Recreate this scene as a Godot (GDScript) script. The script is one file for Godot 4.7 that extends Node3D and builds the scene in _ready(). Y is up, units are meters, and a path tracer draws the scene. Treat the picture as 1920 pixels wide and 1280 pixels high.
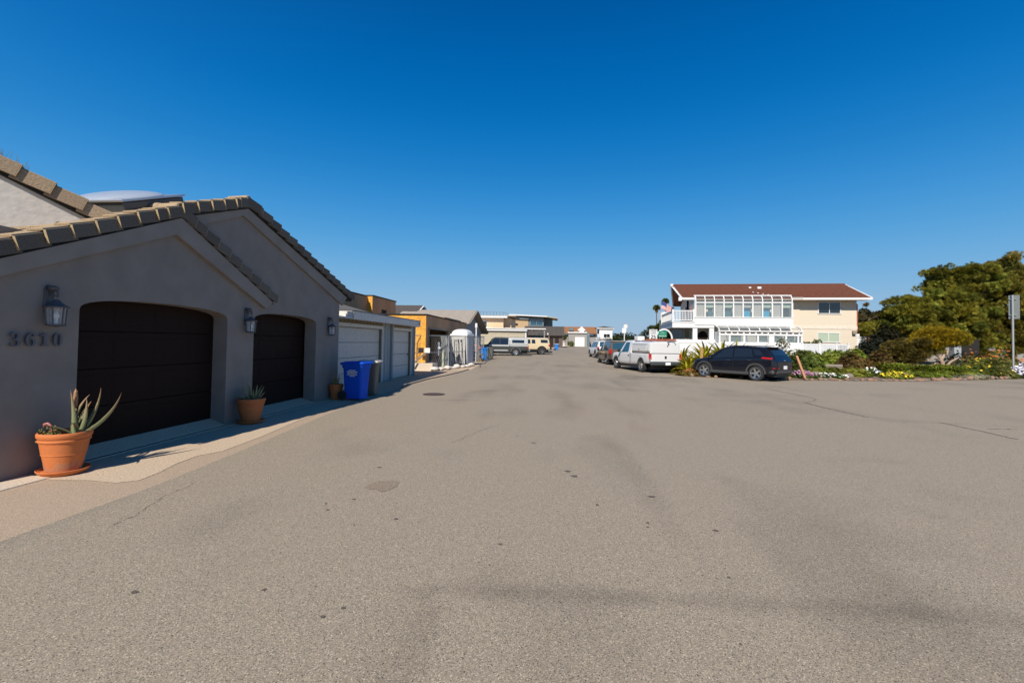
extends Node3D
# A seaside residential street: garages on the left, parked cars and a cream house on the right.
# x to the right, y up, -z along the street, metres. The eye is at the origin, 1.65 m above the road.

class MB:
	# collects triangles; faces are handed over counter-clockwise or with an outward hint and stored clockwise
	var v := PackedVector3Array()
	var n := PackedVector3Array()
	var c := PackedColorArray()
	var uv := PackedVector2Array()
	var col := Color(1, 1, 1)
	var xf := Transform3D.IDENTITY

	func put(p: Vector3, nn: Vector3, u := Vector2.ZERO) -> void:
		v.append(xf * p)
		n.append((xf.basis * nn).normalized())
		c.append(col)
		uv.append(u)

	func t3(a: Vector3, b: Vector3, d: Vector3, na: Vector3, nb: Vector3, nd: Vector3) -> void:
		if (b - a).cross(d - a).dot(na + nb + nd) < 0.0:
			put(a, na); put(b, nb); put(d, nd)
		else:
			put(a, na); put(d, nd); put(b, nb)

	func tri(a: Vector3, b: Vector3, d: Vector3, out: Vector3) -> void:
		var f := (b - a).cross(d - a)
		if f.length_squared() < 1e-16:
			return
		f = f.normalized()
		if f.dot(out) < 0.0:
			f = -f
		t3(a, b, d, f, f, f)

	func q(a: Vector3, b: Vector3, d: Vector3, e: Vector3, out: Vector3) -> void:
		tri(a, b, d, out)
		tri(a, d, e, out)

	func box(ctr: Vector3, s: Vector3, bev := 0.0, T := Transform3D.IDENTITY) -> void:
		var h := s * 0.5
		var r := minf(bev, minf(h.x, minf(h.y, h.z)) * 0.9)
		var old := xf
		xf = xf * T * Transform3D(Basis.IDENTITY, ctr)
		for ax in 3:
			var b1 := (ax + 1) % 3
			var c1 := (ax + 2) % 3
			for sg in [-1.0, 1.0]:
				var pts: Array[Vector3] = []
				for k in [[-1.0, -1.0], [1.0, -1.0], [1.0, 1.0], [-1.0, 1.0]]:
					var p := Vector3.ZERO
					p[ax] = sg * h[ax]
					p[b1] = k[0] * (h[b1] - r)
					p[c1] = k[1] * (h[c1] - r)
					pts.append(p)
				var o := Vector3.ZERO
				o[ax] = sg
				q(pts[0], pts[1], pts[2], pts[3], o)
			if r > 0.0:
				for s1 in [-1.0, 1.0]:
					for s2 in [-1.0, 1.0]:
						var e: Array[Vector3] = []
						for k in [[0, -1.0], [1, -1.0], [1, 1.0], [0, 1.0]]:
							var p := Vector3.ZERO
							p[ax] = k[1] * (h[ax] - r)
							p[b1] = s1 * (h[b1] - (r if k[0] == 1 else 0.0))
							p[c1] = s2 * (h[c1] - (0.0 if k[0] == 1 else r))
							e.append(p)
						var o := Vector3.ZERO
						o[b1] = s1
						o[c1] = s2
						q(e[0], e[1], e[2], e[3], o)
		if r > 0.0:
			for sx in [-1.0, 1.0]:
				for sy in [-1.0, 1.0]:
					for sz in [-1.0, 1.0]:
						tri(Vector3(sx * h.x, sy * (h.y - r), sz * (h.z - r)), Vector3(sx * (h.x - r), sy * h.y, sz * (h.z - r)), Vector3(sx * (h.x - r), sy * (h.y - r), sz * h.z), Vector3(sx, sy, sz))
		xf = old

	func bx(x0: float, y0: float, z0: float, x1: float, y1: float, z1: float, bev := 0.0) -> void:
		box(Vector3(x0 + x1, y0 + y1, z0 + z1) * 0.5, Vector3(absf(x1 - x0), absf(y1 - y0), absf(z1 - z0)), bev)

	func bar(a: Vector3, b: Vector3, w: float, h: float, up := Vector3.UP, bev := 0.0) -> void:
		var d := (b - a).normalized()
		var sd := d.cross(up)
		if sd.length() < 0.01:
			sd = d.cross(Vector3.RIGHT)
		sd = sd.normalized()
		var uu := sd.cross(d).normalized()
		box(Vector3.ZERO, Vector3(a.distance_to(b), h, w), bev, Transform3D(Basis(d, uu, sd), (a + b) * 0.5))

	func prism(pl: PackedVector2Array, z0: float, z1: float, T := Transform3D.IDENTITY) -> void:
		var old := xf
		xf = xf * T
		var idx := Geometry2D.triangulate_polygon(pl)
		for k in range(0, idx.size(), 3):
			for s in [[z0, signf(z0 - z1)], [z1, signf(z1 - z0)]]:
				var o := Vector3(0, 0, s[1])
				tri(Vector3(pl[idx[k]].x, pl[idx[k]].y, s[0]), Vector3(pl[idx[k + 1]].x, pl[idx[k + 1]].y, s[0]), Vector3(pl[idx[k + 2]].x, pl[idx[k + 2]].y, s[0]), o)
		var cw := 1.0 if Geometry2D.is_polygon_clockwise(pl) else -1.0
		for i in pl.size():
			var a := pl[i]
			var b := pl[(i + 1) % pl.size()]
			var d := b - a
			var o := Vector3(-d.y, d.x, 0) * cw
			q(Vector3(a.x, a.y, z0), Vector3(b.x, b.y, z0), Vector3(b.x, b.y, z1), Vector3(a.x, a.y, z1), o)
		xf = old

	func loft(rings: Array, closed := true, caps := false, centers: Array = []) -> void:
		var m: int = rings.size()
		var w: int = rings[0].size()
		var nn: Array = []
		for i in m:
			var ctr := Vector3.ZERO
			if centers.size():
				ctr = centers[i]
			else:
				for p in rings[i]:
					ctr += p
				ctr /= w
			var row := PackedVector3Array()
			for j in w:
				var j0 := (j + w - 1) % w if closed else maxi(j - 1, 0)
				var j1 := (j + 1) % w if closed else mini(j + 1, w - 1)
				var f: Vector3 = (rings[i][j1] - rings[i][j0]).cross(rings[mini(i + 1, m - 1)][j] - rings[maxi(i - 1, 0)][j])
				var o: Vector3 = rings[i][j] - ctr
				if f.length_squared() < 1e-14:
					f = o if o.length() > 1e-6 else Vector3.UP
				if f.dot(o) < 0.0:
					f = -f
				row.append(f.normalized())
			nn.append(row)
		for i in m - 1:
			for j in (w if closed else w - 1):
				var k := (j + 1) % w
				t3(rings[i][j], rings[i][k], rings[i + 1][k], nn[i][j], nn[i][k], nn[i + 1][k])
				t3(rings[i][j], rings[i + 1][k], rings[i + 1][j], nn[i][j], nn[i + 1][k], nn[i + 1][j])
		if caps:
			cap(rings[0], rings[0][0] - rings[1][0])
			cap(rings[m - 1], rings[m - 1][0] - rings[m - 2][0])

	func cap(r: PackedVector3Array, out: Vector3) -> void:
		var ctr := Vector3.ZERO
		for p in r:
			ctr += p
		ctr /= r.size()
		for j in r.size():
			tri(ctr, r[j], r[(j + 1) % r.size()], out)

	func tube(pts: PackedVector3Array, rad: PackedFloat32Array, sides := 8, caps := true) -> void:
		var rings: Array = []
		var sd := Vector3.ZERO
		for i in pts.size():
			var d := (pts[mini(i + 1, pts.size() - 1)] - pts[maxi(i - 1, 0)]).normalized()
			if i == 0:
				sd = d.cross(Vector3.UP if absf(d.y) < 0.9 else Vector3.RIGHT).normalized()
			sd = (sd - d * sd.dot(d)).normalized()
			var up := sd.cross(d)
			var r := PackedVector3Array()
			var rr := rad[mini(i, rad.size() - 1)]
			for j in sides:
				var a := TAU * j / sides
				r.append(pts[i] + (sd * cos(a) + up * sin(a)) * rr)
			rings.append(r)
		loft(rings, true, caps)

	func cyl(a: Vector3, b: Vector3, r0: float, r1 := -1.0, sides := 10) -> void:
		tube(PackedVector3Array([a, b]), PackedFloat32Array([r0, r1 if r1 >= 0.0 else r0]), sides)

	func lathe(prof: Array, sides := 24, T := Transform3D.IDENTITY, wob := 0.0) -> void:
		# profile of Vector2(radius, height); smooth round the axis, creased along the profile
		var old := xf
		xf = xf * T
		for i in prof.size() - 1:
			var a: Vector2 = prof[i]
			var b: Vector2 = prof[i + 1]
			var d := (b - a).normalized()
			var nr := Vector2(d.y, -d.x)
			for j in sides:
				var t0 := TAU * j / sides
				var t1 := TAU * (j + 1) / sides
				var w0 := 1.0 + wob * sin(3.0 * t0 + a.y * 9.0)
				var w1 := 1.0 + wob * sin(3.0 * t1 + a.y * 9.0)
				var e0 := Vector3(cos(t0), 0, sin(t0))
				var e1 := Vector3(cos(t1), 0, sin(t1))
				var n0 := e0 * nr.x + Vector3.UP * nr.y
				var n1 := e1 * nr.x + Vector3.UP * nr.y
				var p00 := e0 * a.x * w0 + Vector3.UP * a.y
				var p01 := e1 * a.x * w1 + Vector3.UP * a.y
				var p10 := e0 * b.x * w0 + Vector3.UP * b.y
				var p11 := e1 * b.x * w1 + Vector3.UP * b.y
				if a.x > 1e-5:
					t3(p00, p01, p11, n0, n1, n1)
				if b.x > 1e-5:
					t3(p00, p11, p10, n0, n1, n0)
		xf = old

	func sheet(pl: PackedVector2Array, y: float) -> void:
		# flat sheet: polygon of (x, z)
		var idx := Geometry2D.triangulate_polygon(pl)
		for k in range(0, idx.size(), 3):
			tri(Vector3(pl[idx[k]].x, y, pl[idx[k]].y), Vector3(pl[idx[k + 1]].x, y, pl[idx[k + 1]].y), Vector3(pl[idx[k + 2]].x, y, pl[idx[k + 2]].y), Vector3.UP)

	func mesh() -> ArrayMesh:
		var a := []
		a.resize(Mesh.ARRAY_MAX)
		a[Mesh.ARRAY_VERTEX] = v
		a[Mesh.ARRAY_NORMAL] = n
		a[Mesh.ARRAY_COLOR] = c
		a[Mesh.ARRAY_TEX_UV] = uv
		var m := ArrayMesh.new()
		m.add_surface_from_arrays(Mesh.PRIMITIVE_TRIANGLES, a)
		return m

var M := {}
var used := {}
var rng := RandomNumberGenerator.new()

func numbered(parent: Node, called: String) -> String:
	var k := "%d/%s" % [parent.get_instance_id(), called]
	var i: int = used.get(k, 0)
	used[k] = i + 1
	return called if i == 0 else "%s_%03d" % [called, i]

func part(called: String, b, m: Material, parent: Node3D = self, at := Transform3D.IDENTITY) -> MeshInstance3D:
	var o := MeshInstance3D.new()
	o.mesh = b.mesh() if b is MB else b
	o.material_override = m
	o.name = numbered(parent, called)
	o.transform = at
	parent.add_child(o, true)
	return o

func tag(o: Node, label: String, category := "", group := "", kind := "") -> Node:
	if label != "": o.set_meta("label", label)
	if category != "": o.set_meta("category", category)
	if group != "": o.set_meta("group", group)
	if kind != "": o.set_meta("kind", kind)
	return o

func thing(called: String, label: String, category: String, at := Vector3.ZERO, turn := 0.0, group := "") -> Node3D:
	var o := Node3D.new()
	o.name = numbered(self, called)
	o.position = at
	o.rotation.y = turn
	add_child(o, true)
	tag(o, label, category, group)
	return o

func copy_of(o: Node3D, label: String, at: Vector3, turn: float, group := "") -> Node3D:
	var d: Node3D = o.duplicate()
	d.name = numbered(self, String(o.name).trim_suffix("_001"))
	d.position = at
	d.rotation.y = turn
	add_child(d, true)
	tag(d, label, o.get_meta("category"), group)
	return d

func struct(called: String, b, m: Material) -> MeshInstance3D:
	var o := part(called, b, m)
	o.set_meta("kind", "structure")
	return o

func mat(r: float, g: float, b: float, rough := 0.8, metal := 0.0) -> StandardMaterial3D:
	var m := StandardMaterial3D.new()
	m.albedo_color = Color(r, g, b).linear_to_srgb()
	m.roughness = rough
	m.metallic = metal
	return m

func noise_tex(size: int, freq: float, octaves: int, lo: Color, hi: Color, sd: int, cell := false, mid := -1.0) -> NoiseTexture2D:
	var f := FastNoiseLite.new()
	f.seed = sd
	f.noise_type = FastNoiseLite.TYPE_CELLULAR if cell else FastNoiseLite.TYPE_SIMPLEX_SMOOTH
	if cell:
		f.cellular_return_type = FastNoiseLite.RETURN_CELL_VALUE
		f.cellular_jitter = 1.0
	f.frequency = freq
	f.fractal_octaves = octaves
	if cell:
		f.fractal_type = FastNoiseLite.FRACTAL_NONE
	var t := NoiseTexture2D.new()
	t.width = size
	t.height = size
	t.seamless = true
	t.noise = f
	var g := Gradient.new()
	g.set_color(0, lo)
	g.set_color(1, hi)
	if mid >= 0.0:
		g.add_point(mid, lo.lerp(hi, 0.5))
	t.color_ramp = g
	return t

func rough_mat(r: float, g: float, b: float, rough: float, tex: Texture2D, scale: float, bump: Texture2D = null, depth := 0.3, world := true) -> StandardMaterial3D:
	var m := mat(r, g, b, rough)
	m.uv1_triplanar = true
	m.uv1_world_triplanar = world
	m.uv1_scale = Vector3.ONE * scale
	if tex:
		m.albedo_texture = tex
	if bump:
		m.heightmap_enabled = true
		m.heightmap_texture = bump
		m.heightmap_scale = depth
	return m

func glass(r: float, g: float, b: float, alpha: float) -> StandardMaterial3D:
	var m := mat(r, g, b, 0.03)
	m.albedo_color.a = alpha
	m.transparency = BaseMaterial3D.TRANSPARENCY_ALPHA
	m.metallic_specular = 0.5
	return m

func gy(x: float, z: float) -> float:
	# the street climbs a little towards its far end and then drops to the shore
	var s := -z
	var s0 := 24.0 + clampf(x, 0.0, 10.0) * 1.2
	if s < s0: return 0.0
	if s < 130.0: return 0.0088 * (s - s0)
	return maxf(-9.0, 0.0088 * (130.0 - s0) - 0.03 * (s - 130.0))

func on(x: float, z: float, dy := 0.0) -> Vector3:
	return Vector3(x, gy(x, z) + dy, z)

func lookup(tbl: Array, t: float) -> float:
	# smooth interpolation through [t, value] pairs
	if t <= tbl[0][0]: return tbl[0][1]
	for i in tbl.size() - 1:
		var a = tbl[i]
		var b = tbl[i + 1]
		if t <= b[0]:
			var p = tbl[maxi(i - 1, 0)]
			var e = tbl[mini(i + 2, tbl.size() - 1)]
			var w: float = (t - a[0]) / (b[0] - a[0])
			var ma: float = 0.0 if i == 0 else (b[1] - p[1]) / (b[0] - p[0]) * (b[0] - a[0])
			var mb: float = 0.0 if i + 2 >= tbl.size() else (e[1] - a[1]) / (e[0] - a[0]) * (b[0] - a[0])
			var dl: float = b[1] - a[1]
			if dl == 0.0:
				ma = 0.0; mb = 0.0
			else:
				ma = clampf(ma / dl, 0.0, 2.5) * dl
				mb = clampf(mb / dl, 0.0, 2.5) * dl
			var w2 := w * w
			var w3 := w2 * w
			return a[1] * (2 * w3 - 3 * w2 + 1) + ma * (w3 - 2 * w2 + w) + b[1] * (3 * w2 - 2 * w3) + mb * (w3 - w2)
	return tbl[tbl.size() - 1][1]

func lerp_tbl(tbl: Array, t: float) -> float:
	if t <= tbl[0][0]: return tbl[0][1]
	for i in tbl.size() - 1:
		if t <= tbl[i + 1][0]:
			return lerpf(tbl[i][1], tbl[i + 1][1], (t - tbl[i][0]) / (tbl[i + 1][0] - tbl[i][0]))
	return tbl[tbl.size() - 1][1]

func text_mesh(s: String, size: float, depth: float, font_name := "Droid Sans", bold := false) -> TextMesh:
	var t := TextMesh.new()
	var f := SystemFont.new()
	f.font_names = PackedStringArray([font_name])
	if bold: f.font_weight = 700
	t.font = f
	t.text = s
	t.font_size = 64
	t.pixel_size = size / 46.0   # cap height of the fonts is about 46 of 64
	t.depth = depth
	t.horizontal_alignment = HORIZONTAL_ALIGNMENT_CENTER
	t.vertical_alignment = VERTICAL_ALIGNMENT_CENTER
	return t

func _ready() -> void:
	rng.seed = 3610
	set_camera_and_light()
	set_materials()
	build_ground()
	build_near_garage()
	build_white_garage()
	build_construction()
	build_far_street()
	build_cream_house()
	build_vehicles()
	build_signs()
	build_pots_and_bins()
	build_garden()
	build_trees()

func set_camera_and_light() -> void:
	var cam := Camera3D.new()
	cam.name = "camera"
	var f := 880.0
	cam.projection = Camera3D.PROJECTION_FRUSTUM
	cam.near = 0.05
	cam.far = 6000.0
	cam.size = 0.05 * 1280.0 / f
	cam.frustum_offset = Vector2(0.0, -0.05 * (640.0 - 618.44) / f)
	cam.transform = Transform3D(Basis(Vector3.UP, deg_to_rad(5.024)) * Basis(Vector3.RIGHT, deg_to_rad(1.47)) * Basis(Vector3.BACK, deg_to_rad(0.95)), Vector3(0, 1.65, 0))
	add_child(cam)
	cam.current = true

	var sun := DirectionalLight3D.new()
	sun.name = "sun"
	sun.light_energy = 1.6
	sun.light_color = Color(1.0, 0.965, 0.91)
	sun.light_angular_distance = 0.5
	sun.shadow_enabled = true
	add_child(sun)
	var travel := Vector3(0.228, -0.87, -1.0).normalized()
	sun.look_at_from_position(Vector3.ZERO, travel, Vector3.UP)

	# clear sky: deep blue overhead, pale near the horizon, brighter towards the sun behind the viewer
	var w := 512
	var h := 256
	var im := Image.create_empty(w, h, false, Image.FORMAT_RGBF)
	var to_sun := -travel
	var ramp := SKY_RAMP
	for y in h:
		var el := (0.5 - (y + 0.5) / h) * 180.0
		var rr := lerp_tbl(ramp[0], el)
		var gg := lerp_tbl(ramp[1], el)
		var bb := lerp_tbl(ramp[2], el)
		var base := Color(rr / 255.0, gg / 255.0, bb / 255.0).srgb_to_linear()
		var ce := cos(deg_to_rad(el))
		for x in w:
			var az := (x + 0.5) / w * TAU   # the panorama starts at -z and turns towards +x
			var d := Vector3(sin(az) * ce, sin(deg_to_rad(el)), -cos(az) * ce)
			var cg := d.dot(to_sun)
			var k := 1.0 + 0.16 * clampf(cg + 0.2, 0.0, 2.0) + 0.5 * exp(-(1.0 - cg) * 9.0)
			var white := clampf(0.12 * (cg + 0.2), 0.0, 0.25)
			var lum := base.r * 0.25 + base.g * 0.6 + base.b * 0.15
			im.set_pixel(x, y, Color(lerpf(base.r, lum, white) * k, lerpf(base.g, lum, white) * k, lerpf(base.b, lum, white) * k) * SKY_GAIN)
	var pm := PanoramaSkyMaterial.new()
	pm.panorama = ImageTexture.create_from_image(im)
	var sky := Sky.new()
	sky.sky_material = pm
	var env := Environment.new()
	env.background_mode = Environment.BG_SKY
	env.sky = sky
	env.tonemap_mode = Environment.TONE_MAPPER_LINEAR
	env.tonemap_exposure = EXPOSURE
	env.sdfgi_enabled = true
	env.ssao_enabled = true
	env.ssil_enabled = true
	var we := WorldEnvironment.new()
	we.name = "world_environment"
	we.environment = env
	add_child(we)

const EXPOSURE := 1.2
const SKY_GAIN := 0.833
# sRGB of the clear sky by elevation in degrees
const SKY_RAMP := [
	[[-90, 120], [-1, 155], [0.3, 164], [3, 155], [6, 132], [9, 108], [12, 84], [15.3, 62], [20, 34], [23.5, 18], [26.6, 6], [31, 1], [36, 0], [90, 0]],
	[[-90, 118], [-1, 180], [0.3, 187], [3, 189], [6, 181], [9, 171], [12, 159], [15.3, 146], [20, 128], [23.5, 118], [26.6, 109], [31, 99], [36, 88], [90, 55]],
	[[-90, 112], [-1, 205], [0.3, 212], [3, 216], [6, 220], [9, 220], [12, 217], [15.3, 212], [20, 200], [23.5, 193], [26.6, 185], [31, 174], [36, 160], [90, 115]],
]

func set_materials() -> void:
	var grain := speckle(1024)
	var grain2 := noise_tex(512, 0.05, 4, Color(0.72, 0.72, 0.72), Color(1, 1, 1), 12)
	var soft := noise_tex(512, 0.012, 5, Color(0.89, 0.89, 0.885), Color(1, 1, 1), 13)
	var bumps := noise_tex(512, 0.045, 4, Color(0, 0, 0), Color(1, 1, 1), 14)
	var fine := noise_tex(512, 0.2, 2, Color(0, 0, 0), Color(1, 1, 1), 15)
	var flakes := noise_tex(512, 0.05, 1, Color(0.78, 0.74, 0.66), Color(1, 1, 1), 16, true)
	var shingle := noise_tex(512, 0.06, 2, Color(0.6, 0.58, 0.56), Color(1, 1, 1), 17, true)
	M.grain = grain
	M.soft = soft
	M.bumps = bumps
	M.asphalt = rough_mat(0.60, 0.51, 0.385, 0.92, grain, 0.62, grain, 0.15)
	M.asphalt.vertex_color_use_as_albedo = true
	M.tar_and_band = rough_mat(0.05, 0.046, 0.042, 0.8, soft, 2.0)
	M.oil = mat(0.10, 0.083, 0.066, 0.85)
	M.stain = rough_mat(0.50, 0.40, 0.29, 0.92, grain, 0.62)
	M.apron = rough_mat(0.83, 0.645, 0.465, 0.93, grain, 1.1, grain, 0.4)
	M.concrete = rough_mat(0.70, 0.54, 0.375, 0.9, grain2, 1.3, fine, 0.15)
	M.concrete_light = rough_mat(0.78, 0.65, 0.50, 0.9, grain2, 1.3, fine, 0.15)
	M.dirt = rough_mat(0.25, 0.17, 0.11, 0.95, grain2, 0.8, bumps, 2.0)
	M.sand = rough_mat(0.30, 0.25, 0.17, 0.95, soft, 0.3)
	M.soil = rough_mat(0.05, 0.035, 0.025, 0.95, grain2, 4.0, bumps, 1.5)
	M.sea = mat(0.05, 0.12, 0.2, 0.15)
	M.slot = mat(0.012, 0.012, 0.012, 0.9)
	M.stucco = rough_mat(0.262, 0.228, 0.20, 0.92, soft, 0.25, fine, 0.15)
	M.stucco_trim = rough_mat(0.285, 0.248, 0.215, 0.92, soft, 0.25, fine, 0.15)
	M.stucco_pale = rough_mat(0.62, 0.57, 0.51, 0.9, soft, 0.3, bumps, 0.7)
	M.brown_door = rough_mat(0.020, 0.0108, 0.0078, 0.6, soft, 2.0)
	M.brown_door.metallic_specular = 0.22
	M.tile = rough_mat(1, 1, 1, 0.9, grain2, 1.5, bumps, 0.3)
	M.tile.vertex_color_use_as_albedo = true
	M.tile_b = rough_mat(0.46, 0.34, 0.205, 0.88, grain2, 1.7, bumps, 0.5)
	M.tile_edge = rough_mat(0.24, 0.18, 0.115, 0.9, grain2, 1.5)
	M.underlay = mat(0.02, 0.018, 0.016, 0.9)
	M.dome = mat(0.30, 0.35, 0.42, 0.3)
	M.dome.subsurf_scatter_enabled = true
	M.dome.subsurf_scatter_strength = 0.3
	M.alu_dark = mat(0.09, 0.1, 0.105, 0.4, 0.5)
	M.alu = mat(0.55, 0.56, 0.57, 0.35, 0.8)
	M.galv = rough_mat(0.42, 0.43, 0.43, 0.5, soft, 2.0)
	M.galv.metallic = 0.5
	M.white = rough_mat(0.74, 0.74, 0.72, 0.55, soft, 0.7)
	M.fascia = rough_mat(0.66, 0.62, 0.57, 0.55, soft, 0.7)
	M.white_clean = mat(0.66, 0.66, 0.65, 0.55)
	M.white_shade = rough_mat(0.62, 0.64, 0.66, 0.6, soft, 0.9)
	M.garage_door = rough_mat(0.62, 0.585, 0.54, 0.5, soft, 0.8)
	M.grey_blue = rough_mat(0.34, 0.37, 0.38, 0.75, soft, 1.1)
	M.siding_tan = rough_mat(0.22, 0.18, 0.11, 0.8, soft, 1.5)
	M.roof_grey = rough_mat(0.20, 0.185, 0.165, 0.92, shingle, 1.2)
	M.roof_dark = rough_mat(0.115, 0.10, 0.088, 0.92, shingle, 1.1)
	M.roof_brown = rough_mat(0.28, 0.105, 0.064, 0.92, shingle, 1.6, shingle, 0.6)
	M.roof_orange = rough_mat(0.42, 0.19, 0.075, 0.92, shingle, 0.8)
	M.roof_pale = rough_mat(0.50, 0.44, 0.37, 0.9, shingle, 1.0)
	M.osb = rough_mat(0.88, 0.44, 0.06, 0.75, flakes, 0.9)
	M.osb_b = rough_mat(0.82, 0.39, 0.05, 0.75, flakes, 0.8)
	M.shaded_board = rough_mat(0.52, 0.29, 0.14, 0.8, soft, 0.8)  # the orange sheathing again, with shade mixed into the colour
	M.shaded_board_b = rough_mat(0.47, 0.25, 0.12, 0.8, soft, 0.7)
	M.lumber = rough_mat(0.45, 0.28, 0.12, 0.8, soft, 2.0)
	M.lumber_grey = rough_mat(0.28, 0.24, 0.19, 0.85, soft, 3.0)
	M.dark_in = mat(0.012, 0.010, 0.009, 0.9)
	M.black = mat(0.015, 0.015, 0.016, 0.5)
	M.rubber = mat(0.022, 0.022, 0.023, 0.85)
	M.cladding = mat(0.045, 0.046, 0.048, 0.7)
	M.terracotta = rough_mat(0.58, 0.17, 0.045, 0.8, soft, 3.0, bumps, 0.1)
	M.terracotta_b = rough_mat(0.48, 0.15, 0.045, 0.8, soft, 3.0, bumps, 0.1)
	M.lime = rough_mat(0.60, 0.36, 0.22, 0.9, soft, 5.0)
	M.lime.transparency = BaseMaterial3D.TRANSPARENCY_ALPHA
	M.lime.albedo_color.a = 0.34
	M.bin_blue = mat(0.01, 0.085, 0.55, 0.6)
	M.bin_blue.metallic_specular = 0.2
	M.bin_cyan = mat(0.02, 0.20, 0.62, 0.5)
	M.bin_grey = mat(0.10, 0.10, 0.085, 0.6)
	M.bin_green = mat(0.03, 0.09, 0.06, 0.6)
	M.glass_dark = mat(0.012, 0.016, 0.02, 0.04)
	M.glass_dark.metallic_specular = 0.7
	M.glass_blue = mat(0.02, 0.065, 0.095, 0.05)
	M.glass_blue.metallic_specular = 0.8
	M.pane = glass(0.45, 0.55, 0.58, 0.10)
	M.car_pane = glass(0.02, 0.03, 0.03, 0.5)
	M.red = mat(0.42, 0.012, 0.018, 0.2)
	M.red_pale = mat(0.5, 0.12, 0.1, 0.2)
	M.lamp_clear = mat(0.7, 0.72, 0.74, 0.15)
	M.plate = mat(0.72, 0.73, 0.74, 0.5)
	M.black_paint = paint(0.0065, 0.0075, 0.012)
	M.white_paint = paint(0.62, 0.62, 0.61)
	M.silver_paint = paint(0.42, 0.43, 0.43)
	M.char_paint = paint(0.045, 0.048, 0.045)
	M.tan_paint = paint(0.56, 0.455, 0.285)
	M.brown_paint = paint(0.11, 0.075, 0.05)
	M.rim = mat(0.5, 0.51, 0.52, 0.3, 0.85)
	M.rim_dark = mat(0.16, 0.16, 0.165, 0.4, 0.7)
	M.chrome = mat(0.7, 0.71, 0.72, 0.12, 1.0)
	M.cream = mat(0.60, 0.52, 0.405, 0.85)
	M.cream_band = rough_mat(0.74, 0.65, 0.54, 0.85, soft, 0.4)
	M.peach = rough_mat(0.72, 0.50, 0.31, 0.85, soft, 0.4)
	M.tan_siding = rough_mat(0.46, 0.41, 0.31, 0.85, soft, 0.5)
	M.tan_wall = rough_mat(0.45, 0.32, 0.19, 0.85, soft, 0.4)
	M.slate_blue = rough_mat(0.12, 0.17, 0.20, 0.8, soft, 0.5)
	M.brick_dark = rough_mat(0.17, 0.12, 0.095, 0.9, shingle, 1.0)
	M.grey_wall = rough_mat(0.30, 0.29, 0.275, 0.85, soft, 0.5)
	M.teal = mat(0.0, 0.24, 0.42, 0.7)
	M.teal_dark = mat(0.015, 0.08, 0.11, 0.7)
	M.shade_cloth = mat(0.36, 0.34, 0.30, 0.8)
	M.curtain = mat(0.35, 0.42, 0.32, 0.8)
	M.sign_green = mat(0.0, 0.21, 0.12, 0.45)
	M.sign_back = mat(0.15, 0.17, 0.165, 0.6, 0.0)
	M.sign_black = mat(0.012, 0.012, 0.014, 0.5)
	M.flag_red = mat(0.55, 0.04, 0.05, 0.8)
	M.flag_blue = mat(0.04, 0.06, 0.2, 0.8)
	M.rust = mat(0.35, 0.09, 0.04, 0.8)
	M.orange = mat(0.75, 0.17, 0.02, 0.6)
	M.stone = rough_mat(0.34, 0.21, 0.145, 0.92, grain2, 3.0, bumps, 1.0, false)
	M.stone_b = rough_mat(0.42, 0.26, 0.17, 0.92, grain2, 3.0, bumps, 1.0, false)
	M.stone_grey = rough_mat(0.30, 0.25, 0.20, 0.92, grain2, 3.0, bumps, 1.0, false)
	M.sandbag = rough_mat(0.74, 0.68, 0.60, 0.9, soft, 3.0, bumps, 0.6, false)
	M.bark = rough_mat(0.16, 0.115, 0.08, 0.95, grain2, 3.0, bumps, 1.5)
	M.bark_pale = rough_mat(0.55, 0.40, 0.30, 0.95, grain2, 4.0, bumps, 1.0)
	M.leaf = mat(1, 1, 1, 0.65)
	M.leaf.vertex_color_use_as_albedo = true
	M.leaf.metallic_specular = 0.2
	M.leaf.backlight_enabled = true
	M.leaf.backlight = Color(0.75, 0.75, 0.45)
	M.petal = mat(1, 1, 1, 0.8)
	M.petal.vertex_color_use_as_albedo = true
	M.aloe = mat(1, 1, 1, 0.5)
	M.aloe.vertex_color_use_as_albedo = true
	M.toilet = rough_mat(0.58, 0.57, 0.55, 0.6, soft, 1.5)
	M.meter = mat(0.38, 0.40, 0.39, 0.5, 0.3)
	M.pedestal = mat(0.46, 0.50, 0.36, 0.7)

func paint(r: float, g: float, b: float) -> StandardMaterial3D:
	var m := mat(r, g, b, 0.6)
	m.metallic_specular = 0.1
	m.clearcoat_enabled = true
	m.clearcoat = 1.0
	m.clearcoat_roughness = 0.04
	return m

func speckle(size: int) -> ImageTexture:
	# asphalt: stone chips of many tones in a darker binder, a few pale and a few black ones
	var im := Image.create_empty(size, size, false, Image.FORMAT_RGB8)
	im.fill(Color(0.70, 0.695, 0.69))
	var r := RandomNumberGenerator.new()
	r.seed = 4
	for i in 95000:
		var x := r.randi() % size
		var y := r.randi() % size
		var w := 3 + r.randi() % 3
		var h := 3 + r.randi() % 3
		var t := clampf(0.715 + r.randfn() * 0.105, 0.3, 1.0)
		var k := r.randf()
		if k < 0.03: t = 0.98
		elif k < 0.08: t = 0.36
		var c := Color(t, t * r.randf_range(0.97, 1.0), t * r.randf_range(0.93, 1.0))
		im.fill_rect(Rect2i(x, y + 1, w, h - 2), c)
		im.fill_rect(Rect2i(x + 1, y, w - 2, h), c)
	return ImageTexture.create_from_image(im)

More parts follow.
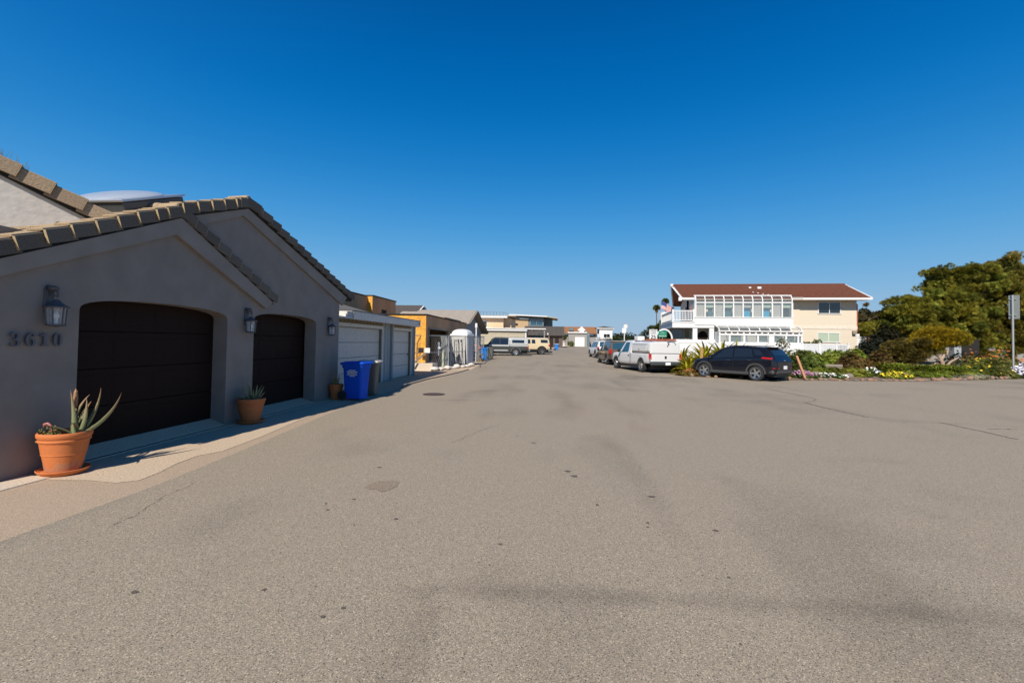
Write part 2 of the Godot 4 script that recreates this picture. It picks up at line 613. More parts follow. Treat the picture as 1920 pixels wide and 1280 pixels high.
# ---------------------------------------------------------------- the ground
const LEFT_EDGE := [[-140.0, 9.0], [-130.0, 7.0], [-100.0, 2.0], [-85.0, -0.5], [-70.0, -2.5], [-62.0, -6.0], [-47.0, -6.5], [-41.0, -5.4], [-37.0, -5.2], [-31.0, -4.9], [-25.7, -4.6], [-20.0, -4.95], [-16.3, -5.25], [-14.0, -5.15], [-10.3, -4.93], [-6.2, -4.45], [-4.7, -4.32], [14.0, -4.35]]
const RIGHT_EDGE := [[-140.0, 17.0], [-130.0, 14.0], [-100.0, 9.5], [-80.0, 8.5], [-60.0, 7.2], [-40.0, 6.6], [-30.0, 6.4]]
const KERB := [[6.2, -30.0], [6.5, -26.6], [6.9, -25.1], [8.5, -24.5], [12.1, -24.0], [13.8, -24.5], [15.6, -24.7], [17.6, -25.1], [21.7, -27.0], [27.0, -29.7], [40.0, -37.0]]

func dist_seg(p: Vector2, a: Vector2, b: Vector2) -> float:
	return p.distance_to(Geometry2D.get_closest_point_to_segment(p, a, b))

func band_at(p: Vector2, pts: Array, wide: float) -> float:
	var d := 1e9
	for i in pts.size() - 1:
		d = minf(d, dist_seg(p, Vector2(pts[i][0], pts[i][1]), Vector2(pts[i + 1][0], pts[i + 1][1])))
	return exp(-pow(d / wide, 2.0))

func grid(xs: PackedFloat32Array, zs: PackedFloat32Array, h: Callable, tint: Callable) -> MB:
	# heightfield over rows of z; xs are fractions or metres, h maps (column value, z) to a point
	var b := MB.new()
	var pts: Array = []
	var cols: Array = []
	for z in zs:
		var r := PackedVector3Array()
		var k := PackedColorArray()
		for x in xs:
			var p: Vector3 = h.call(x, z)
			r.append(p)
			k.append(tint.call(p))
		pts.append(r)
		cols.append(k)
	for i in zs.size() - 1:
		for j in xs.size() - 1:
			var o := [[i, j], [i, j + 1], [i + 1, j + 1], [i, j], [i + 1, j + 1], [i + 1, j]]
			var a: Vector3 = pts[i][j]
			var flip: bool = (pts[i][j + 1] - a).cross(pts[i + 1][j + 1] - a).y > 0.0
			for t in 2:
				for s in ([0, 2, 1] if flip else [0, 1, 2]):
					var e = o[t * 3 + s]
					b.col = cols[e[0]][e[1]]
					b.put(pts[e[0]][e[1]], Vector3.UP)
	return b

func steps(list: Array) -> PackedFloat32Array:
	# [from, to, step] runs
	var r := PackedFloat32Array()
	for k in list:
		var m := maxi(1, int(roundf(absf(k[1] - k[0]) / k[2])))
		for i in m:
			r.append(lerpf(k[0], k[1], float(i) / m))
	r.append(list[list.size() - 1][1])
	return r

func build_ground() -> void:
	var white := func(_p): return Color.WHITE
	struct("ground", grid(steps([[-400, -60, 40], [-60, 60, 10], [60, 400, 40]]), steps([[80, 20, 20], [20, -160, 6], [-160, -420, 20]]), func(x, z): return Vector3(x, gy(x, z) - 0.06, z), white), M.sand)
	var sb := MB.new()
	sb.sheet(PackedVector2Array([Vector2(-4000, -400), Vector2(4000, -400), Vector2(4000, -5000), Vector2(-4000, -5000)]), -8.0)
	struct("sea", sb, M.sea)

	# the asphalt: wear, tyre marks and old patches tint it
	var wear := FastNoiseLite.new()
	wear.seed = 5
	wear.frequency = 0.22
	wear.fractal_octaves = 4
	var streak := FastNoiseLite.new()
	streak.seed = 8
	streak.frequency = 0.5
	streak.fractal_octaves = 3
	var tyre := [[-0.9, -3.12], [-0.24, -3.1], [0.45, -3.13], [1.3, -3.16], [2.1, -3.16], [2.9, -3.14], [4.5, -3.0], [8.0, -2.4]]
	var tyre2 := [[3.2, -7.9], [3.82, -7.5], [4.79, -7.25], [6.6, -7.3], [12.0, -7.8]]
	var tyre3 := [[0.4, -9.0], [1.2, -7.0], [2.6, -5.6], [4.6, -4.6], [8.0, -4.2]]
	var tyre4 := [[-1.9, -18.0], [-1.7, -12.0], [-1.5, -7.0]]
	var tyre5 := [[1.3, -60.0], [0.4, -20.0], [0.4, -10.0]]
	var tint := func(p: Vector3) -> Color:
		var q := Vector2(p.x, p.z)
		var t := 1.0 + 0.24 * wear.get_noise_2d(p.x, p.z) + 0.20 * wear.get_noise_2d(p.x * 0.22 + 50.0, p.z * 0.12) + 0.20 * streak.get_noise_2d(p.x * 1.6, p.z * 0.35)
		if p.z > -30.0:
			var ragged := 1.0 + 0.5 * streak.get_noise_2d(p.x * 3.0 + 40.0, p.z * 3.0)
			t -= 0.20 * ragged * band_at(q, tyre, 0.10)
			t -= 0.11 * ragged * band_at(q, tyre2, 0.28)
			t -= 0.07 * ragged * band_at(q, tyre3, 0.22)
			t -= 0.09 * ragged * band_at(q, tyre4, 0.4)
			t -= 0.10 * ragged * band_at(q, tyre5, 0.45)
			# an old patch in the foreground, and one along the near right
			if p.z > -3.1 and p.x > -1.12 + (p.z + 3.1) * 0.12 and p.x < -0.70 + (p.z + 3.1) * 0.1:
				t -= 0.2
			t += 0.26 * exp(-pow((p.x - 4.1) / 1.1, 2.0) - pow((p.z + 12.1) / 0.5, 2.0))
			t += 0.05 * exp(-pow((p.x - 2.6) / 1.3, 2.0) - pow((p.z + 10.6) / 0.7, 2.0))
			t -= 0.06 * smoothstep(2.0, 7.0, p.x) * smoothstep(-9.0, -4.0, p.z)
		var warm := 0.03 * wear.get_noise_2d(p.x * 0.5 + 100.0, p.z * 0.5)
		return Color(t * (1.0 + warm), t, t * (1.0 - warm))
	var road := struct("road", grid(steps([[0.0, 0.17, 0.0018], [0.17, 0.35, 0.006], [0.35, 1.0, 0.02]]), steps([[2.0, -1.5, 0.5], [-1.5, -9.0, 0.06], [-9.0, -26.0, 0.22], [-26.0, -46.0, 1.0]]),
		func(f, z): return Vector3(lerpf(lerp_tbl(LEFT_EDGE, z), 46.0, f), gy(lerpf(lerp_tbl(LEFT_EDGE, z), 46.0, f), z) + 0.012, z), tint), M.asphalt)
	var far_road := grid(steps([[0.0, 1.0, 0.05]]), steps([[-46.0, -140.0, 2.0]]), func(f, z): return Vector3(lerpf(lerp_tbl(LEFT_EDGE, z), lerp_tbl(RIGHT_EDGE, z), f), gy(0.0 + lerpf(lerp_tbl(LEFT_EDGE, z), lerp_tbl(RIGHT_EDGE, z), f), z) + 0.012, z), tint)
	struct("street", far_road, M.asphalt)
	var behind := grid(steps([[0.0, 1.0, 0.1]]), steps([[30.0, 2.0, 4.0]]), func(f, z): return Vector3(lerpf(lerp_tbl(LEFT_EDGE, z), 46.0, f), 0.012, z), white)
	struct("road", behind, M.asphalt)

	# tan paving between the garages and the road
	struct("pavement", grid(steps([[0.0, 1.0, 0.1]]), steps([[30.0, 0.0, 3.0], [0.0, -26.0, 0.5]]), func(f, z): return Vector3(lerpf(-8.2, lerp_tbl(LEFT_EDGE, z) + 0.06 + 0.025 * sin(z * 3.1) + 0.03 * sin(z * 1.3), f), 0.008 + gy(-6.0, z) + (0.011 if f > 0.99 else 0.0) * 0.0, z), white), M.apron)
	var far_lots := grid(steps([[0.0, 1.0, 0.1]]), steps([[-26.0, -140.0, 3.0]]), func(f, z): return Vector3(lerpf(-60.0, lerp_tbl(LEFT_EDGE, z) + 0.1, f), gy(-6.0, z) + 0.006, z), white)
	struct("pavement", far_lots, M.concrete)
	# concrete apron in front of the first door
	var ap := MB.new()
	ap.sheet(PackedVector2Array([Vector2(-6.02, -4.98), Vector2(-5.62, -4.86), Vector2(-5.2, -4.9), Vector2(-4.82, -4.86), Vector2(-4.66, -4.98), Vector2(-4.70, -5.3), Vector2(-4.82, -5.7), Vector2(-4.86, -6.1), Vector2(-4.72, -6.4), Vector2(-4.8, -7.4), Vector2(-5.05, -9.0), Vector2(-5.2, -11.0), Vector2(-5.35, -13.0), Vector2(-6.0, -13.0)]), 0.0125)
	struct("apron", ap, M.concrete)
	var strip := MB.new()
	strip.box(Vector3(-5.88, -0.01, -1.0), Vector3(0.34, 0.06, 7.9), 0.006)
	struct("kerb_strip", strip, M.concrete_light)
	# asphalt lip along the paving further on
	var lip := MB.new()
	var lp := [[-4.85, -15.7], [-5.02, -17.0], [-4.98, -19.5], [-4.72, -22.0], [-4.55, -24.6], [-4.5, -26.5]]
	for i in lp.size() - 1:
		lip.bar(on(lp[i][0] - 0.28, lp[i][1], 0.02), on(lp[i + 1][0] - 0.28, lp[i + 1][1], 0.02), 0.1, 0.06)
	struct("kerb", lip, M.stone_grey)

	# cracks, drips and worn paint on the asphalt
	var cracks := [
		[[8.2, -18.97], [8.3, -17.3], [8.34, -15.73]], [[7.33, -14.46], [7.36, -13.0], [7.43, -11.68]], [[8.63, -11.36], [8.6, -10.4], [8.54, -9.35]],
		[[3.68, -15.24], [5.0, -14.57], [7.04, -14.4]], [[-3.98, -5.02], [-3.93, -4.48], [-3.77, -3.99], [-3.76, -3.75]], [[-3.35, -12.85], [-2.6, -12.9], [-1.93, -12.97]],
		[[8.34, -15.73], [7.9, -15.0], [7.33, -14.46]], [[7.43, -11.68], [8.0, -11.5], [8.63, -11.36]], [[4.4, -11.4], [6.3, -11.35], [8.2, -11.2], [10.5, -11.0]], [[-2.7, -17.2], [-2.1, -17.3], [-1.4, -17.1]], [[-2.5, -15.3], [-2.2, -15.6], [-1.9, -15.5]],
		[[9.0, -10.6], [9.7, -10.7]], [[-1.6, -7.4], [-1.3, -8.6], [-1.0, -9.4]]]
	var wid := [0.035, 0.04, 0.035, 0.016, 0.004, 0.02, 0.014, 0.014, 0.010, 0.016, 0.02, 0.02, 0.006]
	for i in cracks.size():
		var b := MB.new()
		var pl: Array[Vector3] = []
		for k in cracks[i].size() - 1:
			var a = cracks[i][k]
			var e = cracks[i][k + 1]
			var m := 14
			for t in m:
				var f := float(t) / m
				pl.append(Vector3(lerpf(a[0], e[0], f) + rng.randf_range(-0.025, 0.025), 0, lerpf(a[1], e[1], f) + rng.randf_range(-0.04, 0.04)))
		for k in pl.size() - 1:
			var d := (pl[k + 1] - pl[k]).normalized()
			var s: Vector3 = Vector3(-d.z, 0, d.x) * wid[i] * 0.5
			var w0 := 0.4 + 0.6 * absf(sin(k * 1.7))
			var w1 := 0.4 + 0.6 * absf(sin((k + 1) * 1.7))
			var y := Vector3(0, 0.016, 0)
			b.q(pl[k] - s * w0 + y, pl[k] + s * w0 + y, pl[k + 1] + s * w1 + y, pl[k + 1] - s * w1 + y, Vector3.UP)
		part("crack", b, M.tar_and_band, road)
	var road_band := MB.new()
	road_band.q(on(3.45, -24.42, 0.018), on(3.42, -24.28, 0.018), on(5.86, -23.62, 0.018), on(5.84, -23.82, 0.018), Vector3.UP)  # thin dark strip laid across the asphalt
	part("dark_band", road_band, M.tar_and_band, road)
	var drips := [[-1.85, -2.94, 0.022], [-2.64, -2.82, 0.025], [-1.33, -2.7, 0.02], [-1.25, -2.8, 0.02], [-1.41, -4.23, 0.03], [-2.23, -4.53, 0.025], [-2.01, -4.69, 0.022], [-1.73, -4.05, 0.015], [-2.13, -4.37, 0.018], [-0.4, -3.82, 0.02],
		[0.21, -6.07, 0.05], [0.29, -5.86, 0.06], [1.08, -5.2, 0.05], [0.47, -4.86, 0.035], [0.89, -4.44, 0.025], [0.87, -4.34, 0.02], [1.46, -4.34, 0.03], [1.26, -3.48, 0.018], [1.05, -2.72, 0.012], [1.17, -6.38, 0.03], [-2.2, -5.9, 0.03], [-0.6, -8.2, 0.03], [-0.3, -7.7, 0.04]]
	for d in drips:
		part("oil_drip", blot(d[0], d[1], d[2] * 0.72, 0.0165), M.oil, road)
	part("stain", blot(-1.87, -5.17, 0.19, 0.0155), M.stain, road)
	for d in [[2.4, -36.2, 0.9, 0.12], [3.2, -36.6, 0.8, 0.1], [3.75, -35.6, 0.5, 0.14], [-1.9, -35.2, 1.1, 0.1]]:
		var b := MB.new()
		for k in 7:
			var x: float = d[0] + rng.randf_range(-d[2], d[2]) * 0.5
			b.q(on(x - 0.1, d[1] - d[3], 0.018), on(x + 0.12, d[1] - d[3] * 0.8, 0.018), on(x + 0.13, d[1] + d[3], 0.018), on(x - 0.1, d[1] + d[3] * 0.7, 0.018), Vector3.UP)
		part("worn_marking", b, M.concrete_light, road)

	# manhole
	var mh := thing("manhole_cover", "round rusty iron manhole cover set in the asphalt near the left paving", "manhole cover", Vector3(-3.6, 0.012, -14.1))
	var rim := MB.new()
	rim.lathe([Vector2(0.335, 0.0), Vector2(0.335, 0.012), Vector2(0.29, 0.014), Vector2(0.29, 0.004)], 40)
	part("frame", rim, mat(0.07, 0.05, 0.045, 0.7, 0.3), mh)
	var lid := MB.new()
	lid.lathe([Vector2(0.282, 0.004), Vector2(0.275, 0.010), Vector2(0.0, 0.011)], 40)
	for i in range(-4, 5):
		for j in range(-4, 5):
			if Vector2(i, j).length() < 4.2:
				lid.bx(i * 0.058 - 0.016, 0.008, j * 0.058 - 0.016, i * 0.058 + 0.016, 0.0135, j * 0.058 + 0.016)
	part("lid", lid, mat(0.085, 0.052, 0.045, 0.65, 0.3), mh)

func blot(x: float, z: float, r: float, y: float) -> MB:
	var b := MB.new()
	var m := 14
	var rr := PackedFloat32Array()
	var st := rng.randf_range(0.6, 1.5)
	for i in m:
		rr.append(r * rng.randf_range(0.65, 1.25))
	for i in m:
		var a := TAU * i / m
		var e := TAU * (i + 1) / m
		b.tri(Vector3(x, y, z), Vector3(x + cos(a) * rr[i] * st, y, z + sin(a) * rr[i]), Vector3(x + cos(e) * rr[(i + 1) % m] * st, y, z + sin(e) * rr[(i + 1) % m]), Vector3.UP)
	return b

# ---------------------------------------------------------------- the near garage (left)
func arch_pts(z0: float, z1: float, y0: float, ytop: float) -> PackedVector2Array:
	# from (z0, 0) up, over a flat basket arch, down to (z1, 0)
	var r := PackedVector2Array()
	r.append(Vector2(z0, 0.0))
	for i in 21:
		var t := float(i) / 20.0
		var a := PI * (1.0 - t)
		var zz := lerpf(z0, z1, 0.5 + 0.5 * signf(cos(a)) * pow(absf(cos(a)), 0.9))
		r.append(Vector2(zz, y0 + (ytop - y0) * pow(maxf(sin(a), 0.0), 0.75)))
	r.append(Vector2(z1, 0.0))
	return r

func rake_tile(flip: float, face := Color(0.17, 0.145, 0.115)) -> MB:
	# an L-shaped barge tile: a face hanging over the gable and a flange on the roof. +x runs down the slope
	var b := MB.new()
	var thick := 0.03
	b.col = face * rng.randf_range(0.85, 1.15)  # same clay throughout: face darkened for shade, end and flange lightened for sun
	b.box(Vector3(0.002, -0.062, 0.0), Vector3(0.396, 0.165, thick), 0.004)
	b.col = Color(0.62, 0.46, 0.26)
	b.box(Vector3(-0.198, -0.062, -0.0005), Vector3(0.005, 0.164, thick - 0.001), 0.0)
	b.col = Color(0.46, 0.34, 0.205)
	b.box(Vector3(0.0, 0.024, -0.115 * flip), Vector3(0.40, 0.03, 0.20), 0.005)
	return b

func build_near_garage() -> void:
	# local axes of the front: the wall stands on x = -6.08 and runs along z. Prisms are drawn in (distance along -z, height).
	var g := thing("garage_house", "grey stucco house with two arched brown garage doors and a tiled double gable", "house", Vector3(-6.08, 0, 0))
	# prism space: local x = distance s = -z, y up, extruded along world x
	var P := Transform3D(Basis(Vector3(0, 0, -1), Vector3(0, 1, 0), Vector3(1, 0, 0)), Vector3.ZERO)
	var S0 := 4.42
	var S1 := 12.86
	var a1 := arch_pts(5.52, 8.28, 1.975, 2.16)
	var a2 := arch_pts(9.06, 11.58, 2.02, 2.19)
	var pl := PackedVector2Array()
	pl.append(Vector2(S0, 0))
	for p in a1: pl.append(p)
	for p in a2: pl.append(p)
	pl.append(Vector2(S1, 0))
	pl.append(Vector2(S1, 2.86))
	pl.append(Vector2(8.68, 4.24))
	pl.append(Vector2(7.35, 3.70))
	pl.append(Vector2(7.02, 3.53))
	pl.append(Vector2(S0, 2.36))
	var w := MB.new()
	w.prism(pl, -0.30, 0.0, P)
	# near end wall, far end wall and back, closed below the roof
	w.prism(PackedVector2Array([Vector2(S0, 0), Vector2(S0 + 0.25, 0), Vector2(S0 + 0.25, 2.42), Vector2(S0, 2.32)]), -7.0, -0.302, P)
	w.prism(PackedVector2Array([Vector2(S1 - 0.25, 0), Vector2(S1, 0), Vector2(S1, 2.82), Vector2(S1 - 0.25, 2.9)]), -7.0, -0.302, P)
	w.bx(-7.2, 0.0, -S1 + 0.01, -7.002, 3.0, -S0 - 0.01)
	w.bx(-7.0, 2.80, -S1 + 0.252, -0.302, 2.9, -S0 - 0.252)
	part("wall", w, M.stucco, g)
	# raised stucco borders that follow the gables
	for k in [[[S0 + 0.0, 2.395], [7.04, 3.565], [9.58, 2.41], [9.34, 2.27], [6.95, 3.275], [S0 + 0.0, 2.205]], [[7.1, 3.60], [8.69, 4.195], [13.22, 2.87], [12.98, 2.62], [8.58, 4.02], [7.62, 3.63], [7.40, 3.40]]]:
		var tp := PackedVector2Array()
		for q in k: tp.append(Vector2(q[0], q[1]))
		var b := MB.new()
		b.prism(tp, 0.002, 0.075 if k[0][0] < 5.0 else 0.05, P)
		part("gable_border", b, M.stucco_trim, g)
	# door leaves: four hinged sections each, at the back of the reveals
	for d in [[5.50, 8.30, 0.27], [9.04, 11.60, 0.34]]:
		var n := 4
		for i in n:
			var b := MB.new()
			var y0 := 0.13 + i * 0.525
			b.box(Vector3(-d[2] - 0.03, y0 + 0.26, -(d[0] + d[1]) * 0.5), Vector3(0.045, 0.520, d[1] - d[0]), 0.006)
			for c in 4:
				var wz: float = (d[1] - d[0]) / 4.0
				b.box(Vector3(-d[2] - 0.0105, y0 + 0.26, -(d[0] + wz * (c + 0.5))), Vector3(0.014, 0.34, wz - 0.16), 0.006)
			part("garage_door_section", b, M.brown_door, g)
		var bk := MB.new()  # added, unseen: keeps sun from leaking between the door sections
		bk.box(Vector3(-d[2] - 0.12, 1.1, -(d[0] + d[1]) * 0.5), Vector3(0.08, 2.5, d[1] - d[0] + 0.3))
		part("door_light_stop", bk, M.dark_in, g)
		# sloping threshold
		var t := MB.new()
		t.prism(PackedVector2Array([Vector2(0.0, -0.02), Vector2(0.0, 0.03), Vector2(-d[2] - 0.02, 0.135), Vector2(-d[2] - 0.8, 0.15), Vector2(-d[2] - 0.8, -0.02)]), -d[1] + 0.022, -d[0] - 0.022)
		part("threshold", t, M.concrete, g)
	# trench drain along the foot of the wall
	var td := MB.new()
	td.bx(0.035, 0.0, -12.8, 0.085, 0.0195, -5.45)
	part("drain_slot", td, M.slot, g)
	var te := MB.new()
	te.bx(0.0, 0.0, -12.8, 0.033, 0.024, -5.45)
	te.bx(0.087, 0.0, -12.8, 0.115, 0.021, -5.45)
	part("drain_edge", te, M.concrete_light, g)

	# roofs: boards under the tiles, then tiles
	var slopes := [
		# from (s, y) low, to (s, y) high, depth of the roof behind the front, name of the eave side
		[Vector2(4.10, 2.41), Vector2(7.02, 3.705), 1.4], [Vector2(9.66, 2.51), Vector2(7.02, 3.705), 1.4],
		[Vector2(7.05, 3.74), Vector2(8.70, 4.35), 0.5], [Vector2(13.57, 2.92), Vector2(8.70, 4.35), 0.5]]
	for sl in slopes:
		var lo: Vector2 = sl[0]
		var hi: Vector2 = sl[1]
		var d := (hi - lo).normalized()
		var up := Vector2(-d.y, d.x) if d.x > 0 else Vector2(d.y, -d.x)
		var under := MB.new()
		under.prism(PackedVector2Array([lo, hi, hi - up * 0.15, lo - up * 0.15]), -sl[2], 0.055, P)  # thick dark edge left showing as the shade gap under the tiles
		part("roof_deck", under, M.underlay, g)
		var length := lo.distance_to(hi)
		var n := int(ceil(length / 0.337))
		# field tiles, seen edge on: rows of flat slabs, each lapping the next
		var field := MB.new()
		for r in n:
			for cidx in int(sl[2] / 0.33):
				var along: float = minf((r + 0.5) * 0.337, length - 0.17)
				var c := lo + d * along + up * (0.022 + 0.012 * ((r * 7 + cidx * 3) % 5) / 5.0)
				var T := P * Transform3D(Basis(Vector3(0, 0, 1), 0.0), Vector3(c.x, c.y, -0.13 - cidx * 0.33 - 0.165))
				T = T * Transform3D(Basis(Vector3(d.x, d.y, 0), Vector3(up.x, up.y, 0), Vector3(0, 0, 1 if d.x > 0 else -1)).rotated(Vector3(0, 0, 1), -0.06 if d.x > 0 else 0.06), Vector3.ZERO)
				field.col = Color.WHITE
				field.box(Vector3.ZERO, Vector3(0.40, 0.028, 0.318), 0.0, T)
		var fo := part("field_tiles", field, M.tile_b, g)
		fo.set_meta("kind", "stuff")
		# barge tiles, one by one
		for r in n:
			var along: float = minf((r + 0.5) * 0.337, length - 0.12)
			var jit := rng.randf_range(-0.008, 0.008)
			var c := lo + d * along + up * (0.035 + jit)
			var tilt := -0.085 if d.x > 0 else 0.085
			var Bs := Basis(Vector3(d.x, d.y, 0), Vector3(up.x, up.y, 0), Vector3(0, 0, 1 if d.x > 0 else -1)).rotated(Vector3(0, 0, 1), tilt + rng.randf_range(-0.015, 0.015))
			Bs = Bs * Basis(Vector3.UP, 0.10 if d.x > 0 else -0.10)
			var T := P * Transform3D(Bs, Vector3(c.x, c.y, 0.09 + rng.randf_range(-0.006, 0.006)))
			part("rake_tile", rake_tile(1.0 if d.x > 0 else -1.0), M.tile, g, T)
		# the sunlit butts of the laps are painted in the barge tile colours
	for rd in [[7.02, 3.76, 1.4], [8.70, 4.405, 0.5]]:
		for i in int(rd[2] / 0.34):
			var b := MB.new()
			b.lathe([Vector2(0.0, 0.0), Vector2(0.085, 0.0), Vector2(0.095, 0.02), Vector2(0.08, 0.40)], 12, Transform3D(Basis(Vector3(1, 0, 0), Vector3(0, 0, -1), Vector3(0, 1, 0)), Vector3.ZERO))
			part("ridge_tile", b, M.tile_b, g, P * Transform3D(Basis.IDENTITY, Vector3(rd[0], rd[1] - 0.045, 0.06 - i * 0.34)))

	# skylight: a milky dome on a dark kerb, lying on the near slope of the second roof
	var sk := MB.new()
	var sd := Vector2(1.65, 0.64).normalized()
	var su := Vector2(-sd.y, sd.x)
	var SK := P * Transform3D(Basis(Vector3(sd.x, sd.y, 0), Vector3(su.x, su.y, 0), Vector3(0, 0, 1)), Vector3(7.10, 3.68, -1.0))
	sk.box(Vector3(0, -0.15, 0), Vector3(1.22, 0.70, 1.2), 0.01, SK)
	part("skylight_kerb", sk, M.alu_dark, g)
	var sf := MB.new()
	sf.box(Vector3(0, 0.225, 0), Vector3(1.28, 0.035, 1.26), 0.008, SK)
	part("skylight_frame", sf, M.alu, g)
	var dm := MB.new()
	var prof: Array = []
	for i in 13:
		var a := PI * 0.5 * i / 12.0
		prof.append(Vector2(0.60 * cos(a), 0.235 + 0.11 * sin(a)))
	dm.lathe(prof, 32, SK)
	part("skylight_dome", dm, M.dome, g)

	# the taller wing behind: a pale gable wall turned towards the sun, with long barge tiles
	var dirw := Vector3(0.6, 0, -0.8)
	var W := Transform3D(Basis(dirw, Vector3.UP, dirw.cross(Vector3.UP)), Vector3(-0.20, 0, -5.98))
	var up_wall := MB.new()
	up_wall.prism(PackedVector2Array([Vector2(0.0, 2.4), Vector2(-0.02, 3.20), Vector2(-2.6, 4.39), Vector2(-2.6, 2.4)]), -2.4, 0.0, W)
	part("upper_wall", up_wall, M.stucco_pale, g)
	var e0 := Vector2(0.10, 3.26)
	var ed := Vector2(-2.6, 1.2).normalized()
	var eu := Vector2(ed.y, -ed.x)
	for i in 8:
		var c := e0 + ed * (0.19 + i * 0.345) + eu * 0.045
		var Bs := Basis(Vector3(ed.x, ed.y, 0), Vector3(eu.x, eu.y, 0), Vector3(0, 0, -1)).rotated(Vector3(0, 0, 1), 0.085) * Basis(Vector3.UP, -0.10)
		part("rake_tile", rake_tile(-1.0, Color(0.42, 0.31, 0.20)), M.tile, g, W * Transform3D(Bs, Vector3(c.x, c.y, 0.07)))  # wing tiles get a lighter face colour to carry the sunlight
	var ud := MB.new()
	ud.prism(PackedVector2Array([e0, e0 + ed * 2.9, e0 + ed * 2.9 - eu * 0.13, e0 - eu * 0.13]), -2.5, 0.045, W)
	part("roof_deck", ud, M.underlay, g)
	# a tuft of dry weeds between two of those tiles
	var weeds := MB.new()
	for i in 26:
		var c := e0 + ed * (0.95 + rng.randf() * 0.38) + eu * 0.09
		var base := W * Vector3(c.x, c.y, rng.randf_range(-0.1, 0.06))
		var tip := base + Vector3(rng.randf_range(-0.04, 0.04), rng.randf_range(0.05, 0.12), rng.randf_range(-0.04, 0.04))
		weeds.cyl(base, tip, 0.0025, 0.001, 3)
	part("weeds", weeds, mat(0.16, 0.12, 0.06), g).set_meta("kind", "stuff")

	# house number
	var digits := "3610"
	for i in 4:
		var t := text_mesh(digits[i], 0.155, 0.02, "Droid Serif", true)
		part("number_digit", t, mat(0.11, 0.11, 0.13, 0.5, 0.2), g, Transform3D(Basis(Vector3.UP, PI / 2), Vector3(0.028, 1.585, -4.79 - i * 0.152)))

	# wall lanterns hang on the wall: a bracket with scrolls, a roof, six panes and a foot
	var first: Node3D = null
	var names := ["brass and glass wall lantern above the house number, leftmost of three", "wall lantern on the stucco pier between the two arched garage doors", "wall lantern on the last stucco pier beside the white garage"]
	var zs := [-5.14, -8.80, -12.22]
	for i in 3:
		var at := Vector3(-6.08, 1.75, zs[i])
		if first == null:
			first = make_lantern(names[0], at)
		else:
			copy_of(first, names[i], at, 0.0, "wall lanterns of the grey garage")

func make_lantern(label: String, at: Vector3) -> Node3D:
	var l := thing("wall_lantern", label, "wall lamp", at, 0.0, "wall lanterns of the grey garage")
	var metal := mat(0.085, 0.085, 0.09, 0.55, 0.0)
	var bp := MB.new()
	bp.box(Vector3(0.012, 0.30, 0), Vector3(0.022, 0.30, 0.11), 0.008)
	bp.lathe([Vector2(0.055, -0.012), Vector2(0.05, 0.012), Vector2(0.0, 0.014)], 16, Transform3D(Basis(Vector3(0, 0, 1), -PI / 2), Vector3(0.012, 0.44, 0)))
	part("back_plate", bp, metal, l)
	var sc := MB.new()
	var arm := PackedVector3Array()
	for i in 15:
		var a := PI * 0.5 - PI * 1.15 * i / 14.0
		arm.append(Vector3(0.075 + 0.055 * cos(a + PI * 0.55), 0.37 + 0.085 * sin(a + PI * 0.55), 0))
	sc.tube(arm, PackedFloat32Array([0.011]), 6)
	for sgn in [-1.0, 1.0]:
		var cur := PackedVector3Array()
		for i in 16:
			var a := TAU * i / 15.0
			cur.append(Vector3(0.05 + 0.01 * i / 15.0, 0.40 + sin(a) * 0.035, sgn * (0.035 + cos(a) * 0.028)))
		sc.tube(cur, PackedFloat32Array([0.006]), 5)
	sc.lathe([Vector2(0.02, 0.42), Vector2(0.05, 0.44), Vector2(0.055, 0.465), Vector2(0.02, 0.485), Vector2(0.0, 0.487)], 12, Transform3D(Basis.IDENTITY, Vector3(0.07, 0, 0)))
	part("scroll_arm", sc, metal, l)
	var roof := MB.new()
	roof.lathe([Vector2(0.0, 0.325), Vector2(0.03, 0.315), Vector2(0.045, 0.29), Vector2(0.085, 0.255), Vector2(0.125, 0.235), Vector2(0.125, 0.222), Vector2(0.0, 0.222)], 6, Transform3D(Basis.IDENTITY, Vector3(0.115, 0, 0)))
	part("lantern_roof", roof, metal, l)
	var cage := MB.new()
	for i in 6:
		var a := TAU * i / 6.0
		cage.bar(Vector3(0.115 + cos(a) * 0.098, 0.225, sin(a) * 0.098), Vector3(0.115 + cos(a) * 0.083, 0.02, sin(a) * 0.083), 0.012, 0.012)
	cage.lathe([Vector2(0.0, -0.012), Vector2(0.05, -0.005), Vector2(0.095, 0.005), Vector2(0.095, 0.022), Vector2(0.0, 0.024)], 6, Transform3D(Basis.IDENTITY, Vector3(0.115, 0, 0)))
	part("cage", cage, metal, l)
	var gl := MB.new()
	for i in 6:
		var a := TAU * i / 6.0
		var e := TAU * (i + 1) / 6.0
		gl.q(Vector3(0.115 + cos(a) * 0.093, 0.222, sin(a) * 0.093), Vector3(0.115 + cos(e) * 0.093, 0.222, sin(e) * 0.093), Vector3(0.115 + cos(e) * 0.078, 0.024, sin(e) * 0.078), Vector3(0.115 + cos(a) * 0.078, 0.024, sin(a) * 0.078), Vector3(cos((a + e) / 2), 0, sin((a + e) / 2)))
	part("pane", gl, glass(0.85, 0.9, 0.95, 0.18), l)
	var bulb := MB.new()
	bulb.lathe([Vector2(0.018, 0.03), Vector2(0.018, 0.085), Vector2(0.03, 0.11), Vector2(0.03, 0.14), Vector2(0.012, 0.175), Vector2(0.0, 0.18)], 12, Transform3D(Basis.IDENTITY, Vector3(0.115, 0, 0)))
	part("bulb", bulb, mat(0.7, 0.7, 0.68, 0.4), l)
	return l

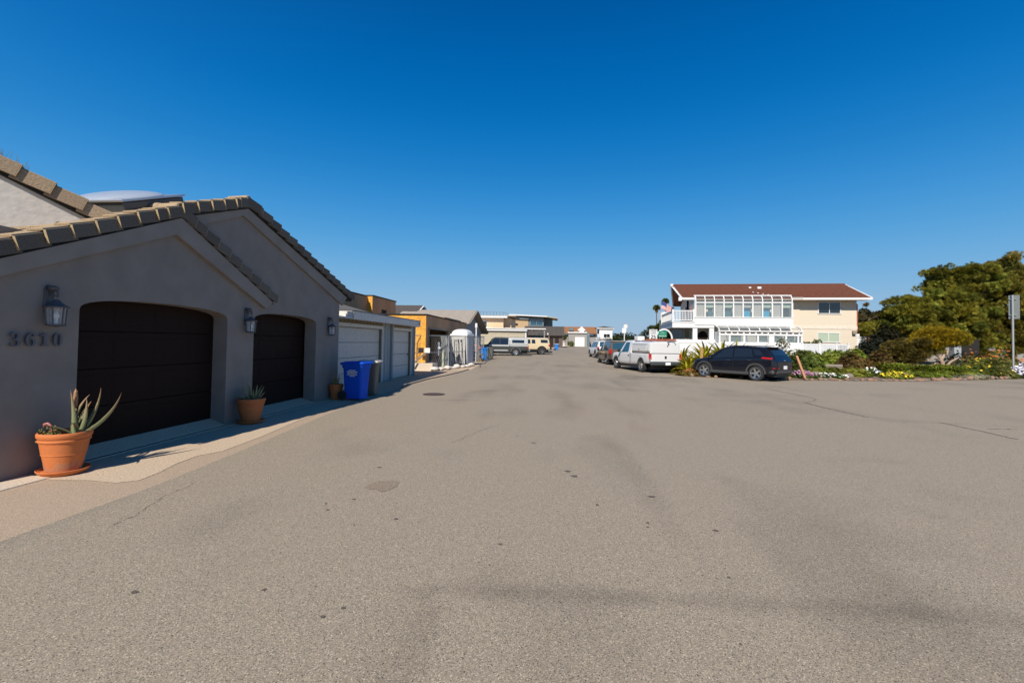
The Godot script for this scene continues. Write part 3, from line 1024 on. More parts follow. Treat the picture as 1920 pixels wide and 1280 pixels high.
# ---------------------------------------------------------------- the white double garage
func build_white_garage() -> void:
	var g := thing("white_garage", "low white garage with two white sectional doors and a deep white fascia", "garage", Vector3(-6.65, 0, 0))
	var w := MB.new()
	# wall pieces round the openings (extruded along x); openings 14.0-17.6 and 19.0-21.45
	w.bx(-0.14, 0.0, -13.98, 0.0, 2.35, -12.9)
	w.bx(-0.14, 0.0, -18.85, 0.0, 2.35, -17.72)
	w.bx(-0.14, 0.0, -22.0, 0.0, 2.35, -21.45)
	w.bx(-0.14, 2.06, -17.72, 0.0, 2.35, -13.98)
	w.bx(-0.14, 2.06, -21.45, 0.0, 2.35, -18.85)
	w.bx(-6.0, 0.0, -22.0, -0.142, 2.3, -21.86)
	part("wall", w, M.siding_tan, g)
	# vertical boards
	var k := 0
	for z in range(0, 30):
		var zz := -13.05 - z * 0.305
		if zz < -21.9: break
		var door: bool = (zz < -13.9 and zz > -17.8) or (zz < -18.75 and zz > -21.55)
		var b := MB.new()
		b.bx(0.002, 2.20 if door else 0.02, zz - 0.135, 0.016, 2.34, zz + 0.135)
		part("board", b, M.siding_tan if door else M.grey_blue, g)
	for d in [[-17.72, -13.98], [-21.45, -18.85]]:
		var tr := MB.new()
		tr.bx(0.003, 2.06, d[0] - 0.10, 0.045, 2.18, d[1] + 0.10)
		tr.bx(0.003, 0.0, d[0] - 0.10, 0.045, 2.058, d[0])
		tr.bx(0.003, 0.0, d[1], 0.045, 2.058, d[1] + 0.10)
		part("door_trim", tr, M.fascia, g)
		for i in 4:
			var b := MB.new()
			b.box(Vector3(-0.11, 0.02 + i * 0.51 + 0.253, (d[0] + d[1]) * 0.5), Vector3(0.05, 0.50, d[1] - d[0] - 0.02), 0.012)
			for c in 3:
				b.bx(-0.086, 0.02 + i * 0.51 + 0.11 + c * 0.13, d[0] + 0.02, -0.082, 0.02 + i * 0.51 + 0.115 + c * 0.13, d[1] - 0.02)
			part("door_section", b, M.garage_door, g)
	for pz in [[-18.86, -18.72, 0.10], [-22.02, -21.9, 0.07]]:
		var post := MB.new()
		post.bx(0.003, 0.0, pz[0], pz[2], 2.30, pz[1], 0.008)
		part("corner_post", post, M.grey_blue, g)
	var lk := MB.new()
	lk.box(Vector3(-0.07, 1.0, -21.3), Vector3(0.03, 0.05, 0.14), 0.008)
	part("door_handle", lk, M.black, g)
	# overhanging flat edge with a deep fascia, and the low roof behind it
	var f := MB.new()
	f.box(Vector3(0.42, 2.41, -17.85), Vector3(0.04, 0.26, 7.4), 0.006)
	f.box(Vector3(-1.4, 2.41, -14.13), Vector3(3.6, 0.26, 0.04), 0.006)
	f.box(Vector3(-1.4, 2.41, -21.57), Vector3(3.6, 0.26, 0.04), 0.006)
	part("fascia", f, M.fascia, g)
	var dn := MB.new()
	dn.bx(-3.0, 2.302, -21.54, 0.395, 2.34, -12.9)
	part("soffit", dn, M.white_shade, g)
	var cap := MB.new()
	cap.box(Vector3(-1.35, 2.555, -17.85), Vector3(3.62, 0.03, 7.5), 0.006)
	part("roof_edge", cap, M.alu_dark, g)
	var box2 := MB.new()
	box2.box(Vector3(0.455, 2.42, -21.3), Vector3(0.03, 0.06, 0.10), 0.004)
	part("wall_lamp", box2, M.black, g)
	# pitched roof: ridge parallel to the street, with a small dormer gable trimmed white
	var r := MB.new()
	var P := Transform3D(Basis.IDENTITY, Vector3.ZERO)
	r.prism(PackedVector2Array([Vector2(-0.6, 2.56), Vector2(-3.4, 3.32), Vector2(-6.4, 2.56)]), -21.4, -13.0, P)
	part("roof", r, M.roof_grey, g)
	var dm := MB.new()
	var P2 := Transform3D(Basis(Vector3(0, 0, -1), Vector3(0, 1, 0), Vector3(1, 0, 0)), Vector3.ZERO)
	dm.prism(PackedVector2Array([Vector2(13.3, 2.72), Vector2(14.6, 3.45), Vector2(16.0, 2.72)]), -3.6, -1.05, P2)
	part("gable", dm, M.underlay, g)
	var db := MB.new()
	db.bar(Vector3(-1.02, 3.50, -14.6), Vector3(-1.02, 2.74, -16.05), 0.07, 0.10, Vector3(1, 0, 0))
	part("barge_board", db, M.white, g)

# ---------------------------------------------------------------- the house under construction
func osb_face(g: Node3D, origin: Vector3, du: Vector3, width: float, y0: float, y1: float, out: Vector3, m1: Material, m2: Material, holes: Array = []) -> void:
	# sheathing sheets 1.22 x 2.44 m laid over a wall, cut round rectangular holes [u0, u1, y0, y1]
	var us := PackedFloat32Array()
	var u := 0.0
	while u < width - 0.01:
		us.append(u); u += 1.22
	us.append(width)
	var ys := PackedFloat32Array()
	var y := y0
	while y < y1 - 0.01:
		ys.append(y); y += 1.83
	ys.append(y1)
	for i in us.size() - 1:
		for j in ys.size() - 1:
			var rects := [[us[i], us[i + 1], ys[j], ys[j + 1]]]
			for h in holes:
				var nr := []
				for r in rects:
					if h[0] >= r[1] or h[1] <= r[0] or h[2] >= r[3] or h[3] <= r[2]:
						nr.append(r)
						continue
					if h[0] > r[0]: nr.append([r[0], h[0], r[2], r[3]])
					if h[1] < r[1]: nr.append([h[1], r[1], r[2], r[3]])
					var a := maxf(r[0], h[0])
					var e := minf(r[1], h[1])
					if h[3] < r[3]: nr.append([a, e, h[3], r[3]])
					if h[2] > r[2]: nr.append([a, e, r[2], h[2]])
				rects = nr
			for r in rects:
				var b := MB.new()
				var gap := 0.006
				var jj := rng.randf_range(0.0, 0.004)
				var c: Vector3 = origin + du * (r[0] + r[1]) * 0.5 + Vector3.UP * (r[2] + r[3]) * 0.5 + out * (0.008 + jj)
				b.box(Vector3.ZERO, Vector3(maxf(r[1] - r[0] - gap, 0.01), maxf(r[3] - r[2] - gap, 0.01), 0.014), 0.002, Transform3D(Basis(du, Vector3.UP, du.cross(Vector3.UP)), c))
				part("sheathing_sheet", b, m1 if (i + j) % 2 else m2, g)

func build_construction() -> void:
	var y := gy(-7.0, -26.0)
	var g := thing("unfinished_house", "unfinished house sheathed in orange boards, browned for shade on the street side, behind the construction fence", "house", Vector3(0, 0, 0))
	var core := MB.new()
	# lower block with the garage opening on the street side
	core.bx(-14.0, 0.42, -31.9, -7.16, 3.05, -31.8)
	core.bx(-14.0, 0.42, -36.9, -13.9, 3.05, -25.42)
	core.bx(-13.9, 0.42, -25.52, -7.02, 3.0, -25.42)
	core.bx(-7.16, 2.32, -36.9, -7.02, 3.05, -25.52)
	core.bx(-7.16, 0.42, -26.05, -7.02, 2.32, -25.52)
	core.bx(-7.16, 0.42, -36.9, -7.02, 2.32, -30.8)
	core.bx(-13.9, 2.98, -36.9, -7.16, 3.06, -25.52)
	part("wall", core, M.lumber, g)
	var ins := MB.new()
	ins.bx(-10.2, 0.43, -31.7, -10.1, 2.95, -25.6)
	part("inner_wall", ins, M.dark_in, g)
	for i in 9:
		var st := MB.new()
		st.bx(-9.7, 0.43, -26.1 - i * 0.61, -9.6, 2.95, -26.14 - i * 0.61)
		part("stud", st, M.shaded_board_b, g)
	osb_face(g, Vector3(-14.0, 0, -25.42), Vector3(1, 0, 0), 6.99, 0.44, 3.02, Vector3(0, 0, 1), M.osb, M.osb_b)
	osb_face(g, Vector3(-7.02, 0, -25.42), Vector3(0, 0, -1), 6.5, 0.44, 3.06, Vector3(1, 0, 0), M.shaded_board, M.shaded_board_b, [[0.62, 5.38, 0.0, 2.32]])  # faces turned away from the sun take the shaded board colour
	# second bay a little back, with its own door
	core = MB.new()
	core.bx(-13.9, 0.42, -37.6, -7.5, 3.3, -32.0)
	part("wall", core, M.lumber, g)
	osb_face(g, Vector3(-7.02, 0, -31.95), Vector3(0, 0, -1), 5.6, 0.44, 3.1, Vector3(1, 0, 0), M.shaded_board_b, M.shaded_board, [[0.2, 2.4, 0.0, 2.4]])
	var dr := MB.new()
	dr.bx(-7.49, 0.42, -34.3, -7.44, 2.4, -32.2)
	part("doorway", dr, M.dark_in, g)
	# wrap at the corner and black roof edge
	var cb := MB.new()
	cb.bx(-7.0, 0.44, -26.02, -6.97, 2.34, -25.86)
	cb.bx(-7.0, 2.30, -31.0, -6.97, 2.40, -25.86)
	part("opening_frame", cb, M.lumber_grey, g)
	var ed := MB.new()
	ed.bx(-14.1, 3.062, -37.0, -6.95, 3.12, -25.35)
	part("roof_edge", ed, M.underlay, g)
	# upper storey blocks set back
	var up := MB.new()
	up.bx(-20.0, 3.0, -31.4, -13.05, 4.66, -26.5)
	part("upper_wall", up, M.shaded_board_b, g)
	up = MB.new()
	up.bx(-20.0, 3.0, -36.8, -12.7, 4.72, -31.95)
	part("upper_wall", up, M.shaded_board, g)
	osb_face(g, Vector3(-13.05, 0, -26.5), Vector3(0, 0, -1), 5.45, 3.0, 4.66, Vector3(1, 0, 0), M.shaded_board, M.shaded_board_b)
	osb_face(g, Vector3(-13.05, 0, -31.95), Vector3(1, 0, 0), 0.35, 3.0, 4.72, Vector3(0, 0, 1), M.osb_b, M.osb)
	osb_face(g, Vector3(-12.7, 0, -31.95), Vector3(0, 0, -1), 4.85, 3.0, 4.72, Vector3(1, 0, 0), M.shaded_board, M.shaded_board_b, [[1.75, 2.8, 3.55, 3.9]])
	var ww := MB.new()
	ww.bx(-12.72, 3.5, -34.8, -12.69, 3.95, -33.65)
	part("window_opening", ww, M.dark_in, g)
	ed = MB.new()
	ed.bx(-20.05, 4.662, -31.4, -12.98, 4.73, -26.45)
	part("roof_edge", ed, M.underlay, g)
	ed = MB.new()
	ed.bx(-20.05, 4.722, -36.85, -12.62, 4.79, -31.9)
	part("roof_edge", ed, M.underlay, g)
	# foundation
	var fd := MB.new()
	fd.bx(-14.0, -0.1, -37.0, -6.98, 0.43, -25.36)
	part("foundation", fd, M.concrete, g)
	var ow := thing("retaining_wall", "low pale concrete wall beside the orange sheathed corner", "wall", Vector3(-6.72, 0, -25.3))
	var rw := MB.new()
	rw.box(Vector3(-0.5, 0.2, -0.15), Vector3(1.5, 0.42, 1.1), 0.02)
	part("block", rw, M.concrete_light, ow)
	var db := thing("plank_brace", "dark leaning plank brace against the orange sheathing beside the white garage", "plank", Vector3(-7.05, 0, -24.6))
	var pb := MB.new()
	pb.bar(Vector3(-0.45, 0.35, 0.0), Vector3(0.25, 1.1, -0.5), 0.05, 0.09)
	part("plank", pb, M.lumber_grey, db)
	for s in [["black notice board", "small black notice board fixed to the construction fence", M.sign_black, -7.13], ["white notice board", "small white notice board beside the black one on the fence", M.white_clean, -6.78]]:
		var o := thing(String(s[0]).replace(" ", "_"), s[1], "sign", Vector3(s[3], 1.12, -24.93))
		var b := MB.new()
		b.box(Vector3.ZERO, Vector3(0.30, 0.27, 0.015), 0.004)
		part("board", b, s[2], o)

	# temporary fence: tubular panels with thin wires
	var runs := [[Vector3(-7.6, 0, -24.9), Vector3(-6.12, 0, -27.2)], [Vector3(-6.05, 0, -27.5), Vector3(-5.35, 0, -31.2)], [Vector3(-5.35, 0, -31.25), Vector3(-5.6, 0, -35.0)], [Vector3(-5.6, 0, -35.05), Vector3(-5.75, 0, -38.8)]]
	var fl := ["temporary wire fence panel beside the white garage", "temporary wire fence panel in front of the portable toilet", "temporary wire fence panel just beyond the portable toilet", "farthest temporary wire fence panel, before the grey bin"]
	for i in 4:
		fence_panel(runs[i][0], runs[i][1], fl[i], 0.0)
	for i in 5:
		fence_panel(Vector3(-6.40 + i * 0.07, 0, -27.2 - i * 0.05), Vector3(-6.36 + i * 0.07, 0, -28.3 - i * 0.05), ["leaning spare fence panel nearest the road in its stack", "second spare fence panel from the road in the leaning stack", "middle spare fence panel of the leaning stack", "second spare fence panel from the toilet in the leaning stack", "leaning spare fence panel closest to the portable toilet"][4 - i], 0.10, "stack of spare fence panels")

	# portable toilet
	var t := thing("portable_toilet", "grey portable toilet with a white domed roof behind the wire fence", "portable toilet", on(-5.95, -30.4, 0.0), deg_to_rad(-12))
	var b := MB.new()
	b.box(Vector3(0, 1.0, 0), Vector3(1.14, 1.86, 1.14), 0.05)
	part("cabin", b, M.toilet, t)
	b = MB.new()
	b.box(Vector3(0, 0.06, 0), Vector3(1.2, 0.13, 1.22), 0.02)
	part("skid", b, M.black, t)
	b = MB.new()
	b.box(Vector3(0.0, 0.98, 0.58), Vector3(0.72, 1.68, 0.03), 0.01)
	for i in 5:
		b.box(Vector3(-0.26 + i * 0.13, 0.9, 0.60), Vector3(0.05, 1.4, 0.02), 0.008)
	part("door", b, M.toilet, t)
	for k in [-0.16, 0.0, 0.18]:
		b = MB.new()
		b.box(Vector3(k, 1.62, 0.615), Vector3(0.07, 0.2 if k == 0.0 else 0.12, 0.012), 0.003)
		part("vent", b, M.black, t)
	b = MB.new()
	for s in [-1.0, 1.0]:
		for i in 4:
			b.box(Vector3(s * 0.57, 1.0, -0.4 + i * 0.26), Vector3(0.03, 1.7, 0.06), 0.01)
	part("rib", b, M.toilet, t)
	b = MB.new()
	b.box(Vector3(0, 1.98, 0), Vector3(1.24, 0.14, 1.24), 0.03)
	part("roof_rim", b, M.white_clean, t)
	b = MB.new()
	var rings: Array = []
	for i in 7:
		var a := PI * 0.5 * i / 6.0
		var r := PackedVector3Array()
		var hw := 0.60 * pow(cos(a), 0.75) + 0.001
		for j in 24:
			var an := TAU * j / 24.0
			var cx := signf(cos(an)) * pow(absf(cos(an)), 0.45)
			var cz := signf(sin(an)) * pow(absf(sin(an)), 0.45)
			r.append(Vector3(cx * hw, 2.05 + 0.34 * sin(a), cz * hw))
		rings.append(r)
	b.loft(rings)
	part("roof_dome", b, M.white_clean, t)

	for i in 4:
		var sp := thing("steel_stake", ["leftmost dark stake leaning against the portable toilet's front", "second dark stake from the left leaning on the portable toilet", "third dark stake from the left leaning on the portable toilet", "rightmost dark stake leaning against the portable toilet's front"][i], "stake", on(-6.2 + i * 0.2, -29.45 - i * 0.08), 0.0, "stakes leaning on the portable toilet")
		b = MB.new()
		b.cyl(Vector3(0.05, 0.0, 0.12), Vector3(-0.10 + 0.03 * i, 1.7, -0.12), 0.022)
		part("rod", b, M.black, sp)
	# sandbags along the foot of the fence
	var spots := [[-6.35, -24.9], [-6.2, -25.5], [-6.25, -26.1], [-5.95, -26.2], [-6.0, -26.9], [-5.7, -27.2], [-5.75, -27.9], [-5.45, -28.3], [-5.3, -28.9], [-5.15, -29.5]]
	for i in spots.size():
		var sb := thing("sandbag", ["first", "second", "third", "fourth", "fifth", "sixth", "fourth", "third", "second", "last"][i] + (" off white sandbag from the white garage in the row along the fence" if i < 5 else " off white sandbag from the toilet end of the row along the fence"), "sandbag", on(spots[i][0], spots[i][1]), rng.randf_range(-0.6, 0.6), "sandbags along the construction fence")
		b = MB.new()
		var hh := 0.24 if i % 3 == 0 else 0.16
		rings = []
		for k in 9:
			var tt := float(k) / 8.0
			var s := pow(sin(PI * clampf(tt, 0.04, 0.96)), 0.45)
			var r := PackedVector3Array()
			for j in 12:
				var an := TAU * j / 12.0
				var lump := 1.0 + 0.12 * sin(an * 3.0 + i) * sin(tt * 7.0 + i * 2.0)
				r.append(Vector3(cos(an) * 0.19 * s * lump, hh * 0.5 + sin(an) * hh * 0.5 * s * lump, (tt - 0.5) * 0.62))
			rings.append(r)
		b.loft(rings, true, true)
		part("bag", b, M.sandbag, sb)
	# meter pole, grey meter box and the pale green pedestal
	var mp := thing("meter_post", "temporary electric meter box on a rusty post in front of the dark garage opening", "electric meter", on(-6.75, -27.0, 0.0))
	b = MB.new()
	b.cyl(Vector3(-0.12, 0, 0), Vector3(-0.12, 1.72, 0), 0.05)
	part("post", b, M.rust, mp)
	b = MB.new()
	b.box(Vector3(0.06, 1.15, 0), Vector3(0.16, 0.80, 0.16), 0.01)
	part("box", b, M.meter, mp)
	b = MB.new()
	b.lathe([Vector2(0.09, 0), Vector2(0.09, 0.05), Vector2(0.06, 0.09), Vector2(0, 0.1)], 16, Transform3D(Basis(Vector3(1, 0, 0), PI / 2), Vector3(0.15, 1.2, 0.08)))
	part("meter_dial", b, M.lamp_clear, mp)
	b = MB.new()
	b.box(Vector3(0.16, 0.55, -0.02), Vector3(0.16, 1.0, 0.14), 0.01)
	part("panel", b, M.black, mp)
	var pe := thing("utility_pedestal", "pale green utility pedestal standing between the meter and the fence stack", "utility box", on(-6.48, -27.2))
	b = MB.new()
	b.box(Vector3(0, 0.5, 0), Vector3(0.22, 1.0, 0.22), 0.02)
	part("body", b, M.pedestal, pe)
	b = MB.new()
	b.box(Vector3(0, 1.02, 0), Vector3(0.25, 0.05, 0.25), 0.015)
	part("lid", b, M.pedestal, pe)
	# white post with tape, cable reel, drums and rubble beyond the toilet
	var wp := thing("white_post", "slim white marker post between the fence and the cable reel", "post", on(-5.85, -35.4))
	b = MB.new()
	b.cyl(Vector3.ZERO, Vector3(0, 2.85, 0), 0.05)
	part("pole", b, M.white_clean, wp)
	b = MB.new()
	b.box(Vector3(0.0, 2.75, 0), Vector3(0.17, 0.36, 0.17), 0.02)
	part("head", b, M.white_clean, wp)
	var rl := thing("cable_reel", "wooden cable reel lying behind the fence beside the grey bin", "cable reel", on(-5.75, -36.2))
	b = MB.new()
	b.lathe([Vector2(0, 0.02), Vector2(0.48, 0.02), Vector2(0.48, 0.08), Vector2(0.22, 0.08), Vector2(0.22, 0.52), Vector2(0.48, 0.52), Vector2(0.48, 0.58), Vector2(0, 0.58)], 20)
	part("reel", b, M.lumber, rl)
	var ho := thing("orange_hose", "coil of orange hose hanging behind the fence near the white post", "hose", on(-5.9, -35.9))
	b = MB.new()
	for i in 3:
		var c := PackedVector3Array()
		for k in 17:
			var a := TAU * k / 16.0
			c.append(Vector3(cos(a) * (0.3 - i * 0.03), 1.05 + sin(a) * (0.2 + i * 0.02), i * 0.04))
		b.tube(c, PackedFloat32Array([0.035]), 6, false)
	part("coil", b, M.orange, ho)
	bin("green_bin", "dark green wheeled bin behind the fence next to the portable toilet", on(-6.35, -35.2), 0.4, M.bin_green, M.bin_green, false)
	bin("blue_bin", "small blue bin behind the fence beside the cable reel", on(-5.65, -38.2), 0.2, M.bin_cyan, M.bin_cyan, false)
	bin("grey_bin", "tall grey bin at the end of the fence in front of the grey pickup", on(-5.4, -40.2), 0.0, M.bin_grey, M.bin_grey, false)
	var lb := thing("board_pile", "pile of broken orange boards on the ground beyond the fence", "boards", on(-5.9, -36.9))
	for i in 9:
		b = MB.new()
		var a := Vector3(rng.randf_range(-0.6, 0.5), rng.randf_range(0.03, 0.22), rng.randf_range(-0.4, 0.9))
		b.bar(a, a + Vector3(rng.randf_range(-0.6, 0.6), rng.randf_range(-0.05, 0.15), rng.randf_range(-0.5, 0.5)), 0.12, 0.04)
		part("board", b, M.osb_b, lb)
	var ch := thing("scrap_wire", "bent dark scrap wire lying on the edge of the road by the fence", "wire", on(-4.9, -29.5))
	b = MB.new()
	b.tube(PackedVector3Array([Vector3(-0.7, 0.03, 0.2), Vector3(-0.2, 0.12, -0.4), Vector3(0.25, 0.14, -0.5), Vector3(0.4, 0.04, 0.6)]), PackedFloat32Array([0.02]), 6)
	part("wire", b, M.black, ch)

func fence_panel(a: Vector3, e: Vector3, label: String, lean: float, group := "temporary fence panels of the building site") -> void:
	var p := thing("fence_panel", label, "fence", on(a.x, a.z), 0.0, group)
	var d := Vector3(e.x - a.x, gy(e.x, e.z) - gy(a.x, a.z), e.z - a.z)
	var side := Vector3(d.z, 0, -d.x).normalized() * lean
	var top := Vector3(side.x * 1.9, 1.92, side.z * 1.9)
	var lo := Vector3(0, 0.12, 0)
	var f := MB.new()
	f.cyl(Vector3.ZERO, top, 0.028, -1.0, 8)
	f.cyl(d, d + top, 0.028, -1.0, 8)
	part("post", f, M.galv, p)
	f = MB.new()
	f.cyl(top, d + top, 0.024, -1.0, 8)
	f.cyl(lo, d + lo, 0.02, -1.0, 8)
	f.cyl(top * 0.5, d + top * 0.5, 0.018, -1.0, 8)
	part("rail", f, M.galv, p)
	if lean == 0.0:
		f = MB.new()
		var n := int(d.length() / 0.16)
		for i in range(-6, n):
			for s in [0, 1]:
				var x0 := float(i) / n
				var x1 := float(i + 6) / n
				var y0 := 0.1
				var y1 := 1.0
				var c0 := clampf(x0, 0.0, 1.0)
				var c1 := clampf(x1, 0.0, 1.0)
				if c1 - c0 < 0.01: continue
				var h0 := lerpf(y0, y1, (c0 - x0) / (x1 - x0))
				var h1 := lerpf(y0, y1, (c1 - x0) / (x1 - x0))
				if s == 1:
					h0 = 1.1 - h0
					h1 = 1.1 - h1
				f.cyl(d * c0 + top * h0, d * c1 + top * h1, 0.0034, -1.0, 3)
		part("wire_mesh", f, M.galv, p)

func bin(called: String, label: String, at: Vector3, turn: float, body: Material, lid: Material, big := true) -> Node3D:
	# wheeled bin: tapered tub, rim, hinged lid, axle with two wheels at -x
	var o := thing(called, label, "bin", at, turn)
	var b := MB.new()
	var rings: Array = []
	for k in [[0.04, 0.80], [0.10, 0.82], [0.60, 0.92], [0.86, 0.97], [0.862, 1.05], [0.96, 1.06]]:
		var r := PackedVector3Array()
		for j in 28:
			var an := TAU * (j + 0.5) / 28.0
			var cx := signf(cos(an)) * pow(absf(cos(an)), 0.22)
			var cz := signf(sin(an)) * pow(absf(sin(an)), 0.22)
			r.append(Vector3(cx * 0.285 * k[1] + (0.03 if k[0] < 0.08 else 0.0), k[0], cz * 0.28 * k[1]))
		rings.append(r)
	b.loft(rings, true, true)
	part("tub", b, body, o)
	b = MB.new()
	b.box(Vector3(0.01, 0.985, 0), Vector3(0.68, 0.05, 0.64), 0.02)
	b.box(Vector3(0.02, 1.015, 0), Vector3(0.56, 0.03, 0.54), 0.014)
	part("lid", b, lid, o)
	b = MB.new()
	b.cyl(Vector3(-0.35, 0.955, -0.24), Vector3(-0.35, 0.955, 0.24), 0.018)
	part("handle", b, body, o)
	for s in [-1.0, 1.0]:
		b = MB.new()
		b.lathe([Vector2(0.0, -0.03), Vector2(0.115, -0.03), Vector2(0.125, -0.015), Vector2(0.125, 0.015), Vector2(0.115, 0.03), Vector2(0.0, 0.03)], 18, Transform3D(Basis(Vector3(1, 0, 0), PI / 2), Vector3(-0.27, 0.125, s * 0.26)))
		part("wheel", b, M.rubber, o)
	return o

# ---------------------------------------------------------------- the far end of the street
func block(g: Node3D, called: String, m: Material, x0: float, y0: float, z0: float, x1: float, y1: float, z1: float, bev := 0.0) -> MeshInstance3D:
	var b := MB.new()
	b.bx(x0, y0, z0, x1, y1, z1, bev)
	return part(called, b, m, g)

func gable_roof_x(g: Node3D, m: Material, x0: float, x1: float, ze0: float, zr: float, ze1: float, ye: float, yr: float, thick := 0.14) -> void:
	# ridge along x; eaves at ze0 (near) and ze1 (far)
	var b := MB.new()
	var P := Transform3D(Basis(Vector3(0, 0, 1), Vector3(0, 1, 0), Vector3(-1, 0, 0)), Vector3.ZERO)
	b.prism(PackedVector2Array([Vector2(ze0, ye), Vector2(zr, yr), Vector2(zr, yr - thick), Vector2(ze0, ye - thick)]), -x1, -x0, P)
	b.prism(PackedVector2Array([Vector2(ze1, ye), Vector2(zr, yr - 0.002), Vector2(zr, yr - thick), Vector2(ze1, ye - thick)]), -x1, -x0, P)
	part("roof", b, m, g)

func gable_end(g: Node3D, called: String, m: Material, x0: float, x1: float, pts: Array) -> void:
	# vertical slab across x from (z, y) outline
	var b := MB.new()
	var pl := PackedVector2Array()
	for p in pts: pl.append(Vector2(p[0], p[1]))
	var P := Transform3D(Basis(Vector3(0, 0, 1), Vector3(0, 1, 0), Vector3(-1, 0, 0)), Vector3.ZERO)
	b.prism(pl, -x1, -x0, P)
	part(called, b, m, g)

func window(g: Node3D, at: Vector3, w: float, h: float, face_x: bool, pane: Material, frame: Material, mull := 1) -> void:
	# frame with its own panes; at = centre on the wall surface
	var T := Transform3D(Basis(Vector3.UP, PI / 2) if face_x else Basis.IDENTITY, at)
	var f := MB.new()
	var t := 0.06
	f.box(Vector3(0, h / 2 + t / 2, 0.02), Vector3(w + 2 * t, t, 0.06), 0.006)
	f.box(Vector3(0, -h / 2 - t / 2, 0.025), Vector3(w + 2 * t + 0.06, t, 0.08), 0.006)
	for s in [-1.0, 1.0]:
		f.box(Vector3(s * (w / 2 + t / 2), 0, 0.02), Vector3(t, h - 0.004, 0.06), 0.006)
	for k in mull:
		f.box(Vector3(-w / 2 + w * (k + 1) / (mull + 1), 0, 0.02), Vector3(0.05, h - 0.004, 0.055), 0.006)
	var fr := part("window", f, frame, g, T)
	for k in mull + 1:
		var p := MB.new()
		var pw := w / (mull + 1) - 0.03
		p.box(Vector3(-w / 2 + w * (k + 0.5) / (mull + 1), 0, 0.012), Vector3(pw, h - 0.01, 0.012))
		part("pane", p, pane, fr)

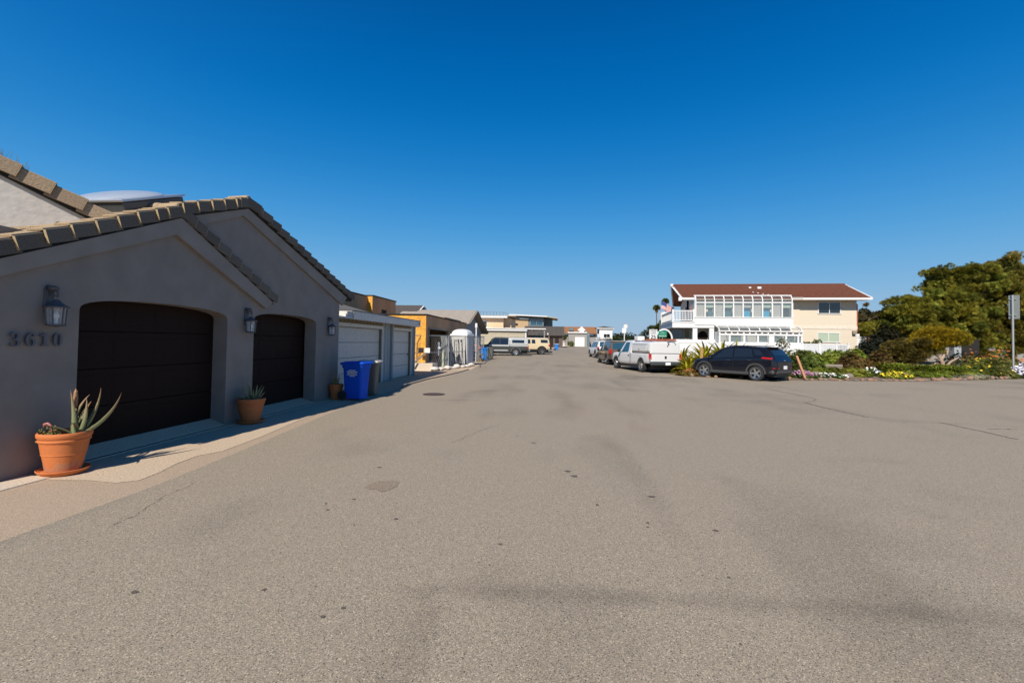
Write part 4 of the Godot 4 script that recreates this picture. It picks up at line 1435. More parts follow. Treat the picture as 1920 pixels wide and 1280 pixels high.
func build_far_street() -> void:
	var b: MB
	# small white gabled house behind the unfinished one
	var w := thing("white_gabled_house", "white house with pale gable and dark roof showing behind the unfinished house", "house", Vector3(0, 0, 0))
	gable_end(w, "wall", M.white, -17.0, -13.0, [[-41.8, 0.2], [-41.8, 3.9], [-44.4, 4.85], [-47.6, 3.9], [-47.6, 0.2]])
	gable_roof_x(w, M.roof_dark, -19.0, -12.6, -41.2, -44.4, -48.4, 3.82, 5.05)
	b = MB.new()
	b.bar(Vector3(-12.56, 3.74, -41.2), Vector3(-12.56, 4.97, -44.4), 0.06, 0.2, Vector3(1, 0, 0))
	b.bar(Vector3(-12.56, 4.97, -44.42), Vector3(-12.56, 3.74, -48.4), 0.06, 0.2, Vector3(1, 0, 0))
	part("barge_board", b, M.white, w)
	block(w, "chimney", M.alu_dark, -17.2, 4.4, -44.9, -16.2, 5.3, -44.2)
	# grey gabled house
	var g := thing("grey_gabled_house", "grey house with pale roof whose gable faces the street beyond the unfinished house", "house")
	var y := 0.12
	gable_end(g, "wall", M.grey_wall, -13.5, -7.6, [[-39.9, y], [-39.9, 3.1], [-43.2, 4.35], [-49.0, 2.7], [-49.0, y]])
	b = MB.new()
	var P := Transform3D(Basis(Vector3(0, 0, 1), Vector3(0, 1, 0), Vector3(-1, 0, 0)), Vector3.ZERO)
	b.prism(PackedVector2Array([Vector2(-39.3, 3.28), Vector2(-43.2, 4.55), Vector2(-43.2, 4.4), Vector2(-39.3, 3.12)]), 7.1, 14.0, P)
	part("roof", b, M.roof_pale, g)
	b = MB.new()
	b.prism(PackedVector2Array([Vector2(-50.6, 2.6), Vector2(-43.2, 4.548), Vector2(-43.2, 4.4), Vector2(-50.6, 2.45)]), 7.1, 14.0, P)
	part("roof", b, M.roof_pale, g)
	b = MB.new()
	b.bar(Vector3(-7.07, 3.2, -39.3), Vector3(-7.07, 4.48, -43.2), 0.05, 0.16, Vector3(1, 0, 0))
	b.bar(Vector3(-7.07, 4.48, -43.2), Vector3(-7.07, 2.53, -50.6), 0.05, 0.16, Vector3(1, 0, 0))
	part("barge_board", b, M.lumber_grey, g)
	window(g, Vector3(-7.6, 1.7, -42.2), 1.0, 1.2, true, M.glass_dark, M.grey_wall, 1)
	block(g, "vent", M.black, -7.62, 3.5, -41.4, -7.57, 3.8, -41.1)
	# tan garage with white fascia
	g = thing("tan_garage", "flat tan sided garage with a white fascia behind the grey pickup", "garage")
	y = 0.3
	block(g, "wall", M.tan_siding, -9.6, y, -64.0, -3.45, 3.0, -58.0)
	for i in 8:
		block(g, "siding_board", M.tan_siding, -9.6, y + 0.05 + i * 0.33, -58.0, -3.45, y + 0.05 + i * 0.33 + 0.31, -57.975)
	block(g, "fascia", M.white_clean, -9.8, 3.02, -64.3, -3.2, 3.17, -57.7)
	block(g, "roof_edge", M.white_clean, -9.7, 3.26, -64.2, -0.9, 3.38, -57.9)
	block(g, "roof", M.roof_dark, -9.75, 3.172, -64.25, -3.3, 3.258, -57.75)
	block(g, "corner_trim", M.white_clean, -3.44, y, -58.05, -3.30, 3.0, -57.93)
	b = MB.new()
	for k in [-3.6, -2.6, -1.6, -1.0]:
		b.bx(k, 3.1, -62.0, k + 0.1, 3.26, -58.0)
	part("rafter", b, M.lumber_grey, g)
	block(g, "garage_door", M.dark_in, -2.9, 0.4, -63.9, -1.2, 2.6, -63.6)
	block(g, "side_wall", M.slate_blue, -3.29, 1.9, -63.5, -1.3, 2.6, -63.3)
	block(g, "post", M.lumber_grey, -1.15, 0.4, -58.2, -1.0, 3.24, -58.05)
	block(g, "canopy_edge", M.white_clean, -1.9, 2.62, -60.0, -0.6, 2.86, -59.8)
	# peach house with roof-deck railing
	g = thing("peach_house", "two storey peach house with flat roof and railing above the tan garage", "house")
	block(g, "wall", M.peach, -11.0, 0.3, -74.0, -7.0, 5.0, -65.6)
	block(g, "wall", M.peach, -7.0, 0.3, -74.0, -5.95, 5.0, -66.4)
	block(g, "roof_slab", M.white_clean, -11.4, 5.0, -74.5, -6.4, 5.22, -64.9)
	block(g, "roof_slab", M.roof_pale, -11.4, 5.222, -74.5, -5.2, 5.34, -65.0)
	window(g, Vector3(-9.6, 4.1, -65.6), 0.5, 0.8, false, M.glass_dark, M.white_clean, 0)
	window(g, Vector3(-10.5, 4.1, -65.6), 0.35, 0.8, false, M.glass_dark, M.white_clean, 0)
	block(g, "balcony", M.white_clean, -11.0, 3.45, -65.58, -8.6, 3.6, -64.6)
	b = MB.new()
	b.cyl(Vector3(-11.2, 5.8, -65.2), Vector3(-7.0, 5.8, -65.2), 0.02)
	b.cyl(Vector3(-7.0, 5.8, -65.2), Vector3(-6.6, 5.8, -70.0), 0.02)
	for i in 10:
		b.cyl(Vector3(-11.2 + i * 0.466, 5.33, -65.2), Vector3(-11.2 + i * 0.466, 5.8, -65.2), 0.018)
	part("railing", b, M.alu_dark, g)
	# slate blue house with a flat white roof
	g = thing("blue_house", "slate blue house with wide windows and a thin white flat roof", "house")
	block(g, "wall", M.tan_wall, -10.6, 0.7, -126.0, -6.1, 7.4, -115.0)
	block(g, "wall", M.slate_blue, -6.05, 0.7, -126.0, -2.35, 7.7, -115.1)
	block(g, "wall", M.slate_blue, -2.35, 0.7, -126.0, -0.2, 7.6, -117.0)
	window(g, Vector3(-4.1, 6.45, -115.1), 3.0, 1.15, false, M.glass_blue, M.alu, 1)
	for k in 3:
		block(g, "board", M.alu_dark, -2.0 + k * 0.6, 5.9, -117.0, -1.92 + k * 0.6, 7.4, -116.95)
	b = MB.new()
	b.prism(PackedVector2Array([Vector2(-10.9, 8.2), Vector2(-1.5, 7.85), Vector2(-1.5, 8.08), Vector2(-10.9, 8.44)]), -126.5, -113.6)
	part("roof_slab", b, M.white_clean, g)
	b = MB.new()
	b.prism(PackedVector2Array([Vector2(-1.5, 7.85), Vector2(1.1, 7.5), Vector2(1.1, 7.64), Vector2(-1.5, 8.05)]), -126.5, -114.2)
	part("roof_slab", b, M.tan_siding, g)
	block(g, "balcony_opening", M.dark_in, -10.2, 5.7, -115.03, -8.7, 6.25, -114.95)
	# dark shingled house
	g = thing("shingled_house", "dark brown shingled house with a grey roof and its gable end in shade", "house")
	y = 0.45
	gable_end(g, "wall", M.brick_dark, -5.8, 1.95, [[-98.2, y], [-98.2, 3.4], [-102.6, 5.0], [-107.0, 3.4], [-107.0, y]])
	gable_roof_x(g, M.roof_dark, -6.2, 2.35, -97.6, -102.6, -107.6, 3.25, 5.2)
	for k in 3:
		block(g, "arch_opening", M.dark_in, -2.0 + k * 1.2, 0.7, -98.22, -1.2 + k * 1.2, 2.7, -98.16)
	block(g, "post", M.lumber_grey, -0.95, 0.5, -97.9, -0.8, 3.1, -97.75)
	# orange roofed houses
	g = thing("orange_roofed_house", "house with orange shingle roof and a small white gable at the far end", "house")
	y = 0.65
	block(g, "wall", M.grey_wall, 3.0, y, -133.0, 11.3, 3.9, -127.0)
	gable_roof_x(g, M.roof_orange, 2.8, 11.6, -126.0, -130.5, -135.0, 4.3, 6.15)
	gable_end(g, "gable", M.white_clean, 6.6, 8.5, [[-126.6, 4.4], [-126.6, 5.4], [-127.2, 5.4], [-127.2, 4.4]])
	b = MB.new()
	b.prism(PackedVector2Array([Vector2(6.5, 5.0), Vector2(7.55, 6.15), Vector2(8.6, 5.0), Vector2(8.1, 5.0), Vector2(8.1, 4.6), Vector2(7.0, 4.6), Vector2(7.0, 5.0)]), -127.0, -125.9)
	part("white_gable", b, M.white_clean, g)
	block(g, "dormer", M.slate_blue, 4.2, 4.9, -127.6, 5.3, 5.7, -126.6)
	g = thing("grey_garage", "grey garage with white door and white fascia at the far end of the street", "garage")
	block(g, "wall", M.grey_wall, 3.9, y, -126.0, 9.2, 4.0, -121.0)
	block(g, "fascia", M.white_clean, 3.7, 4.2, -126.0, 8.6, 4.5, -120.7)
	block(g, "door", M.white_clean, 5.6, y, -121.0, 8.0, 3.2, -120.93)
	gable_end(g, "wall", M.slate_blue, 8.62, 9.3, [[-120.9, y], [-120.9, 3.8], [-123.4, 4.6], [-126.0, 3.8], [-126.0, y]])
	# white house on the right at the end
	g = thing("white_villa", "white house with a dark flat roof where the street bends out of sight", "house")
	block(g, "wall", M.white_clean, 12.4, 0.6, -134.0, 15.9, 5.6, -128.0)
	block(g, "wall", M.white_shade, 11.2, 0.6, -132.0, 12.4, 4.2, -127.0)
	block(g, "roof_slab", M.white_clean, 11.6, 5.6, -134.4, 16.3, 5.9, -127.6)
	b = MB.new()
	b.prism(PackedVector2Array([Vector2(11.4, 5.902), Vector2(13.6, 6.3), Vector2(16.4, 5.902)]), -134.4, -127.5)
	part("roof", b, M.roof_dark, g)
	window(g, Vector3(14.4, 3.6, -128.0), 1.6, 1.2, false, M.glass_dark, M.white_clean, 1)
	# small things along the far left kerb
	bin("blue_bin", "bright blue bin standing in front of the dark shingled house", on(0.55, -76.0), 0.3, M.bin_cyan, M.white_clean, false)
	var s := thing("stone_planter", "tall pale stone planter with a clipped bush at the far left kerb", "planter", on(2.6, -112.0, 0.1))
	b = MB.new()
	b.lathe([Vector2(0.45, 0.0), Vector2(0.28, 0.2), Vector2(0.25, 0.9), Vector2(0.5, 1.4), Vector2(0, 1.4)], 14)
	part("urn", b, M.stucco_pale, s)
	crown(s, "foliage", [[Vector3(0, 2.1, 0), Vector3(0.7, 0.8, 0.7)]], 260, 0.16, Color(0.10, 0.12, 0.02), 71)
	s = thing("round_bush", "round green bush beside the stone planter at the far left kerb", "bush", on(4.3, -114.0, 0.1))
	crown(s, "foliage", [[Vector3(0, 0.6, 0), Vector3(0.9, 0.8, 0.9)]], 260, 0.16, Color(0.08, 0.11, 0.02), 72)
	# hedge and trees on the right side of the street, seen between the signs and the white truck
	s = thing("dark_hedge", "dark trimmed hedge on the far right before the shore", "hedge", on(12.5, -120.0))
	crown(s, "foliage", [[Vector3(4, 1.2, 0), Vector3(4.5, 1.6, 1.5)], [Vector3(7, 1.8, -6), Vector3(3.5, 2.2, 2)], [Vector3(9.5, 1.5, -4), Vector3(4, 1.8, 2)]], 1800, 0.3, Color(0.035, 0.045, 0.02), 73)

# ---------------------------------------------------------------- the cream house on the right
func build_cream_house() -> void:
	# local x runs along the front to the right, z towards the street; origin at the right front corner
	var g := thing("cream_house", "two storey cream house with brown roof, white glazed sunrooms and a balcony", "house", Vector3(23.88, 0, -39.25), deg_to_rad(-5))
	block(g, "wall", M.cream, -12.2, 0.0, -6.4, 0.0, 5.36, 0.0)
	block(g, "belt_board", M.cream_band, -4.9, 3.1, 0.003, 0.02, 3.34, 0.03)
	block(g, "belt_board", M.cream_band, 0.003, 3.1, -6.4, 0.03, 3.34, 0.028)
	block(g, "downspout", M.rust, 0.004, 2.9, -0.1, 0.07, 5.1, 0.02)
	for i in 5:
		block(g, "siding_joint", M.cream_band, -4.85, 0.5 + i * 0.5, 0.002, 0.0, 0.506 + i * 0.5, 0.006)
	# roof
	var b := MB.new()
	for sl in [[Vector3(-13.35, 5.52, 0.85), Vector3(0.62, 5.52, 0.85), Vector3(0.62, 7.08, -3.2), Vector3(-13.55, 7.08, -3.2)], [Vector3(-12.7, 5.52, -7.25), Vector3(0.62, 5.52, -7.25), Vector3(0.62, 7.078, -3.202), Vector3(-13.55, 7.078, -3.202)]]:
		b = MB.new()
		var dn := Vector3(0, -0.10, 0)
		var ctr: Vector3 = (sl[0] + sl[2]) * 0.5 + dn * 0.5
		b.q(sl[0], sl[1], sl[2], sl[3], Vector3.UP)
		b.q(sl[0] + dn, sl[1] + dn, sl[2] + dn, sl[3] + dn, Vector3.DOWN)
		for i in 4:
			var p: Vector3 = sl[i]
			var q: Vector3 = sl[(i + 1) % 4]
			b.q(p, q, q + dn, p + dn, (p + q) * 0.5 - ctr)
		part("roof", b, M.roof_brown, g)
	b = MB.new()
	# shingle courses give the slope its fine horizontal steps
	for i in 22:
		var t0 := float(i) / 22.0
		var zz := lerpf(0.87, -3.2, t0)
		var yy := lerpf(5.53, 7.09, t0)
		b.box(Vector3(-6.39, yy + 0.004, zz - 0.08), Vector3(14.0, 0.012, 0.20), 0.0, Transform3D.IDENTITY)
	part("shingle_course", b, M.roof_brown, g)
	block(g, "ridge_cap", M.roof_brown, -13.56, 7.06, -3.32, 0.63, 7.12, -3.08)
	block(g, "fascia", M.white_clean, -4.25, 5.36, 0.86, 0.66, 5.52, 0.90)
	block(g, "fascia", M.white_clean, -5.0, 5.42, 0.80, -4.2, 5.56, 0.855)
	block(g, "fascia", M.white_clean, -13.4, 5.36, 0.86, -12.3, 5.53, 0.90)
	block(g, "gutter_end", M.white_clean, -13.62, 5.26, 0.80, -13.38, 5.56, 0.98)
	b = MB.new()
	b.bar(Vector3(-13.37, 5.50, 0.9), Vector3(-13.57, 7.04, -3.18), 0.05, 0.17, Vector3(1, 0, 0))
	b.bar(Vector3(-13.57, 7.04, -3.22), Vector3(-12.72, 5.48, -7.3), 0.05, 0.17, Vector3(1, 0, 0))
	b.bar(Vector3(0.64, 5.50, 0.9), Vector3(0.64, 7.04, -3.18), 0.05, 0.15, Vector3(1, 0, 0))
	part("barge_board", b, M.white_clean, g)
	block(g, "ridge_end", M.white_clean, -13.66, 6.86, -3.36, -13.42, 7.14, -3.04)
	block(g, "soffit", M.cream_band, -12.2, 5.363, 0.0, 0.55, 5.40, 0.84)
	gable_end(g, "gable_wall", M.cream, -12.19, -12.0, [[0.0, 5.362], [-3.2, 6.9], [-6.4, 5.362]])
	gable_end(g, "gable_wall", M.cream, -0.2, -0.002, [[0.0, 5.362], [-3.2, 6.9], [-6.4, 5.362]])
	for k in [[-6.6, -1.9, 0.12], [-7.3, -2.0, 0.07]]:
		block(g, "roof_vent", M.white_clean, k[0] - k[2], 6.5, k[1] - 0.1, k[0] + k[2] * 1.5, 6.72, k[1] + 0.1)
	b = MB.new()
	for i in 4:
		b.bx(-7.6 + i * 0.35, 6.05 - 0.08 * i, -0.35 + i * 0.1, -7.5 + i * 0.35, 6.12 - 0.08 * i, -0.25 + i * 0.1)
	part("bird_dropping", b, M.white_shade, g)
	window(g, Vector3(-1.97, 4.785, 0.0), 1.54, 0.86, false, M.glass_dark, M.white_clean, 1)
	window(g, Vector3(-2.03, 2.43, 0.0), 1.52, 0.68, false, M.curtain, M.white_clean, 1)
	block(g, "wall_lamp", M.lumber_grey, -0.35, 2.72, 0.004, -0.12, 2.98, 0.22)
	block(g, "corner_pipe", M.white_clean, 0.05, 1.0, -0.4, 0.25, 2.75, -0.1)

	# upper sunroom: low white wall, ten glazed bays with a curved glass eave
	var x0 := -12.34
	var x1 := -5.02
	block(g, "sunroom_wall", M.white, x0, 3.30, 0.003, x1, 3.90, 1.0)
	block(g, "sunroom_sill", M.white_clean, x0 - 0.05, 3.902, 0.2, x1 + 0.05, 3.96, 1.05)
	block(g, "sunroom_head", M.white_clean, x0 - 0.04, 5.68, 0.35, x1 + 0.04, 5.76, 0.66)
	var bays := 10
	var curve := func(t: float) -> Vector3:
		var a := t * PI * 0.5
		return Vector3(0, 5.12 + 0.56 * sin(a), 0.55 + 0.45 * cos(a))
	for i in bays + 1:
		var xx := lerpf(x0 + 0.05, x1 - 0.05, float(i) / bays)
		b = MB.new()
		b.bx(xx - 0.05, 3.962, 0.93, xx + 0.05, 5.12, 1.02, 0.006)
		for k in 6:
			var p: Vector3 = curve.call(k / 6.0)
			var q: Vector3 = curve.call((k + 1) / 6.0)
			b.bar(p + Vector3(xx, 0, 0), q + Vector3(xx, 0, 0), 0.09, 0.07, Vector3(1, 0, 0))
		part("sunroom_mullion", b, M.white_clean, g)
	block(g, "sunroom_rail", M.white_clean, x0, 5.08, 0.94, x1, 5.17, 1.005)
	for i in bays:
		var xa := lerpf(x0 + 0.05, x1 - 0.05, float(i) / bays) + 0.052
		var xb := lerpf(x0 + 0.05, x1 - 0.05, float(i + 1) / bays) - 0.052
		b = MB.new()
		b.bx(xa, 3.964, 0.955, xb, 5.078, 0.963)
		var pn := part("sunroom_pane", b, M.pane, g)
		b = MB.new()
		for k in 5:
			var p: Vector3 = curve.call((k + 0.05) / 5.0)
			var q: Vector3 = curve.call((k + 1.0) / 5.0)
			var o := Vector3(0, p.y - 5.0, p.z - 0.4)
			b.q(Vector3(xa, p.y, p.z), Vector3(xb, p.y, p.z), Vector3(xb, q.y, q.z), Vector3(xa, q.y, q.z), o)
		part("curved_pane", b, M.pane, g)
		# blinds and curtains inside
		if i % 2 == 0:
			block(g, "blind", M.shade_cloth, xa, 3.97, 0.80, xb, 5.10, 0.83)
		else:
			block(g, "blind", M.curtain if i != 5 else M.shade_cloth, xa, 4.72, 0.78, xb, 5.10, 0.80)
			block(g, "blind", [M.teal_dark, M.teal_dark, M.teal, M.teal, M.dark_in][i / 2], lerpf(xa, xb, 0.45 if i == 1 else 0.0), 3.97, 0.5, xb, 4.72, 0.52)
	block(g, "curtain_rod", M.white_clean, x0 + 0.06, 5.10, 0.84, x1 - 0.06, 5.14, 0.88)
	block(g, "sunroom_end", M.white_clean, x1 - 0.003, 3.30, 0.003, x1 + 0.03, 5.1, 1.0)
	block(g, "sunroom_end", M.white_clean, x0 - 0.03, 3.90, 0.003, x0 + 0.003, 5.7, 0.9)

	# lower sunroom: sloping glass roof, blocks of windows, white wall
	var l0 := -10.80
	var l1 := -4.78
	block(g, "lower_wall", M.white_clean, l0, 0.0, 0.01, l1, 1.96, 2.2)
	block(g, "lower_head", M.white_clean, l0, 2.46, 2.0, l1, 2.60, 2.22)
	block(g, "lower_rail", M.white_clean, l0 - 0.05, 2.76, 2.1, l1 + 0.05, 2.84, 2.26)
	block(g, "lower_end", M.white_clean, l1 - 0.06, 1.962, 0.02, l1, 2.75, 2.19)
	block(g, "lower_end", M.white_clean, l0, 1.962, 0.02, l0 + 0.06, 2.75, 2.19)
	b = MB.new()
	for i in 14:
		b.bx(l0 + 0.02 + i * 0.44, 2.602, 2.05, l0 + 0.12 + i * 0.44, 2.758, 2.2)
	part("lower_louvre_post", b, M.white_clean, g)
	block(g, "lower_back", M.shade_cloth, l0 + 0.1, 1.97, 1.0, l1 - 0.1, 2.46, 1.03)
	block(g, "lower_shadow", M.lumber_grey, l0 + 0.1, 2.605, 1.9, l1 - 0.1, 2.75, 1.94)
	var posts := [l0, -10.05, -9.0, -8.0, -7.15, -6.9, -6.0, -5.15, -4.9]
	for i in posts.size():
		block(g, "lower_mullion", M.white_clean, posts[i], 1.963, 2.1, posts[i] + (0.12 if i != 4 else 0.26), 2.458, 2.2)
	for i in posts.size() - 1:
		var xa: float = posts[i] + (0.121 if i != 4 else 0.261)
		if posts[i + 1] - xa > 0.02:
			block(g, "lower_pane", M.pane, xa, 1.964, 2.13, posts[i + 1] - 0.001, 2.457, 2.138)
			if i % 2 == 1 or i == 6:
				block(g, "lower_curtain", M.curtain, xa, 1.964, 1.6, posts[i + 1], 2.457, 1.62)
	for i in 9:
		var xx := lerpf(l0 + 0.04, l1 - 0.04, i / 8.0)
		b = MB.new()
		b.bar(Vector3(xx, 2.80, 2.2), Vector3(xx, 3.02, 1.95), 0.08, 0.06, Vector3(1, 0, 0))
		b.bar(Vector3(xx, 3.02, 1.95), Vector3(xx, 3.25, 1.02), 0.08, 0.06, Vector3(1, 0, 0))
		part("lower_rafter", b, M.white_clean, g)
		if i < 8:
			var xb := lerpf(l0 + 0.04, l1 - 0.04, (i + 1) / 8.0) - 0.042
			b = MB.new()
			b.q(Vector3(xx + 0.042, 2.83, 2.19), Vector3(xb, 2.83, 2.19), Vector3(xb, 3.03, 1.95), Vector3(xx + 0.042, 3.03, 1.95), Vector3(0, 0.7, 0.7))
			b.q(Vector3(xx + 0.042, 3.03, 1.95), Vector3(xb, 3.03, 1.95), Vector3(xb, 3.26, 1.02), Vector3(xx + 0.042, 3.26, 1.02), Vector3(0, 0.7, 0.2))
			part("roof_pane", b, M.pane, g)
	block(g, "lower_header", M.white_clean, l0 - 0.02, 3.24, 1.003, l1 + 0.02, 3.298, 1.1)

	# balcony on the left with the porch under it
	block(g, "balcony_floor", M.white, -14.1, 3.06, -6.0, -10.85, 3.5, 0.95)
	block(g, "balcony_floor_edge", M.white_clean, -14.15, 3.502, -6.0, -12.35, 3.58, 1.0)
	for z in [0.92]:
		b = MB.new()
		b.bx(-14.05, 4.40, 0.88, -12.45, 4.48, 0.96, 0.01)
		b.bx(-14.05, 3.66, 0.89, -12.45, 3.72, 0.95)
		part("balcony_rail", b, M.white_clean, g)
		for i in 13:
			block(g, "baluster", M.white_clean, -13.93 + i * 0.12, 3.72, 0.90, -13.885 + i * 0.12, 4.40, 0.94)
	b = MB.new()
	b.bx(-14.09, 4.40, -5.5, -14.01, 4.48, 0.87, 0.01)
	b.bx(-14.08, 3.66, -5.5, -14.02, 3.72, 0.87)
	part("balcony_rail", b, M.white_clean, g)
	for i in 40:
		block(g, "baluster", M.white_clean, -14.07, 3.72, 0.75 - i * 0.15, -14.03, 4.40, 0.79 - i * 0.15)
	for p in [[-14.05, 0.92], [-12.42, 0.92], [-14.05, -5.5]]:
		block(g, "balcony_post", M.white_clean, p[0] - 0.07, 3.582, p[1] - 0.07, p[0] + 0.07, 4.56, p[1] + 0.07, 0.01)
	# set-back side of the upper floor with a door, in the shade of the roof
	block(g, "side_door", M.glass_blue, -12.23, 3.6, -1.6, -12.205, 5.2, -0.6)
	block(g, "upper_post", M.brown_door, -12.75, 3.58, -0.35, -12.6, 5.36, -0.2)
	block(g, "side_window", M.glass_dark, -12.23, 4.0, -4.4, -12.205, 5.1, -3.0)
	# porch: pillars, low white wall, arched dark door, dim back wall
	for p in [-12.3, -11.02]:
		block(g, "porch_pillar", M.white_clean, p - 0.19, 0.0, 0.55, p + 0.17, 3.058, 0.9, 0.01)
	block(g, "porch_back", M.tan_siding, -14.0, 0.0, -0.3, -12.21, 3.05, -0.15)
	block(g, "porch_front_wall", M.white_clean, -14.3, 0.0, 0.92, -10.8, 2.1, 1.08)
	b = MB.new()
	var ar := PackedVector2Array([Vector2(-11.95, 0.4)])
	for i in 13:
		var a := PI - PI * i / 12.0
		ar.append(Vector2(-11.55 + 0.38 * cos(a), 2.45 + 0.38 * sin(a)))
	ar.append(Vector2(-11.17, 0.4))
	b.prism(ar, 0.003, 0.05)
	part("arched_door", b, M.brown_door, g)
	window(g, Vector3(-13.55, 2.45, -0.15), 0.85, 1.0, false, M.glass_dark, M.lumber_grey, 2)
	block(g, "porch_curtain", M.siding_tan, -12.95, 1.6, -0.1, -12.6, 3.0, -0.05)
	block(g, "porch_side", M.slate_blue, -10.85, 1.2, 0.2, -10.83, 3.0, 0.9)
	block(g, "porch_lamp", M.black, -12.95, 2.92, 0.9, -12.85, 3.04, 0.97)

	# things that stand round the house
	var f := thing("white_garden_wall", "plain white garden wall below the sunrooms, behind the strap leaved plants", "wall", g.position, g.rotation.y)
	block(f, "wall", M.white_clean, -14.6, 0.0, 2.45, -4.90, 1.80, 2.6)
	block(f, "coping", M.white_clean, -14.65, 1.803, 2.42, -10.9, 1.86, 2.63)
	f = thing("vinyl_fence", "white panel fence with capped posts in front of the cream wall", "fence", g.position, g.rotation.y)
	var fp := [-4.82, -3.62, -2.48, -1.66]
	for i in 4:
		b = MB.new()
		b.bx(fp[i] - 0.065, 0.0, 2.14, fp[i] + 0.065, 1.93, 2.27, 0.008)
		b.box(Vector3(fp[i], 1.955, 2.205), Vector3(0.17, 0.05, 0.17), 0.012)
		part("fence_post", b, M.white_clean, f)
		if i < 3:
			b = MB.new()
			b.bx(fp[i] + 0.066, 0.14, 2.185, fp[i + 1] - 0.066, 1.82, 2.215)
			for k in 7:
				var xx: float = lerpf(fp[i] + 0.07, fp[i + 1] - 0.07, (k + 0.5) / 7.0)
				b.bx(xx - 0.07, 0.16, 2.216, xx + 0.07, 1.80, 2.222)
			part("fence_panel", b, M.white_shade, f)
			block(f, "fence_rail", M.white_clean, fp[i] + 0.066, 1.822, 2.17, fp[i + 1] - 0.066, 1.90, 2.23)
	f = thing("lattice_screen", "white diagonal lattice screen between the cream house and the dark hedge", "lattice", g.position, g.rotation.y)
	b = MB.new()
	b.bx(0.36, 2.46, -0.53, 1.95, 2.53, -0.46)
	b.bx(0.36, 1.3, -0.53, 1.95, 1.36, -0.46)
	b.bx(0.30, 0.3, -0.53, 0.37, 2.53, -0.46)
	b.bx(1.95, 0.3, -0.53, 2.02, 2.53, -0.46)
	part("frame", b, M.white_clean, f)
	for dir in [-1.0, 1.0]:
		for i in range(-12, 18):
			var xs := 0.37 + i * 0.13
			var pts: Array[Vector2] = []
			var ya := 1.36
			var xa := xs
			var yb := 2.46
			var xb: float = xs + dir * 1.1
			if dir < 0.0:
				xa += 1.1; xb += 1.1
			# clip to the frame
			var t0 := 0.0
			var t1 := 1.0
			if dir > 0.0:
				t0 = maxf(0.0, (0.37 - xa) / 1.1)
				t1 = minf(1.0, (1.95 - xa) / 1.1)
			else:
				t0 = maxf(0.0, (xa - 1.95) / 1.1)
				t1 = minf(1.0, (xa - 0.37) / 1.1)
			if t1 - t0 < 0.03: continue
			b = MB.new()
			b.bar(Vector3(lerpf(xa, xb, t0), lerpf(ya, yb, t0), -0.495 + 0.006 * dir), Vector3(lerpf(xa, xb, t1), lerpf(ya, yb, t1), -0.495 + 0.006 * dir), 0.01, 0.045, Vector3.UP)
			part("lattice_slat", b, M.white_clean, f)
	f = thing("sun_ornament", "orange terracotta sun ornament hanging on the white lattice", "ornament", g.position + Basis(Vector3.UP, g.rotation.y) * Vector3(1.08, 2.27, -0.44), g.rotation.y)
	b = MB.new()
	b.lathe([Vector2(0.15, 0.0), Vector2(0.15, 0.02), Vector2(0.08, 0.05), Vector2(0, 0.055)], 20, Transform3D(Basis(Vector3(1, 0, 0), PI / 2), Vector3.ZERO))
	part("face", b, M.orange, f)
	b = MB.new()
	for i in 12:
		var a := TAU * i / 12.0
		b.tri(Vector3(cos(a) * 0.22, sin(a) * 0.22, 0.01), Vector3(cos(a + 0.2) * 0.14, sin(a + 0.2) * 0.14, 0.015), Vector3(cos(a - 0.2) * 0.14, sin(a - 0.2) * 0.14, 0.015), Vector3(0, 0, 1))
	part("ray", b, M.orange, f)
	f = thing("hand_rail", "dark metal hand rail by the steps at the corner of the cream house", "hand rail", g.position, g.rotation.y)
	b = MB.new()
	b.tube(PackedVector3Array([Vector3(-0.75, 0.2, 3.2), Vector3(-0.75, 1.35, 3.2), Vector3(-0.6, 1.48, 3.0), Vector3(0.5, 1.75, 1.5), Vector3(1.1, 1.78, 1.0)]), PackedFloat32Array([0.035]), 8)
	b.cyl(Vector3(0.1, 0.3, 2.0), Vector3(0.1, 1.62, 2.0), 0.03)
	part("rail", b, M.alu_dark, f)
	b = MB.new()
	b.bx(-0.95, 0.0, 2.7, -0.85, 1.2, 2.8)
	b.bx(-0.3, 0.0, 2.7, -0.2, 1.3, 2.8)
	part("post", b, M.white_clean, f)
	# white arch of an arbour left of the porch
	f = thing("white_arbour", "white rounded garden arch behind the green road sign", "arbour", g.position, g.rotation.y)
	b = MB.new()
	var pts := PackedVector3Array([Vector3(-15.47, 0.2, 1.7), Vector3(-15.47, 2.05, 1.7)])
	for i in 13:
		var a := PI - PI * i / 12.0
		pts.append(Vector3(-14.85 + 0.62 * cos(a), 2.08 + 0.78 * sin(a), 1.7))
	pts.append(Vector3(-14.23, 0.2, 1.7))
	b.tube(pts, PackedFloat32Array([0.075]), 8)
	part("arch", b, M.white_clean, f)
	b = MB.new()
	b.bx(-15.44, 2.0, 1.65, -14.26, 2.09, 1.75)
	part("cross_bar", b, M.white_clean, f)

# ---------------------------------------------------------------- vehicles
# Each body is a loft along its length (local +x is forward, +z the driver's far side).
func car_section(P: Dictionary, x: float) -> Dictionary:
	var hw: float = P.w * 0.5 * lookup(P.plan, x)
	var belt: float = lookup(P.belt, x)
	var top: float = maxf(lookup(P.top, x), belt + 0.004)
	var low: float = lookup(P.low, x)
	for xw in [P.xf, P.xr]:
		var dx: float = absf(x - xw)
		var R: float = P.wr + 0.055
		if dx < R:
			low = maxf(low, P.wr + sqrt(R * R - dx * dx))
	var rise: float = top - belt
	var rw: float = hw - 0.05 - P.tumble * rise
	return {"hw": hw, "belt": belt, "top": top, "low": low, "rw": rw, "rise": rise}

